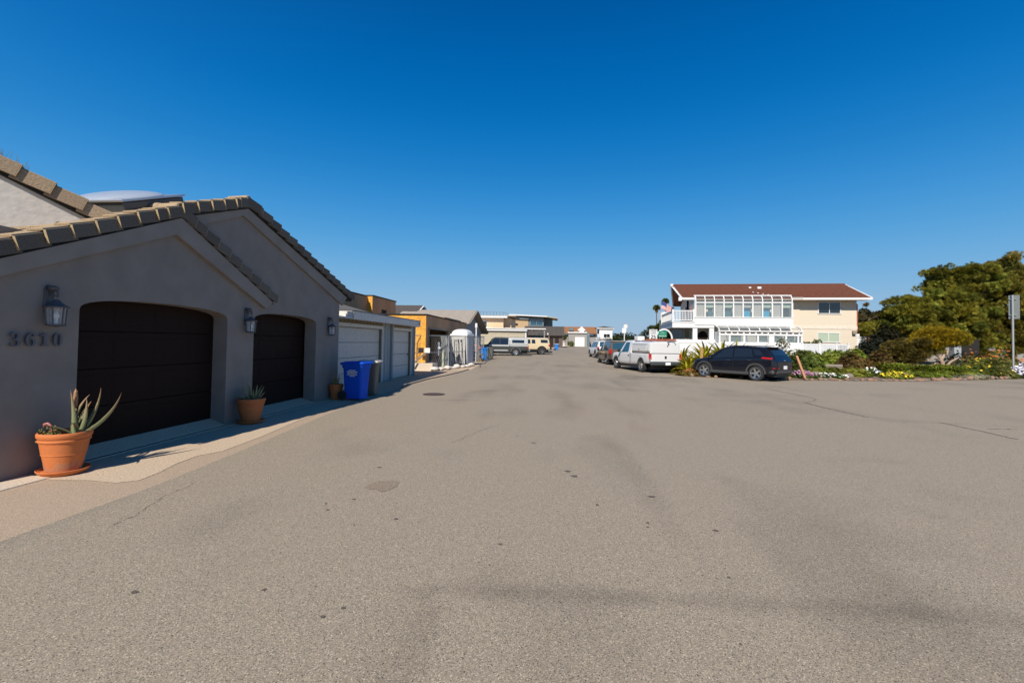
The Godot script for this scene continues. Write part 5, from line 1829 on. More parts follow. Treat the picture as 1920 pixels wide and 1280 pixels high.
func side_pt(S: Dictionary, x: float, f: float, s: float) -> Vector3:
	# on the greenhouse side, f from the belt (0) to the roof edge (1)
	var e: float = maxf(S.top - minf(0.06, S.rise * 0.5), S.belt)
	return Vector3(x, lerpf(S.belt, e, f), s * lerpf(S.hw - 0.035, S.rw, f))

func top_pt(S: Dictionary, x: float, f: float) -> Vector3:
	var cr: float = 0.02 + 0.02 * minf(S.rise, 1.0)
	return Vector3(x, S.top - 0.012 + cr * (1.0 - f * f), f * (S.rw - 0.05))

func make_car(called: String, label: String, P: Dictionary, at: Vector3, turn: float, group := "") -> Node3D:
	var o := thing(called, label, P.cat, at, turn, group)
	var xs: Array[float] = []
	var L: float = P.l
	var x: float = -L * 0.5
	while x < L * 0.5 - 0.001:
		xs.append(x)
		x += 0.09
	xs.append(L * 0.5)
	for xw in [P.xf, P.xr]:
		for k in [-1.0, -0.92, 0.92, 1.0]:
			xs.append(xw + k * (P.wr + 0.054))
	for k in P.get("extra", []): xs.append(k)
	xs.sort()
	var body := MB.new()
	for s in [-1.0, 1.0]:
		var lowr: Array = []
		var midr: Array = []
		var topr: Array = []
		var c1: Array = []
		for xx in xs:
			var S := car_section(P, xx)
			var r := PackedVector3Array()
			for k in [[0.0, 0.06], [0.1, 0.02], [0.3, 0.0], [0.55, 0.006], [0.8, 0.012], [0.93, 0.022], [1.0, 0.035]]:
				r.append(Vector3(xx, lerpf(S.low, S.belt, k[0]), s * (S.hw - k[1])))
			lowr.append(r)
			c1.append(Vector3(xx, 0.5, 0))
			r = PackedVector3Array()
			for k in 4:
				r.append(side_pt(S, xx, k / 3.0, s))
			midr.append(r)
			r = PackedVector3Array()
			r.append(side_pt(S, xx, 1.0, s))
			r.append(Vector3(xx, S.top - minf(0.022, S.rise * 0.3), s * (S.rw - 0.018)))
			for k in 5:
				r.append(top_pt(S, xx, s * (1.0 - k / 4.0)))
			topr.append(r)
		body.loft(lowr, false, false, c1)
		body.loft(midr, false, false, c1)
		body.loft(topr, false, false, c1)
	# front and rear faces
	for e in [xs[0], xs[xs.size() - 1]]:
		var S := car_section(P, e)
		var out := Vector3(signf(e), 0, 0)
		body.q(Vector3(e, S.low, -(S.hw - 0.06)), Vector3(e, S.low, S.hw - 0.06), Vector3(e, S.belt, S.hw - 0.035), Vector3(e, S.belt, -(S.hw - 0.035)), out)
		if S.rise > 0.02:
			body.q(Vector3(e, S.belt, -(S.hw - 0.035)), Vector3(e, S.belt, S.hw - 0.035), Vector3(e, S.top, S.rw - 0.03), Vector3(e, S.top, -(S.rw - 0.03)), out)
	part("body", body, P.paint, o)
	# dark underside and wheel wells
	var u := MB.new()
	u.bx(-L * 0.5 + 0.12, 0.22, -P.w * 0.5 + 0.30, L * 0.5 - 0.12, P.wr * 2.0 + 0.1, P.w * 0.5 - 0.30)
	u.bx(P.xr + P.wr + 0.08, 0.24, -P.w * 0.5 + 0.08, P.xf - P.wr - 0.08, 0.6, P.w * 0.5 - 0.08)
	part("underbody", u, M.black, o)
	# side glass
	for s in [-1.0, 1.0]:
		for wd in P.get("side", []):
			var b := MB.new()
			var n := 6
			var grid_: Array = []
			for i in n + 1:
				var r := PackedVector3Array()
				for j in 5:
					var f := lerpf(wd[4], wd[5], j / 4.0)
					var xx := lerpf(lerpf(wd[0], wd[2], j / 4.0), lerpf(wd[1], wd[3], j / 4.0), float(i) / n)
					r.append(side_pt(car_section(P, xx), xx, f, s) + Vector3(0, 0.001, s * 0.006))
				grid_.append(r)
			var cc: Array = []
			for r in grid_: cc.append(Vector3(r[0].x, 0.4, 0))
			b.loft(grid_, false, false, cc)
			part("side_window", b, P.get("glass", M.glass_dark), o)
	for k in P.get("screens", []):
		# [name, x at the foot, x at the head, half width share]
		var b := MB.new()
		var grid_: Array = []
		for i in 9:
			var xx := lerpf(k[1], k[2], i / 8.0)
			var S := car_section(P, xx)
			var nx := Vector3(signf(k[1] - k[2]), 1.2, 0).normalized() * 0.008
			var r := PackedVector3Array()
			for j in 9:
				r.append(top_pt(S, xx, lerpf(-k[3], k[3], j / 8.0)) + nx)
			grid_.append(r)
		var cc: Array = []
		for r in grid_: cc.append(Vector3(r[4].x - signf(k[1] - k[2]) * 0.6, r[4].y - 0.6, 0))
		b.loft(grid_, false, false, cc)
		part(k[0], b, P.get("screen_glass", M.glass_dark), o)
	# wheels
	for xw in [P.xf, P.xr]:
		for s in [-1.0, 1.0]:
			make_wheel(o, Vector3(xw, P.wr, s * (P.w * 0.5 - 0.125)), P.wr, s, P.rim, P.spokes, P.get("rim_share", 0.68))
			if P.get("flare", 0.0) > 0.0:
				var b := MB.new()
				var R: float = P.wr + 0.055
				for i in 18:
					var a0 := PI * i / 18.0
					var a1 := PI * (i + 1) / 18.0
					var pa: Array[Vector3] = []
					for a in [a0, a1]:
						for rr in [R - 0.005, R + P.flare]:
							var px: float = xw + cos(a) * rr
							var hw: float = P.w * 0.5 * lookup(P.plan, px)
							pa.append(Vector3(px, P.wr + sin(a) * rr, s * (hw + 0.014)))
					b.q(pa[0], pa[1], pa[3], pa[2], Vector3(0, 0, s))
					b.q(pa[0], pa[2], pa[2] - Vector3(0, 0, s * 0.10), pa[0] - Vector3(0, 0, s * 0.10), Vector3(-cos(a0), -sin(a0), 0))
					b.q(pa[1], pa[3], pa[3] - Vector3(0, 0, s * 0.05), pa[1] - Vector3(0, 0, s * 0.05), Vector3(cos(a0), sin(a0), 0))
				part("wheel_arch", b, P.get("flare_mat", M.cladding), o)
	return o

func make_wheel(o: Node3D, at: Vector3, r: float, s: float, rim_m: Material, spokes: int, share: float) -> void:
	var T := Transform3D(Basis(Vector3(1, 0, 0), PI / 2 * s), at)
	var b := MB.new()
	var q := r * share
	b.lathe([Vector2(q, -0.11), Vector2(r * 0.94, -0.115), Vector2(r, -0.09), Vector2(r, 0.09), Vector2(r * 0.94, 0.115), Vector2(q * 1.02, 0.112), Vector2(q, 0.09)], 30)
	var w := part("wheel", b, M.rubber, o, T)
	b = MB.new()
	b.lathe([Vector2(q, 0.105), Vector2(q * 0.93, 0.108), Vector2(q * 0.90, 0.04), Vector2(0.0, 0.03)], 30)
	part("rim_barrel", b, M.black, w)
	b = MB.new()
	b.lathe([Vector2(q * 1.0, 0.10), Vector2(q * 0.97, 0.117), Vector2(q * 0.90, 0.112), Vector2(q * 0.88, 0.09)], 30)
	for i in spokes:
		var a := TAU * i / spokes
		var d := Vector3(cos(a), 0, sin(a))
		var sd := Vector3(-sin(a), 0, cos(a))
		var w0 := q * (0.17 if spokes <= 6 else 0.11)
		var w1 := q * (0.15 if spokes <= 6 else 0.07)
		b.q(d * q * 0.12 - sd * w0 + Vector3(0, 0.085, 0), d * q * 0.12 + sd * w0 + Vector3(0, 0.085, 0), d * q * 0.93 + sd * w1 + Vector3(0, 0.108, 0), d * q * 0.93 - sd * w1 + Vector3(0, 0.108, 0), Vector3.UP)
		for z in [-1.0, 1.0]:
			b.q(d * q * 0.12 + sd * w0 * z + Vector3(0, 0.085, 0), d * q * 0.93 + sd * w1 * z + Vector3(0, 0.108, 0), d * q * 0.93 + sd * w1 * z + Vector3(0, 0.05, 0), d * q * 0.12 + sd * w0 * z + Vector3(0, 0.05, 0), sd * z)
	b.lathe([Vector2(q * 0.24, 0.05), Vector2(q * 0.22, 0.10), Vector2(0.0, 0.105)], 14)
	part("rim", b, rim_m, w)

func body_box(o: Node3D, called: String, m: Material, c: Vector3, s: Vector3, bev := 0.02, rot := Basis.IDENTITY) -> void:
	var b := MB.new()
	b.box(Vector3.ZERO, s, bev, Transform3D(rot, c))
	part(called, b, m, o)

func build_vehicles() -> void:
	# ---- black crossover, parked nose to the left by the garden
	var P := {"cat": "car", "l": 4.44, "w": 1.86, "paint": M.black_paint, "wr": 0.355, "xf": 1.33, "xr": -1.31, "tumble": 0.34, "rim": M.rim, "spokes": 5, "flare": 0.07, "rim_share": 0.72,
		"plan": [[-2.22, 0.80], [-2.1, 0.90], [-1.8, 0.97], [-1.2, 1.0], [1.2, 1.0], [1.7, 0.97], [2.0, 0.88], [2.22, 0.66]],
		"low": [[-2.22, 0.42], [-1.9, 0.34], [-1.3, 0.30], [1.3, 0.28], [1.9, 0.27], [2.22, 0.36]],
		"belt": [[-2.22, 0.92], [-2.12, 1.04], [-1.9, 1.13], [-1.2, 1.10], [0.0, 1.04], [0.95, 0.98], [1.5, 0.93], [1.95, 0.82], [2.22, 0.62]],
		"top": [[-2.22, 0.93], [-2.12, 1.08], [-1.98, 1.26], [-1.75, 1.52], [-1.45, 1.595], [-0.8, 1.635], [-0.2, 1.64], [0.25, 1.595], [0.65, 1.40], [1.05, 1.13], [1.2, 1.04], [1.5, 0.99], [1.95, 0.86], [2.22, 0.64]],
		"side": [[-0.16, 0.98, -0.12, 0.34, 0.06, 0.90], [-1.18, -0.24, -1.02, -0.20, 0.06, 0.88], [-1.66, -1.26, -1.42, -1.10, 0.22, 0.80]],
		"screens": [["windshield", 1.06, 0.36, 0.88], ["rear_window", -2.03, -1.74, 0.84]]}
	var o := make_car("black_crossover", "black crossover car parked side on beside the flower bed", P, Vector3(9.34, 0.01, -24.58), deg_to_rad(130.5))
	for s in [-1.0, 1.0]:
		body_box(o, "sill_cladding", M.cladding, Vector3(0.02, 0.345, s * 0.925), Vector3(1.95, 0.13, 0.05), 0.015)
		body_box(o, "door_handle", M.chrome, Vector3(0.02, 0.93, s * 0.935), Vector3(0.2, 0.028, 0.03), 0.01)
		body_box(o, "door_handle", M.chrome, Vector3(-1.0, 0.965, s * 0.935), Vector3(0.2, 0.028, 0.03), 0.01)
		body_box(o, "door_mirror", M.black_paint, Vector3(0.98, 1.06, s * 1.0), Vector3(0.12, 0.15, 0.2), 0.05)
		body_box(o, "roof_rail", M.black, Vector3(-0.6, 1.645, s * 0.60), Vector3(1.7, 0.03, 0.04), 0.01)
		body_box(o, "door_seam", M.black, Vector3(-0.2, 0.72, s * 0.9285), Vector3(0.012, 0.62, 0.01), 0.0)
		body_box(o, "door_seam", M.black, Vector3(1.0, 0.70, s * 0.9275), Vector3(0.012, 0.54, 0.01), 0.0)
		body_box(o, "body_crease", M.black_paint, Vector3(-0.1, 0.58, s * 0.932), Vector3(1.7, 0.03, 0.02), 0.009)
		# tail lamps wrap round the corner, headlamps sweep back
		var b := MB.new()
		b.bar(Vector3(-2.06, 1.03, s * 0.62), Vector3(-1.98, 1.06, s * 0.84), 0.1, 0.15, Vector3.UP, 0.03)
		b.bar(Vector3(-1.98, 1.06, s * 0.845), Vector3(-1.58, 1.09, s * 0.905), 0.05, 0.09, Vector3.UP, 0.02)
		part("tail_lamp", b, M.red, o)
		body_box(o, "rear_reflector", M.red, Vector3(-2.13, 0.62, s * 0.70), Vector3(0.12, 0.05, 0.36), 0.02, Basis(Vector3.UP, s * 0.35))
		b = MB.new()
		b.bar(Vector3(2.08, 0.73, s * 0.62), Vector3(1.72, 0.82, s * 0.85), 0.08, 0.12, Vector3.UP, 0.03)
		part("headlight", b, M.lamp_clear, o)
	body_box(o, "rear_bumper", M.cladding, Vector3(-2.09, 0.46, 0), Vector3(0.28, 0.22, 1.5), 0.06)
	for s in [-1.0, 1.0]:
		body_box(o, "rear_bumper_corner", M.cladding, Vector3(-1.93, 0.44, s * 0.80), Vector3(0.45, 0.2, 0.16), 0.06, Basis(Vector3.UP, s * 0.35))
	body_box(o, "front_bumper", M.cladding, Vector3(2.05, 0.34, 0), Vector3(0.26, 0.16, 1.2), 0.06)
	body_box(o, "licence_plate", M.plate, Vector3(-2.235, 0.66, 0), Vector3(0.02, 0.16, 0.31), 0.004)
	body_box(o, "tailgate_emblem", M.chrome, Vector3(-2.2, 0.98, 0), Vector3(0.03, 0.05, 0.14), 0.012)
	body_box(o, "roof_spoiler", M.black_paint, Vector3(-1.72, 1.585, 0), Vector3(0.32, 0.035, 1.05), 0.015)
	body_box(o, "rear_badge", M.chrome, Vector3(-2.21, 0.84, 0.45), Vector3(0.02, 0.03, 0.16), 0.005)
	var an := MB.new()
	an.cyl(Vector3(-1.3, 1.63, 0), Vector3(-1.5, 1.82, 0), 0.008)
	part("aerial", an, M.black, o)

	# ---- white pickup with a work cap, seen from behind
	P = {"cat": "truck", "l": 5.75, "w": 2.0, "paint": M.white_paint, "wr": 0.385, "xf": 1.86, "xr": -1.78, "tumble": 0.22, "rim": M.rim, "spokes": 8, "flare": 0.0, "rim_share": 0.58,
		"plan": [[-2.87, 0.97], [-2.5, 1.0], [1.6, 1.0], [2.3, 0.97], [2.6, 0.92], [2.87, 0.80]],
		"low": [[-2.87, 0.55], [-1.0, 0.45], [1.0, 0.42], [2.87, 0.45]],
		"belt": [[-2.87, 1.10], [0.0, 1.10], [1.25, 1.08], [1.6, 1.06], [2.4, 1.02], [2.75, 0.94], [2.87, 0.80]],
		"top": [[-2.87, 1.115], [-0.42, 1.115], [-0.36, 1.115], [-0.33, 1.80], [-0.1, 1.86], [0.4, 1.88], [0.7, 1.83], [1.05, 1.52], [1.38, 1.18], [1.6, 1.13], [2.4, 1.07], [2.75, 0.97], [2.87, 0.82]],
		"extra": [-0.42, -0.36, -0.33, -0.3],
		"side": [[-0.02, 1.12, 0.06, 0.62, 0.05, 0.9]], "glass": M.glass_blue, "screens": [["windshield", 1.38, 0.75, 0.9]]}
	var h := Vector3(-0.263, 0, -0.965)
	var c := Vector3(4.73, 0.015, -29.75) + Vector3(0.965, 0, -0.263) * 0.92 + h * 0.05
	o = make_car("white_pickup", "white pickup truck with a white work cap and roof rack seen from behind", P, c, atan2(0.965, -0.263))
	# cap: a boxy shell on the bed
	var cap := MB.new()
	var rings: Array = []
	for k in [[-2.84, 0.94, 0.0], [-2.80, 0.965, 0.0], [-2.6, 0.975, 0.02], [-0.60, 0.975, 0.02], [-0.45, 0.93, 0.0]]:
		var r := PackedVector3Array()
		for pnt in [[1.0, 1.12], [1.0, 1.3], [0.955, 1.62], [0.93, 1.70], [0.86, 1.755], [0.6, 1.785], [0.0, 1.80], [-0.6, 1.785], [-0.86, 1.755], [-0.93, 1.70], [-0.955, 1.62], [-1.0, 1.3], [-1.0, 1.12]]:
			r.append(Vector3(k[0], pnt[1] + k[2], pnt[0] * k[1]))
		rings.append(r)
	cap.loft(rings, true, true)
	part("cap", cap, M.white_paint, o)
	body_box(o, "cap_door", M.white_paint, Vector3(-2.865, 1.42, 0), Vector3(0.03, 0.58, 1.62), 0.012)
	body_box(o, "cap_seal", M.black, Vector3(-2.852, 1.12, 0), Vector3(0.02, 0.016, 1.86), 0.0)
	body_box(o, "tailgate", M.white_paint, Vector3(-2.885, 0.83, 0), Vector3(0.03, 0.5, 1.56), 0.012)
	body_box(o, "tailgate_handle", M.black, Vector3(-2.905, 0.90, 0), Vector3(0.03, 0.16, 0.12), 0.03)
	for s in [-1.0, 1.0]:
		var b := MB.new()
		b.box(Vector3(-2.82, 0.94, s * 0.90), Vector3(0.14, 0.36, 0.16), 0.04)
		var tl := part("tail_lamp", b, M.red, o)
		b = MB.new()
		b.box(Vector3(-2.885, 0.82, s * 0.90), Vector3(0.02, 0.09, 0.12), 0.008)
		part("reverse_lamp", b, M.red_pale, tl)
		body_box(o, "door_handle", M.black, Vector3(-0.12, 0.94, s * 1.0), Vector3(0.18, 0.05, 0.03), 0.012)
		body_box(o, "door_seam", M.black, Vector3(-0.27, 0.78, s * 0.997), Vector3(0.012, 0.6, 0.012), 0.0)
		body_box(o, "door_seam", M.black, Vector3(1.22, 0.76, s * 0.997), Vector3(0.012, 0.58, 0.012), 0.0)
		body_box(o, "bed_gap", M.black, Vector3(-0.44, 0.82, s * 0.996), Vector3(0.03, 0.54, 0.012), 0.0)
		body_box(o, "door_mirror", M.black, Vector3(1.05, 1.2, s * 1.12), Vector3(0.12, 0.2, 0.2), 0.04)
		body_box(o, "cap_window_frame", M.black, Vector3(-1.55, 1.63, s * 0.935), Vector3(1.9, 0.02, 0.02), 0.0)
		body_box(o, "cap_side_door", M.white_paint, Vector3(-1.55, 1.42, s * 0.962), Vector3(1.85, 0.36, 0.02), 0.008, Basis(Vector3(1, 0, 0), -s * 0.1))
		body_box(o, "cap_latch", M.black, Vector3(-1.55, 1.32, s * 0.985), Vector3(0.08, 0.1, 0.02), 0.008)
		# roof rack bars with a dark ladder
		body_box(o, "roof_rack", M.alu, Vector3(-1.6, 1.825, s * 0.72), Vector3(2.3, 0.05, 0.05), 0.012)
		for xw in [P.xf, P.xr]:
			var ab := MB.new()
			for i in 16:
				var a0 := PI * i / 16.0
				var a1 := PI * (i + 1) / 16.0
				ab.bar(Vector3(xw + cos(a0) * 0.45, 0.385 + sin(a0) * 0.45, s * 0.985), Vector3(xw + cos(a1) * 0.45, 0.385 + sin(a1) * 0.45, s * 0.985), 0.03, 0.035, Vector3(0, 0, 1))
			part("wheel_arch", ab, M.cladding, o)
	for xr in [-2.65, -1.6, -0.6]:
		body_box(o, "rack_bar", M.rust, Vector3(xr, 1.865, 0), Vector3(0.06, 0.04, 1.6), 0.01)
	body_box(o, "cap_strut", M.alu_dark, Vector3(-2.9, 1.62, 0.15), Vector3(0.03, 0.24, 0.05), 0.01, Basis(Vector3(1, 0, 0), 0.5))
	body_box(o, "rear_bumper", M.alu_dark, Vector3(-2.98, 0.56, 0), Vector3(0.2, 0.22, 1.9), 0.05)
	body_box(o, "licence_plate", M.plate, Vector3(-3.09, 0.55, 0.05), Vector3(0.02, 0.15, 0.31), 0.004)
	var ld := thing("ladder", "rusty red ladder strapped on the white pickup's roof rack", "ladder", c + Vector3(0, 1.885, 0), atan2(0.965, -0.263))
	for s in [-1.0, 1.0]:
		body_box(ld, "rail", M.rust, Vector3(-1.75, 0.04, 0.25 + s * 0.2), Vector3(2.9, 0.07, 0.03), 0.008)
	for i in 9:
		body_box(ld, "rung", M.rust, Vector3(-3.0 + i * 0.31, 0.04, 0.25), Vector3(0.03, 0.03, 0.38), 0.006)
	var cr := thing("pale_crate", "pale crate lying on the white pickup's cap near the cab", "crate", c + Vector3(0, 1.82, 0) + h * 0.1, atan2(0.965, -0.263))
	body_box(cr, "box", M.white_clean, Vector3(-0.6, 0.16, -0.45), Vector3(0.5, 0.28, 0.45), 0.03)

	# ---- brown sport utility in front of it
	P = {"cat": "car", "l": 4.7, "w": 1.88, "paint": M.brown_paint, "wr": 0.37, "xf": 1.42, "xr": -1.40, "tumble": 0.26, "rim": M.rim_dark, "spokes": 6, "flare": 0.06, "rim_share": 0.62,
		"plan": [[-2.35, 0.93], [-2.1, 0.99], [1.6, 1.0], [2.1, 0.95], [2.35, 0.8]],
		"low": [[-2.35, 0.45], [0, 0.34], [2.35, 0.4]],
		"belt": [[-2.35, 1.02], [-2.1, 1.06], [0.9, 1.03], [1.6, 1.0], [2.2, 0.92], [2.35, 0.78]],
		"top": [[-2.35, 1.03], [-2.28, 1.2], [-2.12, 1.66], [-1.9, 1.73], [0.0, 1.77], [0.45, 1.70], [0.85, 1.38], [1.15, 1.09], [1.6, 1.05], [2.2, 0.95], [2.35, 0.8]],
		"side": [[-0.1, 1.0, -0.06, 0.42, 0.06, 0.9], [-1.1, -0.18, -1.0, -0.14, 0.06, 0.9], [-1.95, -1.2, -1.85, -1.1, 0.06, 0.9]], "glass": M.glass_blue, "screen_glass": M.glass_blue,
		"screens": [["windshield", 1.12, 0.5, 0.9], ["rear_window", -2.29, -2.13, 0.9]]}
	h = Vector3(-0.115, 0, -0.993)
	c = Vector3(3.97, 0, -35.7) - h * -1.4 + Vector3(0.993, 0, -0.115) * 0.94
	c = on(c.x, c.z)
	o = make_car("brown_suv", "brown sport utility car with pale roof parked ahead of the white pickup", P, c, atan2(0.993, -0.115))
	body_box(o, "roof_panel", M.silver_paint, Vector3(-0.85, 1.785, 0), Vector3(2.3, 0.04, 1.3), 0.015)
	for s in [-1.0, 1.0]:
		body_box(o, "tail_lamp", M.red, Vector3(-2.3, 1.0, s * 0.82), Vector3(0.16, 0.34, 0.2), 0.04)
		body_box(o, "pillar_trim", M.silver_paint, Vector3(-0.14, 1.4, s * 0.84), Vector3(0.06, 0.6, 0.03), 0.005, Basis(Vector3(1, 0, 0), -s * 0.25))
		body_box(o, "door_mirror", M.black, Vector3(0.95, 1.1, s * 1.02), Vector3(0.12, 0.16, 0.2), 0.04)
		body_box(o, "roof_rail", M.rim, Vector3(-0.8, 1.83, s * 0.6), Vector3(1.9, 0.04, 0.04), 0.01)
	body_box(o, "rear_bumper", M.cladding, Vector3(-2.36, 0.55, 0), Vector3(0.2, 0.26, 1.7), 0.05)

	# ---- white car further on, with a roof box, and a dark pickup across from it
	P = P.duplicate()
	P.paint = M.white_paint
	P.erase("glass")
	var at := on(5.0, -49.5)
	o = make_car("white_suv", "white car with a loaded roof rack, farthest parked on the right", P, at, deg_to_rad(97))
	body_box(o, "roof_rack", M.black, Vector3(-0.8, 1.86, 0), Vector3(1.8, 0.06, 1.2), 0.01)
	for s in [-1.0, 1.0]:
		body_box(o, "tail_lamp", M.red, Vector3(-2.3, 1.0, s * 0.82), Vector3(0.16, 0.3, 0.2), 0.04)
	var ro := thing("roof_load", "bundle of white boards tied on the far white car's roof", "roof load", at + Vector3(0, 1.89, 0), deg_to_rad(97))
	body_box(ro, "board", M.white_clean, Vector3(-0.7, 0.14, -0.25), Vector3(2.1, 0.12, 0.5), 0.05)
	body_box(ro, "board", M.white_clean, Vector3(-0.5, 0.16, 0.35), Vector3(1.9, 0.1, 0.45), 0.04)
	P = {"cat": "truck", "l": 5.6, "w": 1.98, "paint": M.black_paint, "wr": 0.39, "xf": 1.8, "xr": -1.75, "tumble": 0.22, "rim": M.rim_dark, "spokes": 6, "flare": 0.0,
		"plan": [[-2.8, 0.97], [-2.5, 1.0], [2.3, 0.98], [2.8, 0.82]], "low": [[-2.8, 0.55], [2.8, 0.45]],
		"belt": [[-2.8, 1.10], [1.2, 1.10], [2.4, 1.04], [2.8, 0.84]],
		"top": [[-2.8, 1.11], [-1.0, 1.11], [-0.95, 1.11], [-0.9, 1.76], [-0.5, 1.82], [0.4, 1.82], [0.75, 1.66], [1.2, 1.15], [2.4, 1.08], [2.8, 0.86]], "extra": [-1.0, -0.95, -0.9],
		"side": [[-0.7, 1.05, -0.65, 0.55, 0.06, 0.9]], "screens": [["windshield", 1.2, 0.72, 0.9]]}
	o = make_car("black_pickup", "black pickup truck glimpsed between the brown car and the white pickup", P, on(7.1, -41.5), deg_to_rad(95))
	body_box(o, "bed_cover", M.black, Vector3(-1.9, 1.16, 0), Vector3(1.75, 0.08, 1.75), 0.02)

	# ---- two-tone grey pickup with a matching cap, across the road on the left
	P = {"cat": "truck", "l": 5.9, "w": 2.0, "paint": M.char_paint, "wr": 0.40, "xf": 1.95, "xr": -1.60, "tumble": 0.2, "rim": M.rim, "spokes": 6, "flare": 0.09, "flare_mat": M.rim_dark, "rim_share": 0.62,
		"plan": [[-2.95, 0.96], [-2.6, 1.0], [2.3, 0.98], [2.95, 0.82]], "low": [[-2.95, 0.55], [0, 0.45], [2.95, 0.45]],
		"belt": [[-2.95, 1.10], [1.2, 1.10], [2.5, 1.06], [2.95, 0.84]],
		"top": [[-2.95, 1.11], [-1.02, 1.11], [-0.98, 1.11], [-0.94, 1.84], [-0.5, 1.90], [0.5, 1.90], [0.85, 1.74], [1.3, 1.18], [2.5, 1.10], [2.95, 0.86]], "extra": [-1.02, -0.98, -0.94],
		"side": [[0.05, 1.14, 0.1, 0.66, 0.05, 0.88], [-0.85, -0.03, -0.82, 0.02, 0.05, 0.88]], "screens": [["windshield", 1.3, 0.85, 0.9]]}
	var pt := on(-5.55, -49.0)
	o = make_car("grey_pickup", "two tone grey pickup truck with a silver cap backed across the pavement", P, pt, deg_to_rad(188))
	cap = MB.new()
	rings = []
	for k in [[-2.86, 0.95, -0.10], [-2.7, 0.97, 0.0], [-1.1, 0.975, 0.03], [-0.98, 0.95, 0.03]]:
		var r := PackedVector3Array()
		for pnt in [[1.0, 1.10], [1.0, 1.2], [0.93, 1.66], [0.90, 1.78], [0.8, 1.85], [0.0, 1.89], [-0.8, 1.85], [-0.90, 1.78], [-0.93, 1.66], [-1.0, 1.2], [-1.0, 1.10]]:
			r.append(Vector3(k[0], pnt[1] + (k[2] if pnt[1] > 1.5 else 0.0), pnt[0] * k[1]))
		rings.append(r)
	cap.loft(rings, true, true)
	part("cap", cap, M.silver_paint, o)
	for s in [-1.0, 1.0]:
		body_box(o, "cap_window", M.glass_dark, Vector3(-1.85, 1.50, s * 0.955), Vector3(1.25, 0.30, 0.02), 0.006, Basis(Vector3(1, 0, 0), -s * 0.15))
		body_box(o, "upper_tone", M.silver_paint, Vector3(0.1, 1.06, s * 1.0), Vector3(2.1, 0.16, 0.02), 0.006)
		body_box(o, "door_pillar", M.silver_paint, Vector3(-0.9, 1.45, s * 0.92), Vector3(0.12, 0.7, 0.03), 0.005, Basis(Vector3(1, 0, 0), -s * 0.19))
		body_box(o, "upper_tone", M.silver_paint, Vector3(-1.95, 1.06, s * 0.992), Vector3(1.9, 0.14, 0.02), 0.006)
		body_box(o, "running_board", M.alu, Vector3(0.3, 0.48, s * 0.98), Vector3(2.4, 0.06, 0.12), 0.02)
		body_box(o, "lower_trim", M.silver_paint, Vector3(0.3, 0.58, s * 0.995), Vector3(2.2, 0.08, 0.02), 0.006)
		body_box(o, "tail_lamp", M.red, Vector3(-2.87, 0.96, s * 0.9), Vector3(0.16, 0.36, 0.2), 0.04)
		body_box(o, "door_mirror", M.black, Vector3(1.15, 1.22, s * 1.14), Vector3(0.12, 0.22, 0.22), 0.04)
	body_box(o, "rear_bumper", M.rim, Vector3(-3.02, 0.6, 0), Vector3(0.2, 0.22, 1.9), 0.05)
	body_box(o, "cap_door", M.glass_dark, Vector3(-2.90, 1.45, 0), Vector3(0.03, 0.5, 1.5), 0.01)

	# ---- sand coloured off-road car with a white roof
	P = {"cat": "car", "l": 4.55, "w": 1.9, "paint": M.tan_paint, "wr": 0.42, "xf": 1.35, "xr": -1.35, "tumble": 0.12, "rim": M.rim_dark, "spokes": 6, "flare": 0.10, "flare_mat": M.black, "rim_share": 0.55,
		"plan": [[-2.27, 0.95], [-2.0, 1.0], [1.9, 1.0], [2.27, 0.9]], "low": [[-2.27, 0.6], [0, 0.5], [2.27, 0.6]],
		"belt": [[-2.27, 1.20], [0.9, 1.20], [1.1, 1.18], [2.0, 1.12], [2.27, 0.95]],
		"top": [[-2.27, 1.21], [-2.24, 1.5], [-2.15, 1.78], [-1.9, 1.84], [0.4, 1.86], [0.62, 1.78], [0.95, 1.24], [1.1, 1.22], [2.0, 1.15], [2.27, 0.97]],
		"side": [[-0.05, 0.85, -0.02, 0.6, 0.08, 0.86], [-0.62, -0.2, -0.58, -0.2, 0.1, 0.84], [-2.05, -1.25, -2.0, -1.2, 0.25, 0.85]],
		"screens": [["windshield", 0.94, 0.62, 0.9], ["rear_window", -2.26, -2.16, 0.8]]}
	o = make_car("sand_suv", "sand coloured boxy off road car with black arches beside the grey pickup", P, on(-2.75, -54.0), deg_to_rad(190))
	body_box(o, "white_roof", M.white_paint, Vector3(-0.8, 1.88, 0), Vector3(2.5, 0.06, 1.55), 0.02)
	for s in [-1.0, 1.0]:
		body_box(o, "tail_lamp", M.red, Vector3(-2.22, 1.08, s * 0.88), Vector3(0.2, 0.2, 0.22), 0.04)
		body_box(o, "sill", M.black, Vector3(0, 0.55, s * 0.95), Vector3(1.9, 0.14, 0.08), 0.02)
	body_box(o, "rear_bumper", M.black, Vector3(-2.38, 0.72, 0), Vector3(0.24, 0.3, 1.8), 0.06)
	body_box(o, "spare_wheel", M.black, Vector3(-2.38, 1.15, 0.1), Vector3(0.2, 0.7, 0.7), 0.09)
	# neighbour parked half behind it: a plain silver hatch hidden by the fence is left out

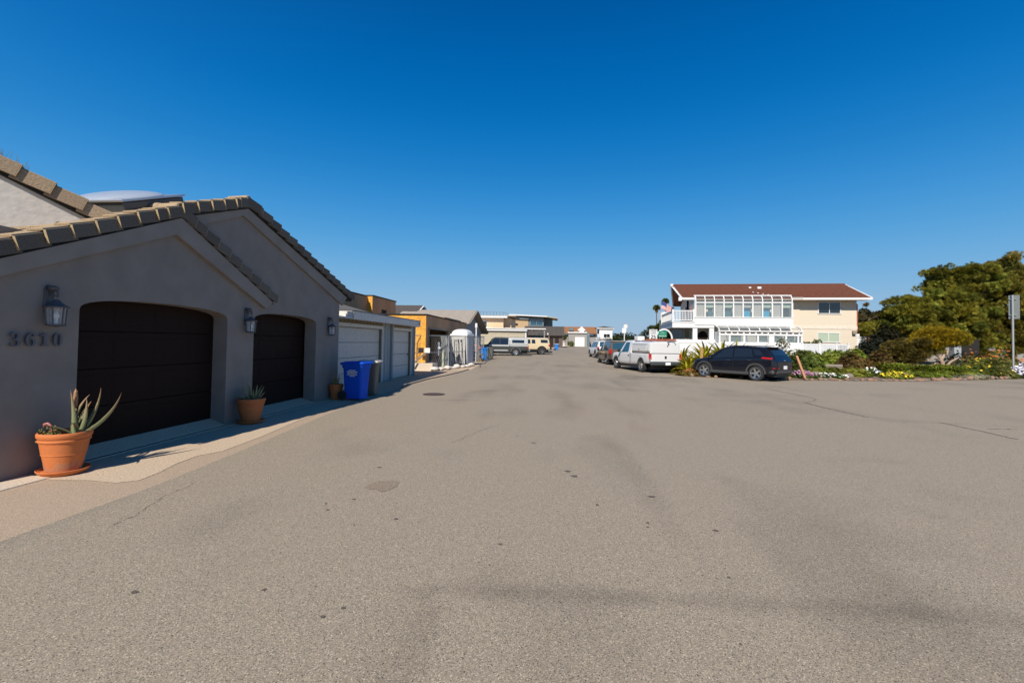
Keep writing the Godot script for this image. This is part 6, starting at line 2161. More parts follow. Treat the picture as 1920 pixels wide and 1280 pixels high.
# ---------------------------------------------------------------- signs, poles and the flag
func build_signs() -> void:
	var b: MB
	var s := thing("speed_limit_sign", "white speed limit 25 sign on a post behind the white pickup", "road sign", on(7.45, -35.8), deg_to_rad(6))
	b = MB.new()
	b.cyl(Vector3(0, 0, -0.04), Vector3(0, 2.8, -0.04), 0.03)
	part("post", b, M.galv, s)
	b = MB.new()
	b.box(Vector3(0, 2.36, 0), Vector3(0.62, 0.77, 0.012), 0.003)
	part("plate", b, M.white_clean, s)
	b = MB.new()
	for k in [[0.0, 0.365, 0.58, 0.014], [0.0, -0.365, 0.58, 0.014]]:
		b.box(Vector3(k[0], 2.36 + k[1], 0.008), Vector3(k[2], k[3], 0.003))
	for k in [-0.29, 0.29]:
		b.box(Vector3(k, 2.36, 0.008), Vector3(0.014, 0.715, 0.003))
	part("border", b, M.sign_black, s)
	part("lettering", text_mesh("SPEED", 0.105, 0.004, "Droid Sans", true), M.sign_black, s, Transform3D(Basis.IDENTITY, Vector3(0, 2.62, 0.009)))
	part("lettering", text_mesh("LIMIT", 0.105, 0.004, "Droid Sans", true), M.sign_black, s, Transform3D(Basis.IDENTITY, Vector3(0, 2.455, 0.009)))
	part("lettering", text_mesh("25", 0.27, 0.004, "Droid Sans", true), M.sign_black, s, Transform3D(Basis.IDENTITY, Vector3(0, 2.17, 0.009)))
	s = thing("bike_route_sign", "small green bicycle route sign to the right of the speed limit sign", "road sign", on(8.14, -35.85), deg_to_rad(6))
	b = MB.new()
	b.cyl(Vector3(0, 0, -0.04), Vector3(0, 2.7, -0.04), 0.03)
	part("post", b, M.galv, s)
	b = MB.new()
	b.box(Vector3(0, 2.41, 0), Vector3(0.62, 0.47, 0.012), 0.003)
	part("plate", b, M.sign_green, s)
	b = MB.new()
	for k in [-0.12, 0.12]:
		for i in 20:
			var a := TAU * i / 20.0
			var e := TAU * (i + 1) / 20.0
			b.bar(Vector3(k + cos(a) * 0.07, 2.46 + sin(a) * 0.07, 0.009), Vector3(k + cos(e) * 0.07, 2.46 + sin(e) * 0.07, 0.009), 0.004, 0.018, Vector3(0, 0, 1))
	for k in [[-0.12, 2.46, -0.03, 2.56], [-0.03, 2.56, 0.09, 2.56], [0.09, 2.56, 0.0, 2.46], [0.0, 2.46, -0.04, 2.56], [0.12, 2.46, 0.08, 2.6], [0.0, 2.46, -0.12, 2.46]]:
		b.bar(Vector3(k[0], k[1], 0.009), Vector3(k[2], k[3], 0.009), 0.004, 0.014, Vector3(0, 0, 1))
	part("bicycle_symbol", b, M.white_clean, s)
	part("lettering", text_mesh("BIKE ROUTE", 0.07, 0.004, "Droid Sans", true), M.white_clean, s, Transform3D(Basis.IDENTITY, Vector3(0, 2.27, 0.009)))

	# backs of two signs on the right, seen from behind
	s = thing("sign_back", "tall grey sign seen from behind on a steel pole at the right edge", "road sign", Vector3(27.35, 0, -30.5), deg_to_rad(-42))
	b = MB.new()
	b.cyl(Vector3.ZERO, Vector3(0, 4.95, 0), 0.055, -1.0, 12)
	part("pole", b, M.galv, s)
	b = MB.new()
	b.box(Vector3(0.06, 4.23, -0.075), Vector3(0.47, 1.42, 0.02), 0.006)
	part("plate", b, M.sign_back, s)
	b = MB.new()
	b.box(Vector3(0.0, 4.7, -0.03), Vector3(0.3, 0.04, 0.07), 0.006)
	b.box(Vector3(0.0, 3.75, -0.03), Vector3(0.3, 0.04, 0.07), 0.006)
	part("bracket", b, M.galv, s)
	s = thing("far_sign", "pale sign plates seen from behind on a pole beyond the black pickup", "road sign", on(10.74, -72.2), 0.0)
	b = MB.new()
	b.cyl(Vector3.ZERO, Vector3(0, 3.6, 0), 0.07)
	part("pole", b, M.white_clean, s)
	b = MB.new()
	b.box(Vector3(-0.05, 3.35, 0.08), Vector3(0.62, 0.75, 0.02), 0.004)
	part("plate", b, M.white_clean, s)
	b = MB.new()
	var oc := PackedVector2Array()
	for i in 8:
		var a := TAU * (i + 0.5) / 8.0
		oc.append(Vector2(0.16 + cos(a) * 0.32, 4.0 + sin(a) * 0.32))
	b.prism(oc, 0.05, 0.065)
	part("octagon_plate", b, mat(0.72, 0.6, 0.55, 0.5), s)

	# flag on a slim pole behind the house
	s = thing("flag", "red and white striped flag with a blue corner flying left of the cream house", "flag", on(10.3, -47.0))
	b = MB.new()
	b.cyl(Vector3.ZERO, Vector3(0.2, 5.9, 0), 0.025, 0.015)
	part("pole", b, M.alu, s)
	var wave := func(u: float, w: float) -> Vector3:
		return Vector3(0.22 + u * 1.25, 5.8 - w * 0.75 - u * 0.62 + 0.06 * sin(u * 7.0), 0.10 * sin(u * 6.0 + w) * u)
	for i in 13:
		b = MB.new()
		for k in 12:
			var u0 := k / 12.0
			var u1 := (k + 1) / 12.0
			if i < 7 and u1 <= 0.42: continue
			b.q(wave.call(u0, i / 13.0), wave.call(u1, i / 13.0), wave.call(u1, (i + 1) / 13.0), wave.call(u0, (i + 1) / 13.0), Vector3(0, 0, 1))
		part("stripe", b, M.flag_red if i % 2 == 0 else M.white_clean, s)
	b = MB.new()
	for k in 5:
		b.q(wave.call(k / 12.0, 0.0), wave.call((k + 1) / 12.0, 0.0), wave.call((k + 1) / 12.0, 7 / 13.0), wave.call(k / 12.0, 7 / 13.0), Vector3(0, 0, 1))
	part("canton", b, M.flag_blue, s)
	s = thing("white_tank", "white cylindrical water tank on a stand above the dark trees left of the cream house", "water tank", on(14.15, -61.4))
	b = MB.new()
	b.lathe([Vector2(0.0, 4.45), Vector2(0.62, 4.45), Vector2(0.62, 5.5), Vector2(0.0, 5.62)], 20)
	part("tank", b, M.white_clean, s)
	b = MB.new()
	for k in 4:
		b.cyl(Vector3(0.4 * (1 if k % 2 else -1), 0, 0.4 * (1 if k < 2 else -1)), Vector3(0.4 * (1 if k % 2 else -1), 4.45, 0.4 * (1 if k < 2 else -1)), 0.06)
	part("leg", b, M.white_clean, s)

# ---------------------------------------------------------------- pots, bins
func fleshy_leaf(b: MB, base: Vector3, dir: float, length: float, width: float, lift: float, curl: float, tint: Color, tip: Color) -> void:
	# a thick tapering leaf with a hollow upper side; lift is its first angle from the ground, curl bends it
	var rings: Array = []
	var p := base
	var e := lift
	var n := 10
	var out := Vector3(cos(dir), 0, sin(dir))
	var sd := Vector3(-sin(dir), 0, cos(dir))
	var rowcol: Array = []
	for i in n + 1:
		var t := float(i) / n
		var d := out * cos(e) + Vector3.UP * sin(e)
		var up := -out * sin(e) + Vector3.UP * cos(e)
		var w := width * (0.75 + 0.5 * t * (1.0 - t) * 2.0) * pow(1.0 - t, 0.75) + 0.003
		var th := w * 0.42
		var r := PackedVector3Array()
		for k in [[-1.0, 0.35], [-0.5, -0.05], [0.0, -0.15], [0.5, -0.05], [1.0, 0.35], [0.6, -0.75], [0.0, -1.1], [-0.6, -0.75]]:
			r.append(p + sd * w * 0.5 * k[0] + up * th * k[1])
		rings.append(r)
		rowcol.append(tint.lerp(tip, pow(t, 1.7)))
		p += d * (length / n)
		e += curl / n
	# coloured ring by ring
	for i in n:
		b.col = rowcol[i]
		b.loft([rings[i], rings[i + 1]])

func make_pot(called: String, label: String, at: Vector3, rt: float, h: float, m: Material, saucer: bool, worn: bool) -> Node3D:
	var o := thing(called, label, "flower pot", at, 0.0)
	var y0 := 0.035 if saucer else 0.0
	var b := MB.new()
	var rb := rt * 0.66
	b.lathe([Vector2(0, y0), Vector2(rb * 0.97, y0), Vector2(rb, y0 + 0.012), Vector2(lerpf(rb, rt, 0.40), y0 + h * 0.42), Vector2(lerpf(rb, rt, 0.43) + 0.004, y0 + h * 0.43), Vector2(lerpf(rb, rt, 0.46), y0 + h * 0.45), Vector2(lerpf(rb, rt, 0.72), y0 + h * 0.76)], 44)
	part("pot", b, m, o)
	b = MB.new()
	b.lathe([Vector2(rt * 0.90, y0 + h * 0.755), Vector2(rt * 0.955, y0 + h * 0.77), Vector2(rt * 0.965, y0 + h * 0.80), Vector2(rt * 0.94, y0 + h * 0.83), Vector2(rt * 0.965, y0 + h * 0.86), Vector2(rt * 1.0, y0 + h * 0.895), Vector2(rt * 1.012, y0 + h * 0.94), Vector2(rt * 1.0, y0 + h * 0.975), Vector2(rt * 0.97, y0 + h), Vector2(rt * 0.93, y0 + h), Vector2(rt * 0.90, y0 + h * 0.97), Vector2(rt * 0.88, y0 + h * 0.80)], 44)
	part("pot_rim", b, m, o)
	if worn:
		b = MB.new()
		# chalky bloom that has crept up the lower wall in uneven tongues
		var hs := PackedFloat32Array()
		for i in 60: hs.append(h * (0.17 + 0.06 * sin(TAU * i / 60.0 * 3.0) + 0.045 * sin(TAU * i / 60.0 * 7.0 + 1.0) + 0.025 * sin(TAU * i / 60.0 * 13.0)))
		for i in 60:
			var p: Array[Vector3] = []
			for q in [[i, 0.0], [i + 1, 0.0], [i + 1, hs[(i + 1) % 60]], [i, hs[i]]]:
				var an: float = TAU * q[0] / 60.0
				var rr: float = lerpf(rb, rt, q[1] / h * 0.95) + 0.0025
				p.append(Vector3(cos(an) * rr, y0 + 0.008 + q[1], sin(an) * rr))
			b.q(p[0], p[1], p[2], p[3], p[0] - Vector3(0, p[0].y, 0))
		var lm: Material = M.lime
		part("lime_crust", b, lm, o)
	b = MB.new()
	b.lathe([Vector2(rt * 0.89, y0 + h * 0.86), Vector2(rt * 0.5, y0 + h * 0.89), Vector2(0, y0 + h * 0.90)], 24, Transform3D.IDENTITY, 0.02)
	part("soil", b, M.soil, o)
	if saucer:
		b = MB.new()
		b.lathe([Vector2(0, 0.0), Vector2(rt * 0.82, 0.0), Vector2(rt * 0.96, 0.035), Vector2(rt * 0.985, 0.05), Vector2(rt * 0.96, 0.055), Vector2(rt * 0.92, 0.045), Vector2(rt * 0.80, 0.03), Vector2(0, 0.03)], 44)
		part("saucer", b, m, o)
	return o

func build_pots_and_bins() -> void:
	var b: MB
	var a := Vector3(-5.76, 0.021, -5.12)
	make_pot("terracotta_pot", "large sunlit terracotta pot with saucer at the corner of the grey garage", a, 0.25, 0.45, M.terracotta, true, true)
	var al := thing("aloe_plant", "tall aloe with red edged leaves in the big sunlit terracotta pot", "aloe", a + Vector3(0.09, 0.44, -0.06))
	var g0 := Color(0.16, 0.19, 0.085)
	var g1 := Color(0.32, 0.16, 0.09)
	for k in [[2.6, 0.50, 0.09, 1.5, 0.75], [-0.75, 0.62, 0.095, 0.55, 0.8], [-1.25, 0.58, 0.075, 0.95, 0.6], [-1.9, 0.44, 0.085, 1.45, -0.95], [1.8, 0.54, 0.08, 1.55, -0.2], [3.7, 0.46, 0.06, 1.0, -0.4], [-2.6, 0.48, 0.075, 1.4, -1.1], [0.9, 0.38, 0.06, 1.2, -1.6], [2.1, 0.32, 0.045, 0.75, -0.6], [-0.2, 0.44, 0.07, 1.2, 0.5], [3.2, 0.34, 0.05, 1.2, 0.6], [-2.0, 0.30, 0.045, 0.8, -0.9]]:
		b = MB.new()
		fleshy_leaf(b, Vector3(cos(k[0]) * 0.025, 0, sin(k[0]) * 0.025), k[0], k[1], k[2], k[3], k[4], g0 * rng.randf_range(0.85, 1.25), g1)
		part("leaf", b, M.aloe, al)
	b = MB.new()
	b.col = Color(0.30, 0.15, 0.07)
	b.tube(PackedVector3Array([Vector3(-0.03, 0.05, 0.02), Vector3(-0.035, 0.3, 0.02), Vector3(-0.02, 0.52, 0.0)]), PackedFloat32Array([0.014, 0.012, 0.006]), 7)
	b.lathe([Vector2(0.0, 0.30), Vector2(0.022, 0.34), Vector2(0.026, 0.42), Vector2(0.018, 0.50), Vector2(0, 0.55)], 8, Transform3D(Basis.IDENTITY, Vector3(-0.03, 0, 0.01)))
	part("flower_stalk", b, M.aloe, al)
	var sd := thing("small_succulents", "low green sedum filling the left half of the big terracotta pot", "succulents", a + Vector3(-0.10, 0.435, 0.08))
	b = MB.new()
	for i in 240:
		var r := rng.randf() * 0.13
		var t := rng.randf() * TAU
		var p := Vector3(cos(t) * r, rng.randf_range(0.0, 0.03), sin(t) * r)
		b.col = Color(0.14, 0.17, 0.03).lerp(Color(0.26, 0.15, 0.06), rng.randf())
		b.box(p, Vector3(0.012, 0.022, 0.012), 0.003, Transform3D(Basis.from_euler(Vector3(rng.randf() * 3, rng.randf() * 3, 0)), Vector3.ZERO))
	var sp := part("foliage", b, M.aloe, sd)
	sp.set_meta("kind", "stuff")
	var cu := thing("curled_flower", "curled pink succulent flower stalk leaning over the big terracotta pot", "flower", a + Vector3(-0.13, 0.44, 0.07))
	b = MB.new()
	b.col = Color(0.36, 0.12, 0.11)
	b.tube(PackedVector3Array([Vector3(0.03, 0, 0), Vector3(0.035, 0.07, 0), Vector3(0.02, 0.12, 0), Vector3(-0.02, 0.14, 0), Vector3(-0.05, 0.13, 0.01), Vector3(-0.055, 0.10, 0.01)]), PackedFloat32Array([0.008, 0.009, 0.012, 0.016, 0.020, 0.012]), 8)
	part("stalk", b, M.aloe, cu)

	var c := Vector3(-5.78, 0.021, -8.6)
	make_pot("terracotta_pot", "shaded terracotta pot against the pier between the two arched doors", c, 0.25, 0.43, M.terracotta_b, true, false)
	al = thing("aloe_plant", "spiky grey green aloe in the shaded pot between the arched doors", "aloe", c + Vector3(0.02, 0.40, 0))
	for i in 15:
		b = MB.new()
		var k := i * 2.399
		var up := 0.55 + 0.9 * (float(i) / 15.0)
		fleshy_leaf(b, Vector3(cos(k) * 0.02, 0, sin(k) * 0.02), k, rng.randf_range(0.30, 0.42), 0.06, up, rng.randf_range(-0.4, 0.5), Color(0.13, 0.17, 0.10) * rng.randf_range(0.8, 1.2), Color(0.2, 0.2, 0.1))
		part("leaf", b, M.aloe, al)
	c = Vector3(-5.9, 0.021, -12.4)
	make_pot("terracotta_pot", "smallest terracotta pot, ringed and half sunlit, beside the blue bin", c, 0.195, 0.40, M.terracotta, false, false)
	al = thing("aloe_plant", "thin yellowish aloe in the smallest pot beside the blue bin", "aloe", c + Vector3(0, 0.36, 0))
	for i in 13:
		b = MB.new()
		var k := i * 2.399
		fleshy_leaf(b, Vector3(cos(k) * 0.03, 0, sin(k) * 0.03), k, rng.randf_range(0.2, 0.34), 0.035, rng.randf_range(0.9, 1.5), rng.randf_range(-0.2, 0.4), Color(0.24, 0.22, 0.08) * rng.randf_range(0.8, 1.2), Color(0.3, 0.2, 0.1))
		part("leaf", b, M.aloe, al)

	var rb := bin("recycling_bin", "large bright blue recycling bin with white print beside the smallest pot", Vector3(-5.33, 0.02, -12.42), deg_to_rad(-4), M.bin_blue, M.bin_blue)
	# print on its side: five short lines too small to read
	b = MB.new()
	var rows := [[0.20, 2], [0.32, 3], [0.26, 3], [0.30, 4], [0.16, 2]]
	for i in 5:
		var w: float = rows[i][0]
		var n: int = rows[i][1]
		for k in n:
			var x0 := -w / 2 + w * k / n
			b.box(Vector3(x0 + w / n * 0.47 + 0.01, 0.80 - i * 0.038, 0.276 - i * 0.0009), Vector3(w / n * 0.88, 0.024, 0.004), 0.0)
	part("printed_lines", b, M.white_clean, rb)
	bin("grey_bin", "grey green wheeled bin with a pale lid behind the blue recycling bin", Vector3(-5.45, 0.01, -13.55), deg_to_rad(8), M.bin_grey, M.stucco_pale)

# ---------------------------------------------------------------- plants
func needle_spray() -> ArrayMesh:
	var b := MB.new()
	for i in 9:
		var a := -0.9 + 1.8 * i / 8.0
		var d := Vector3(sin(a), cos(a), sin(i * 2.1) * 0.35).normalized()
		var s := d.cross(Vector3(0, 0, 1)).normalized() * 0.055
		var base := Vector3(0, 0.05 * absf(a), 0)
		b.tri(base - s, base + s, base + d * (0.75 + 0.25 * cos(i * 1.7)), Vector3(0, 0.3, 1))
		b.tri(base + d * 0.4 - s * 1.2 + Vector3(0, 0, 0.05), base + d * 0.4 + s * 1.2 + Vector3(0, 0, 0.05), base + d * 0.9 + Vector3(0.1 * sin(i * 3.0), 0, 0.12), Vector3(0, 0.3, 1))
	return b.mesh()

func leaf_spray() -> ArrayMesh:
	var b := MB.new()
	for i in 7:
		var a := TAU * i / 7.0
		var d := Vector3(cos(a), 0.5 + 0.3 * sin(i * 2.0), sin(a)).normalized()
		var s := d.cross(Vector3.UP).normalized() * 0.2
		var up := s.cross(d).normalized()
		var m := d * 0.5 + up * 0.08
		b.tri(Vector3.ZERO, m - s, d, up)
		b.tri(Vector3.ZERO, d, m + s, up)
	return b.mesh()

func blade_tuft() -> ArrayMesh:
	var b := MB.new()
	for i in 9:
		var a := i * 2.399
		var o := Vector3(cos(a), 0, sin(a))
		var s := Vector3(-sin(a), 0, cos(a)) * 0.05
		var sp := 0.25 + 0.35 * float(i) / 9.0
		var p0 := o * 0.03
		var p1 := o * sp * 0.4 + Vector3(0, 0.55, 0)
		var p2 := o * sp * 1.1 + Vector3(0, 0.85, 0)
		var p3 := o * sp * 1.9 + Vector3(0, 0.80, 0)
		b.q(p0 - s, p0 + s, p1 + s, p1 - s, Vector3.UP)
		b.q(p1 - s, p1 + s, p2 + s * 0.7, p2 - s * 0.7, Vector3.UP)
		b.tri(p2 - s * 0.7, p2 + s * 0.7, p3, Vector3.UP)
	return b.mesh()

func flower_head() -> ArrayMesh:
	var b := MB.new()
	for i in 8:
		var a := TAU * i / 8.0
		var d := Vector3(cos(a), 0.18, sin(a))
		var s := Vector3(-sin(a), 0, cos(a)) * 0.28
		b.tri(Vector3.ZERO, d * 0.8 - s, d, Vector3.UP)
		b.tri(Vector3.ZERO, d, d * 0.8 + s, Vector3.UP)
	return b.mesh()

var sprays := {}

func spray(kind: String) -> ArrayMesh:
	if not sprays.has(kind):
		match kind:
			"needle": sprays[kind] = needle_spray()
			"leaf": sprays[kind] = leaf_spray()
			"blade": sprays[kind] = blade_tuft()
			_: sprays[kind] = flower_head()
	return sprays[kind]

func scatter(parent: Node3D, called: String, kind: String, where: Array, cols: Array, m: Material) -> MultiMeshInstance3D:
	var mm := MultiMesh.new()
	mm.transform_format = MultiMesh.TRANSFORM_3D
	mm.use_colors = true
	mm.mesh = spray(kind)
	mm.instance_count = where.size()
	for i in where.size():
		mm.set_instance_transform(i, where[i])
		mm.set_instance_color(i, cols[i])
	var o := MultiMeshInstance3D.new()
	o.multimesh = mm
	o.material_override = m
	o.name = numbered(parent, called)
	o.set_meta("kind", "stuff")
	parent.add_child(o, true)
	return o

func crown(parent: Node3D, called: String, blobs: Array, count: int, size: float, tint: Color, sd: int, kind := "leaf", droop := 0.0, vary := 0.5) -> void:
	# leaf sprays on and in the ellipsoids [centre, radii]; every blob has a tone of its own
	var r := RandomNumberGenerator.new()
	r.seed = sd
	var where := []
	var cols := []
	var total := 0.0
	for k in blobs: total += pow(k[1].x * k[1].y * k[1].z, 0.6667)
	for k in blobs:
		var n := int(count * pow(k[1].x * k[1].y * k[1].z, 0.6667) / total)
		var tone := r.randf_range(1.0 - vary, 1.0 + vary)
		var warm := r.randf_range(-0.12, 0.16)
		for i in n:
			var d := Vector3(r.randfn(), r.randfn(), r.randfn()).normalized()
			var rad := pow(r.randf(), 0.42) * r.randf_range(0.86, 1.1)
			var p: Vector3 = k[0] + d * k[1] * rad
			var up := (d + Vector3(r.randfn(), r.randfn(), r.randfn()) * 0.55 + Vector3(0, 0.35 - droop, 0)).normalized()
			var side := up.cross(Vector3(r.randfn(), r.randfn(), r.randfn())).normalized()
			var sc := size * r.randf_range(0.6, 1.35)
			where.append(Transform3D(Basis(side, up, side.cross(up)) * sc, p))
			var t := tone * r.randf_range(0.6, 1.45)
			cols.append(Color(tint.r * t * (1.0 + warm), tint.g * t, tint.b * t * (1.0 - warm)))
	scatter(parent, called, kind, where, cols, M.leaf)

func clumps(r: RandomNumberGenerator, env: Array, n: int, lo: float, hi: float, flat := 0.65) -> Array:
	# small oblate clumps on the shells of big envelopes, ragged outline and gaps between
	var out := []
	var total := 0.0
	for e in env: total += pow(e[1].x * e[1].y * e[1].z, 0.6667)
	for e in env:
		var m := int(ceil(n * pow(e[1].x * e[1].y * e[1].z, 0.6667) / total))
		for i in m:
			var d := Vector3(r.randfn(), r.randfn(), r.randfn()).normalized()
			var p: Vector3 = e[0] + d * e[1] * pow(r.randf(), 0.25) * (r.randf_range(0.80, 1.06) if r.randf() < 0.82 else r.randf_range(1.05, 1.26))
			if p.y < 0.5: continue
			var s := r.randf_range(lo, hi) * (0.6 if (p - e[0]).length() > e[1].length() * 0.62 else 1.0)
			out.append([p, Vector3(s * r.randf_range(0.9, 1.4), s * flat * r.randf_range(0.8, 1.2), s * r.randf_range(0.9, 1.4))])
	return out

func limb(b: MB, a: Vector3, e: Vector3, r0: float, r1: float, sag: float, r: RandomNumberGenerator) -> void:
	var pts := PackedVector3Array()
	var rad := PackedFloat32Array()
	for i in 7:
		var t := i / 6.0
		var j := Vector3(r.randfn(), r.randfn(), r.randfn()) * 0.06 * a.distance_to(e) * sin(PI * t) * 0.6
		pts.append(a.lerp(e, t) + Vector3(0, sag * sin(PI * t), 0) + j)
		rad.append(lerpf(r0, r1, t))
	b.tube(pts, rad, 8)

func tree(called: String, label: String, category: String, at: Vector3, env: Array, n: int, lo: float, hi: float, leaves: int, size: float, tint: Color, sd: int, trunk_r: float, kind := "needle", droop := 0.1, bark: Material = null) -> Node3D:
	var o := thing(called, label, category, at)
	var r := RandomNumberGenerator.new()
	r.seed = sd
	var cl := clumps(r, env, n, lo, hi)
	var b := MB.new()
	var top := Vector3.ZERO
	for e in env: top += e[0]
	top /= env.size()
	limb(b, Vector3(0, -0.1, 0), Vector3(top.x * 0.5, top.y * 0.75, top.z * 0.5), trunk_r, trunk_r * 0.55, 0.0, r)
	part("trunk", b, bark if bark else M.bark, o)
	var fork := Vector3(top.x * 0.5, top.y * 0.6, top.z * 0.5)
	for i in range(0, cl.size(), maxi(1, cl.size() / 34)):
		b = MB.new()
		limb(b, fork * r.randf_range(0.55, 1.1), cl[i][0], trunk_r * 0.32, 0.02, 0.3, r)
		part("limb", b, bark if bark else M.bark, o)
	crown(o, "crown", cl, leaves, size, tint, sd + 1, kind, droop)
	return o

func strap_plant(called: String, label: String, at: Vector3, n: int, length: float, width: float, tint: Color, sd: int, group := "") -> Node3D:
	var o := thing(called, label, "plant", at, 0.0, group)
	var r := RandomNumberGenerator.new()
	r.seed = sd
	for i in n:
		var b := MB.new()
		var a := i * 2.399 + r.randf_range(-0.3, 0.3)
		var lift := lerpf(0.35, 1.45, float(i) / n)
		var out := Vector3(cos(a), 0, sin(a))
		var s := Vector3(-sin(a), 0, cos(a))
		var p := out * 0.04 + Vector3(0, 0.15 * length * float(i) / n, 0)
		var e := lift
		var ln := length * r.randf_range(0.75, 1.1)
		var t := r.randf_range(0.7, 1.35)
		var y := r.randf_range(0.0, 1.0)
		var c := Color(tint.r * t * (1.0 + 0.4 * y), tint.g * t * (1.0 + 0.1 * y), tint.b * t)
		var prev: Array = []
		for k in 8:
			var f := k / 7.0
			var w := width * sin(PI * (0.12 + 0.86 * f)) * 0.5
			var up := -out * sin(e) + Vector3.UP * cos(e)
			var row := [p - s * w + up * w * 0.35, p, p + s * w + up * w * 0.35]
			if k > 0:
				b.col = c
				b.q(prev[0], prev[1], row[1], row[0], up)
				b.q(prev[1], prev[2], row[2], row[1], up)
			prev = row
			p += (out * cos(e) + Vector3.UP * sin(e)) * ln / 7.0
			e -= r.randf_range(0.08, 0.24)
		part("leaf", b, M.leaf, o)
	return o

func garden_y(x: float, z: float) -> float:
	var d := 1e9
	for i in KERB.size() - 1:
		d = minf(d, dist_seg(Vector2(x, z), Vector2(KERB[i][0], KERB[i][1]), Vector2(KERB[i + 1][0], KERB[i + 1][1])))
	if x < 12.0: d = maxf(d - 2.2 * clampf(12.0 - x, 0.0, 1.0), 0.0)
	return 0.03 + minf(d * 0.07, 0.34)

func gpt(x: float, z: float) -> Vector3:
	return Vector3(x, garden_y(x, z), z)

func bed(called: String, label: String, category: String, spots: Array, n: int, size: float, tint: Color, sd: int, kind := "leaf", flowers := Color(0, 0, 0, 0), fl_n := 0, fl_size := 0.05, h := 0.35) -> Node3D:
	# low planting over ellipses [x, z, rx, rz, height]
	var o := thing(called, label, category, gpt(spots[0][0], spots[0][1]))
	var r := RandomNumberGenerator.new()
	r.seed = sd
	var where := []
	var cols := []
	var fw := []
	var fc := []
	for k in spots:
		for i in int(n / spots.size()):
			var a := r.randf() * TAU
			var q := sqrt(r.randf())
			var x: float = k[0] + cos(a) * q * k[2]
			var z: float = k[1] + sin(a) * q * k[3]
			var hh: float = k[4] * (1.0 - q * q * 0.75)
			var y := garden_y(x, z) + (r.randf() * hh if kind != "blade" else 0.0)
			var up := (Vector3(cos(a) * q, 0.9, sin(a) * q) + Vector3(r.randfn(), r.randfn(), r.randfn()) * 0.4).normalized()
			if kind == "blade": up = (Vector3.UP + Vector3(r.randfn(), 0, r.randfn()) * 0.12).normalized()
			var sdv := up.cross(Vector3(r.randfn(), r.randfn(), r.randfn())).normalized()
			var sc := size * r.randf_range(0.6, 1.4)
			where.append(Transform3D(Basis(sdv, up, sdv.cross(up)) * sc, Vector3(x, y, z) - o.position))
			var t := r.randf_range(0.6, 1.35) * (0.85 + 0.3 * sin(x * 3.1 + z * 2.3))
			var w := r.randf_range(-0.15, 0.3)
			cols.append(Color(tint.r * t * (1.0 + w), tint.g * t, tint.b * t))
		for i in int(fl_n / spots.size()):
			var a := r.randf() * TAU
			var q := sqrt(r.randf())
			var x: float = k[0] + cos(a) * q * k[2]
			var z: float = k[1] + sin(a) * q * k[3]
			var hh: float = k[4] * (1.0 - q * q * 0.6) * r.randf_range(0.75, 1.15) + size * 0.3
			var up := (Vector3(r.randfn() * 0.5, 1.0, 0.5 + r.randfn() * 0.4)).normalized()
			var sdv := up.cross(Vector3.RIGHT).normalized()
			var sc := fl_size * r.randf_range(0.7, 1.3)
			fw.append(Transform3D(Basis(sdv, up, sdv.cross(up)) * sc, Vector3(x, garden_y(x, z) + hh, z) - o.position))
			var t := r.randf_range(0.75, 1.1)
			fc.append(Color(flowers.r * t, flowers.g * t, flowers.b * t))
	scatter(o, "foliage", kind, where, cols, M.leaf)
	if fw.size(): scatter(o, "flowers", "flower", fw, fc, M.petal)
	return o

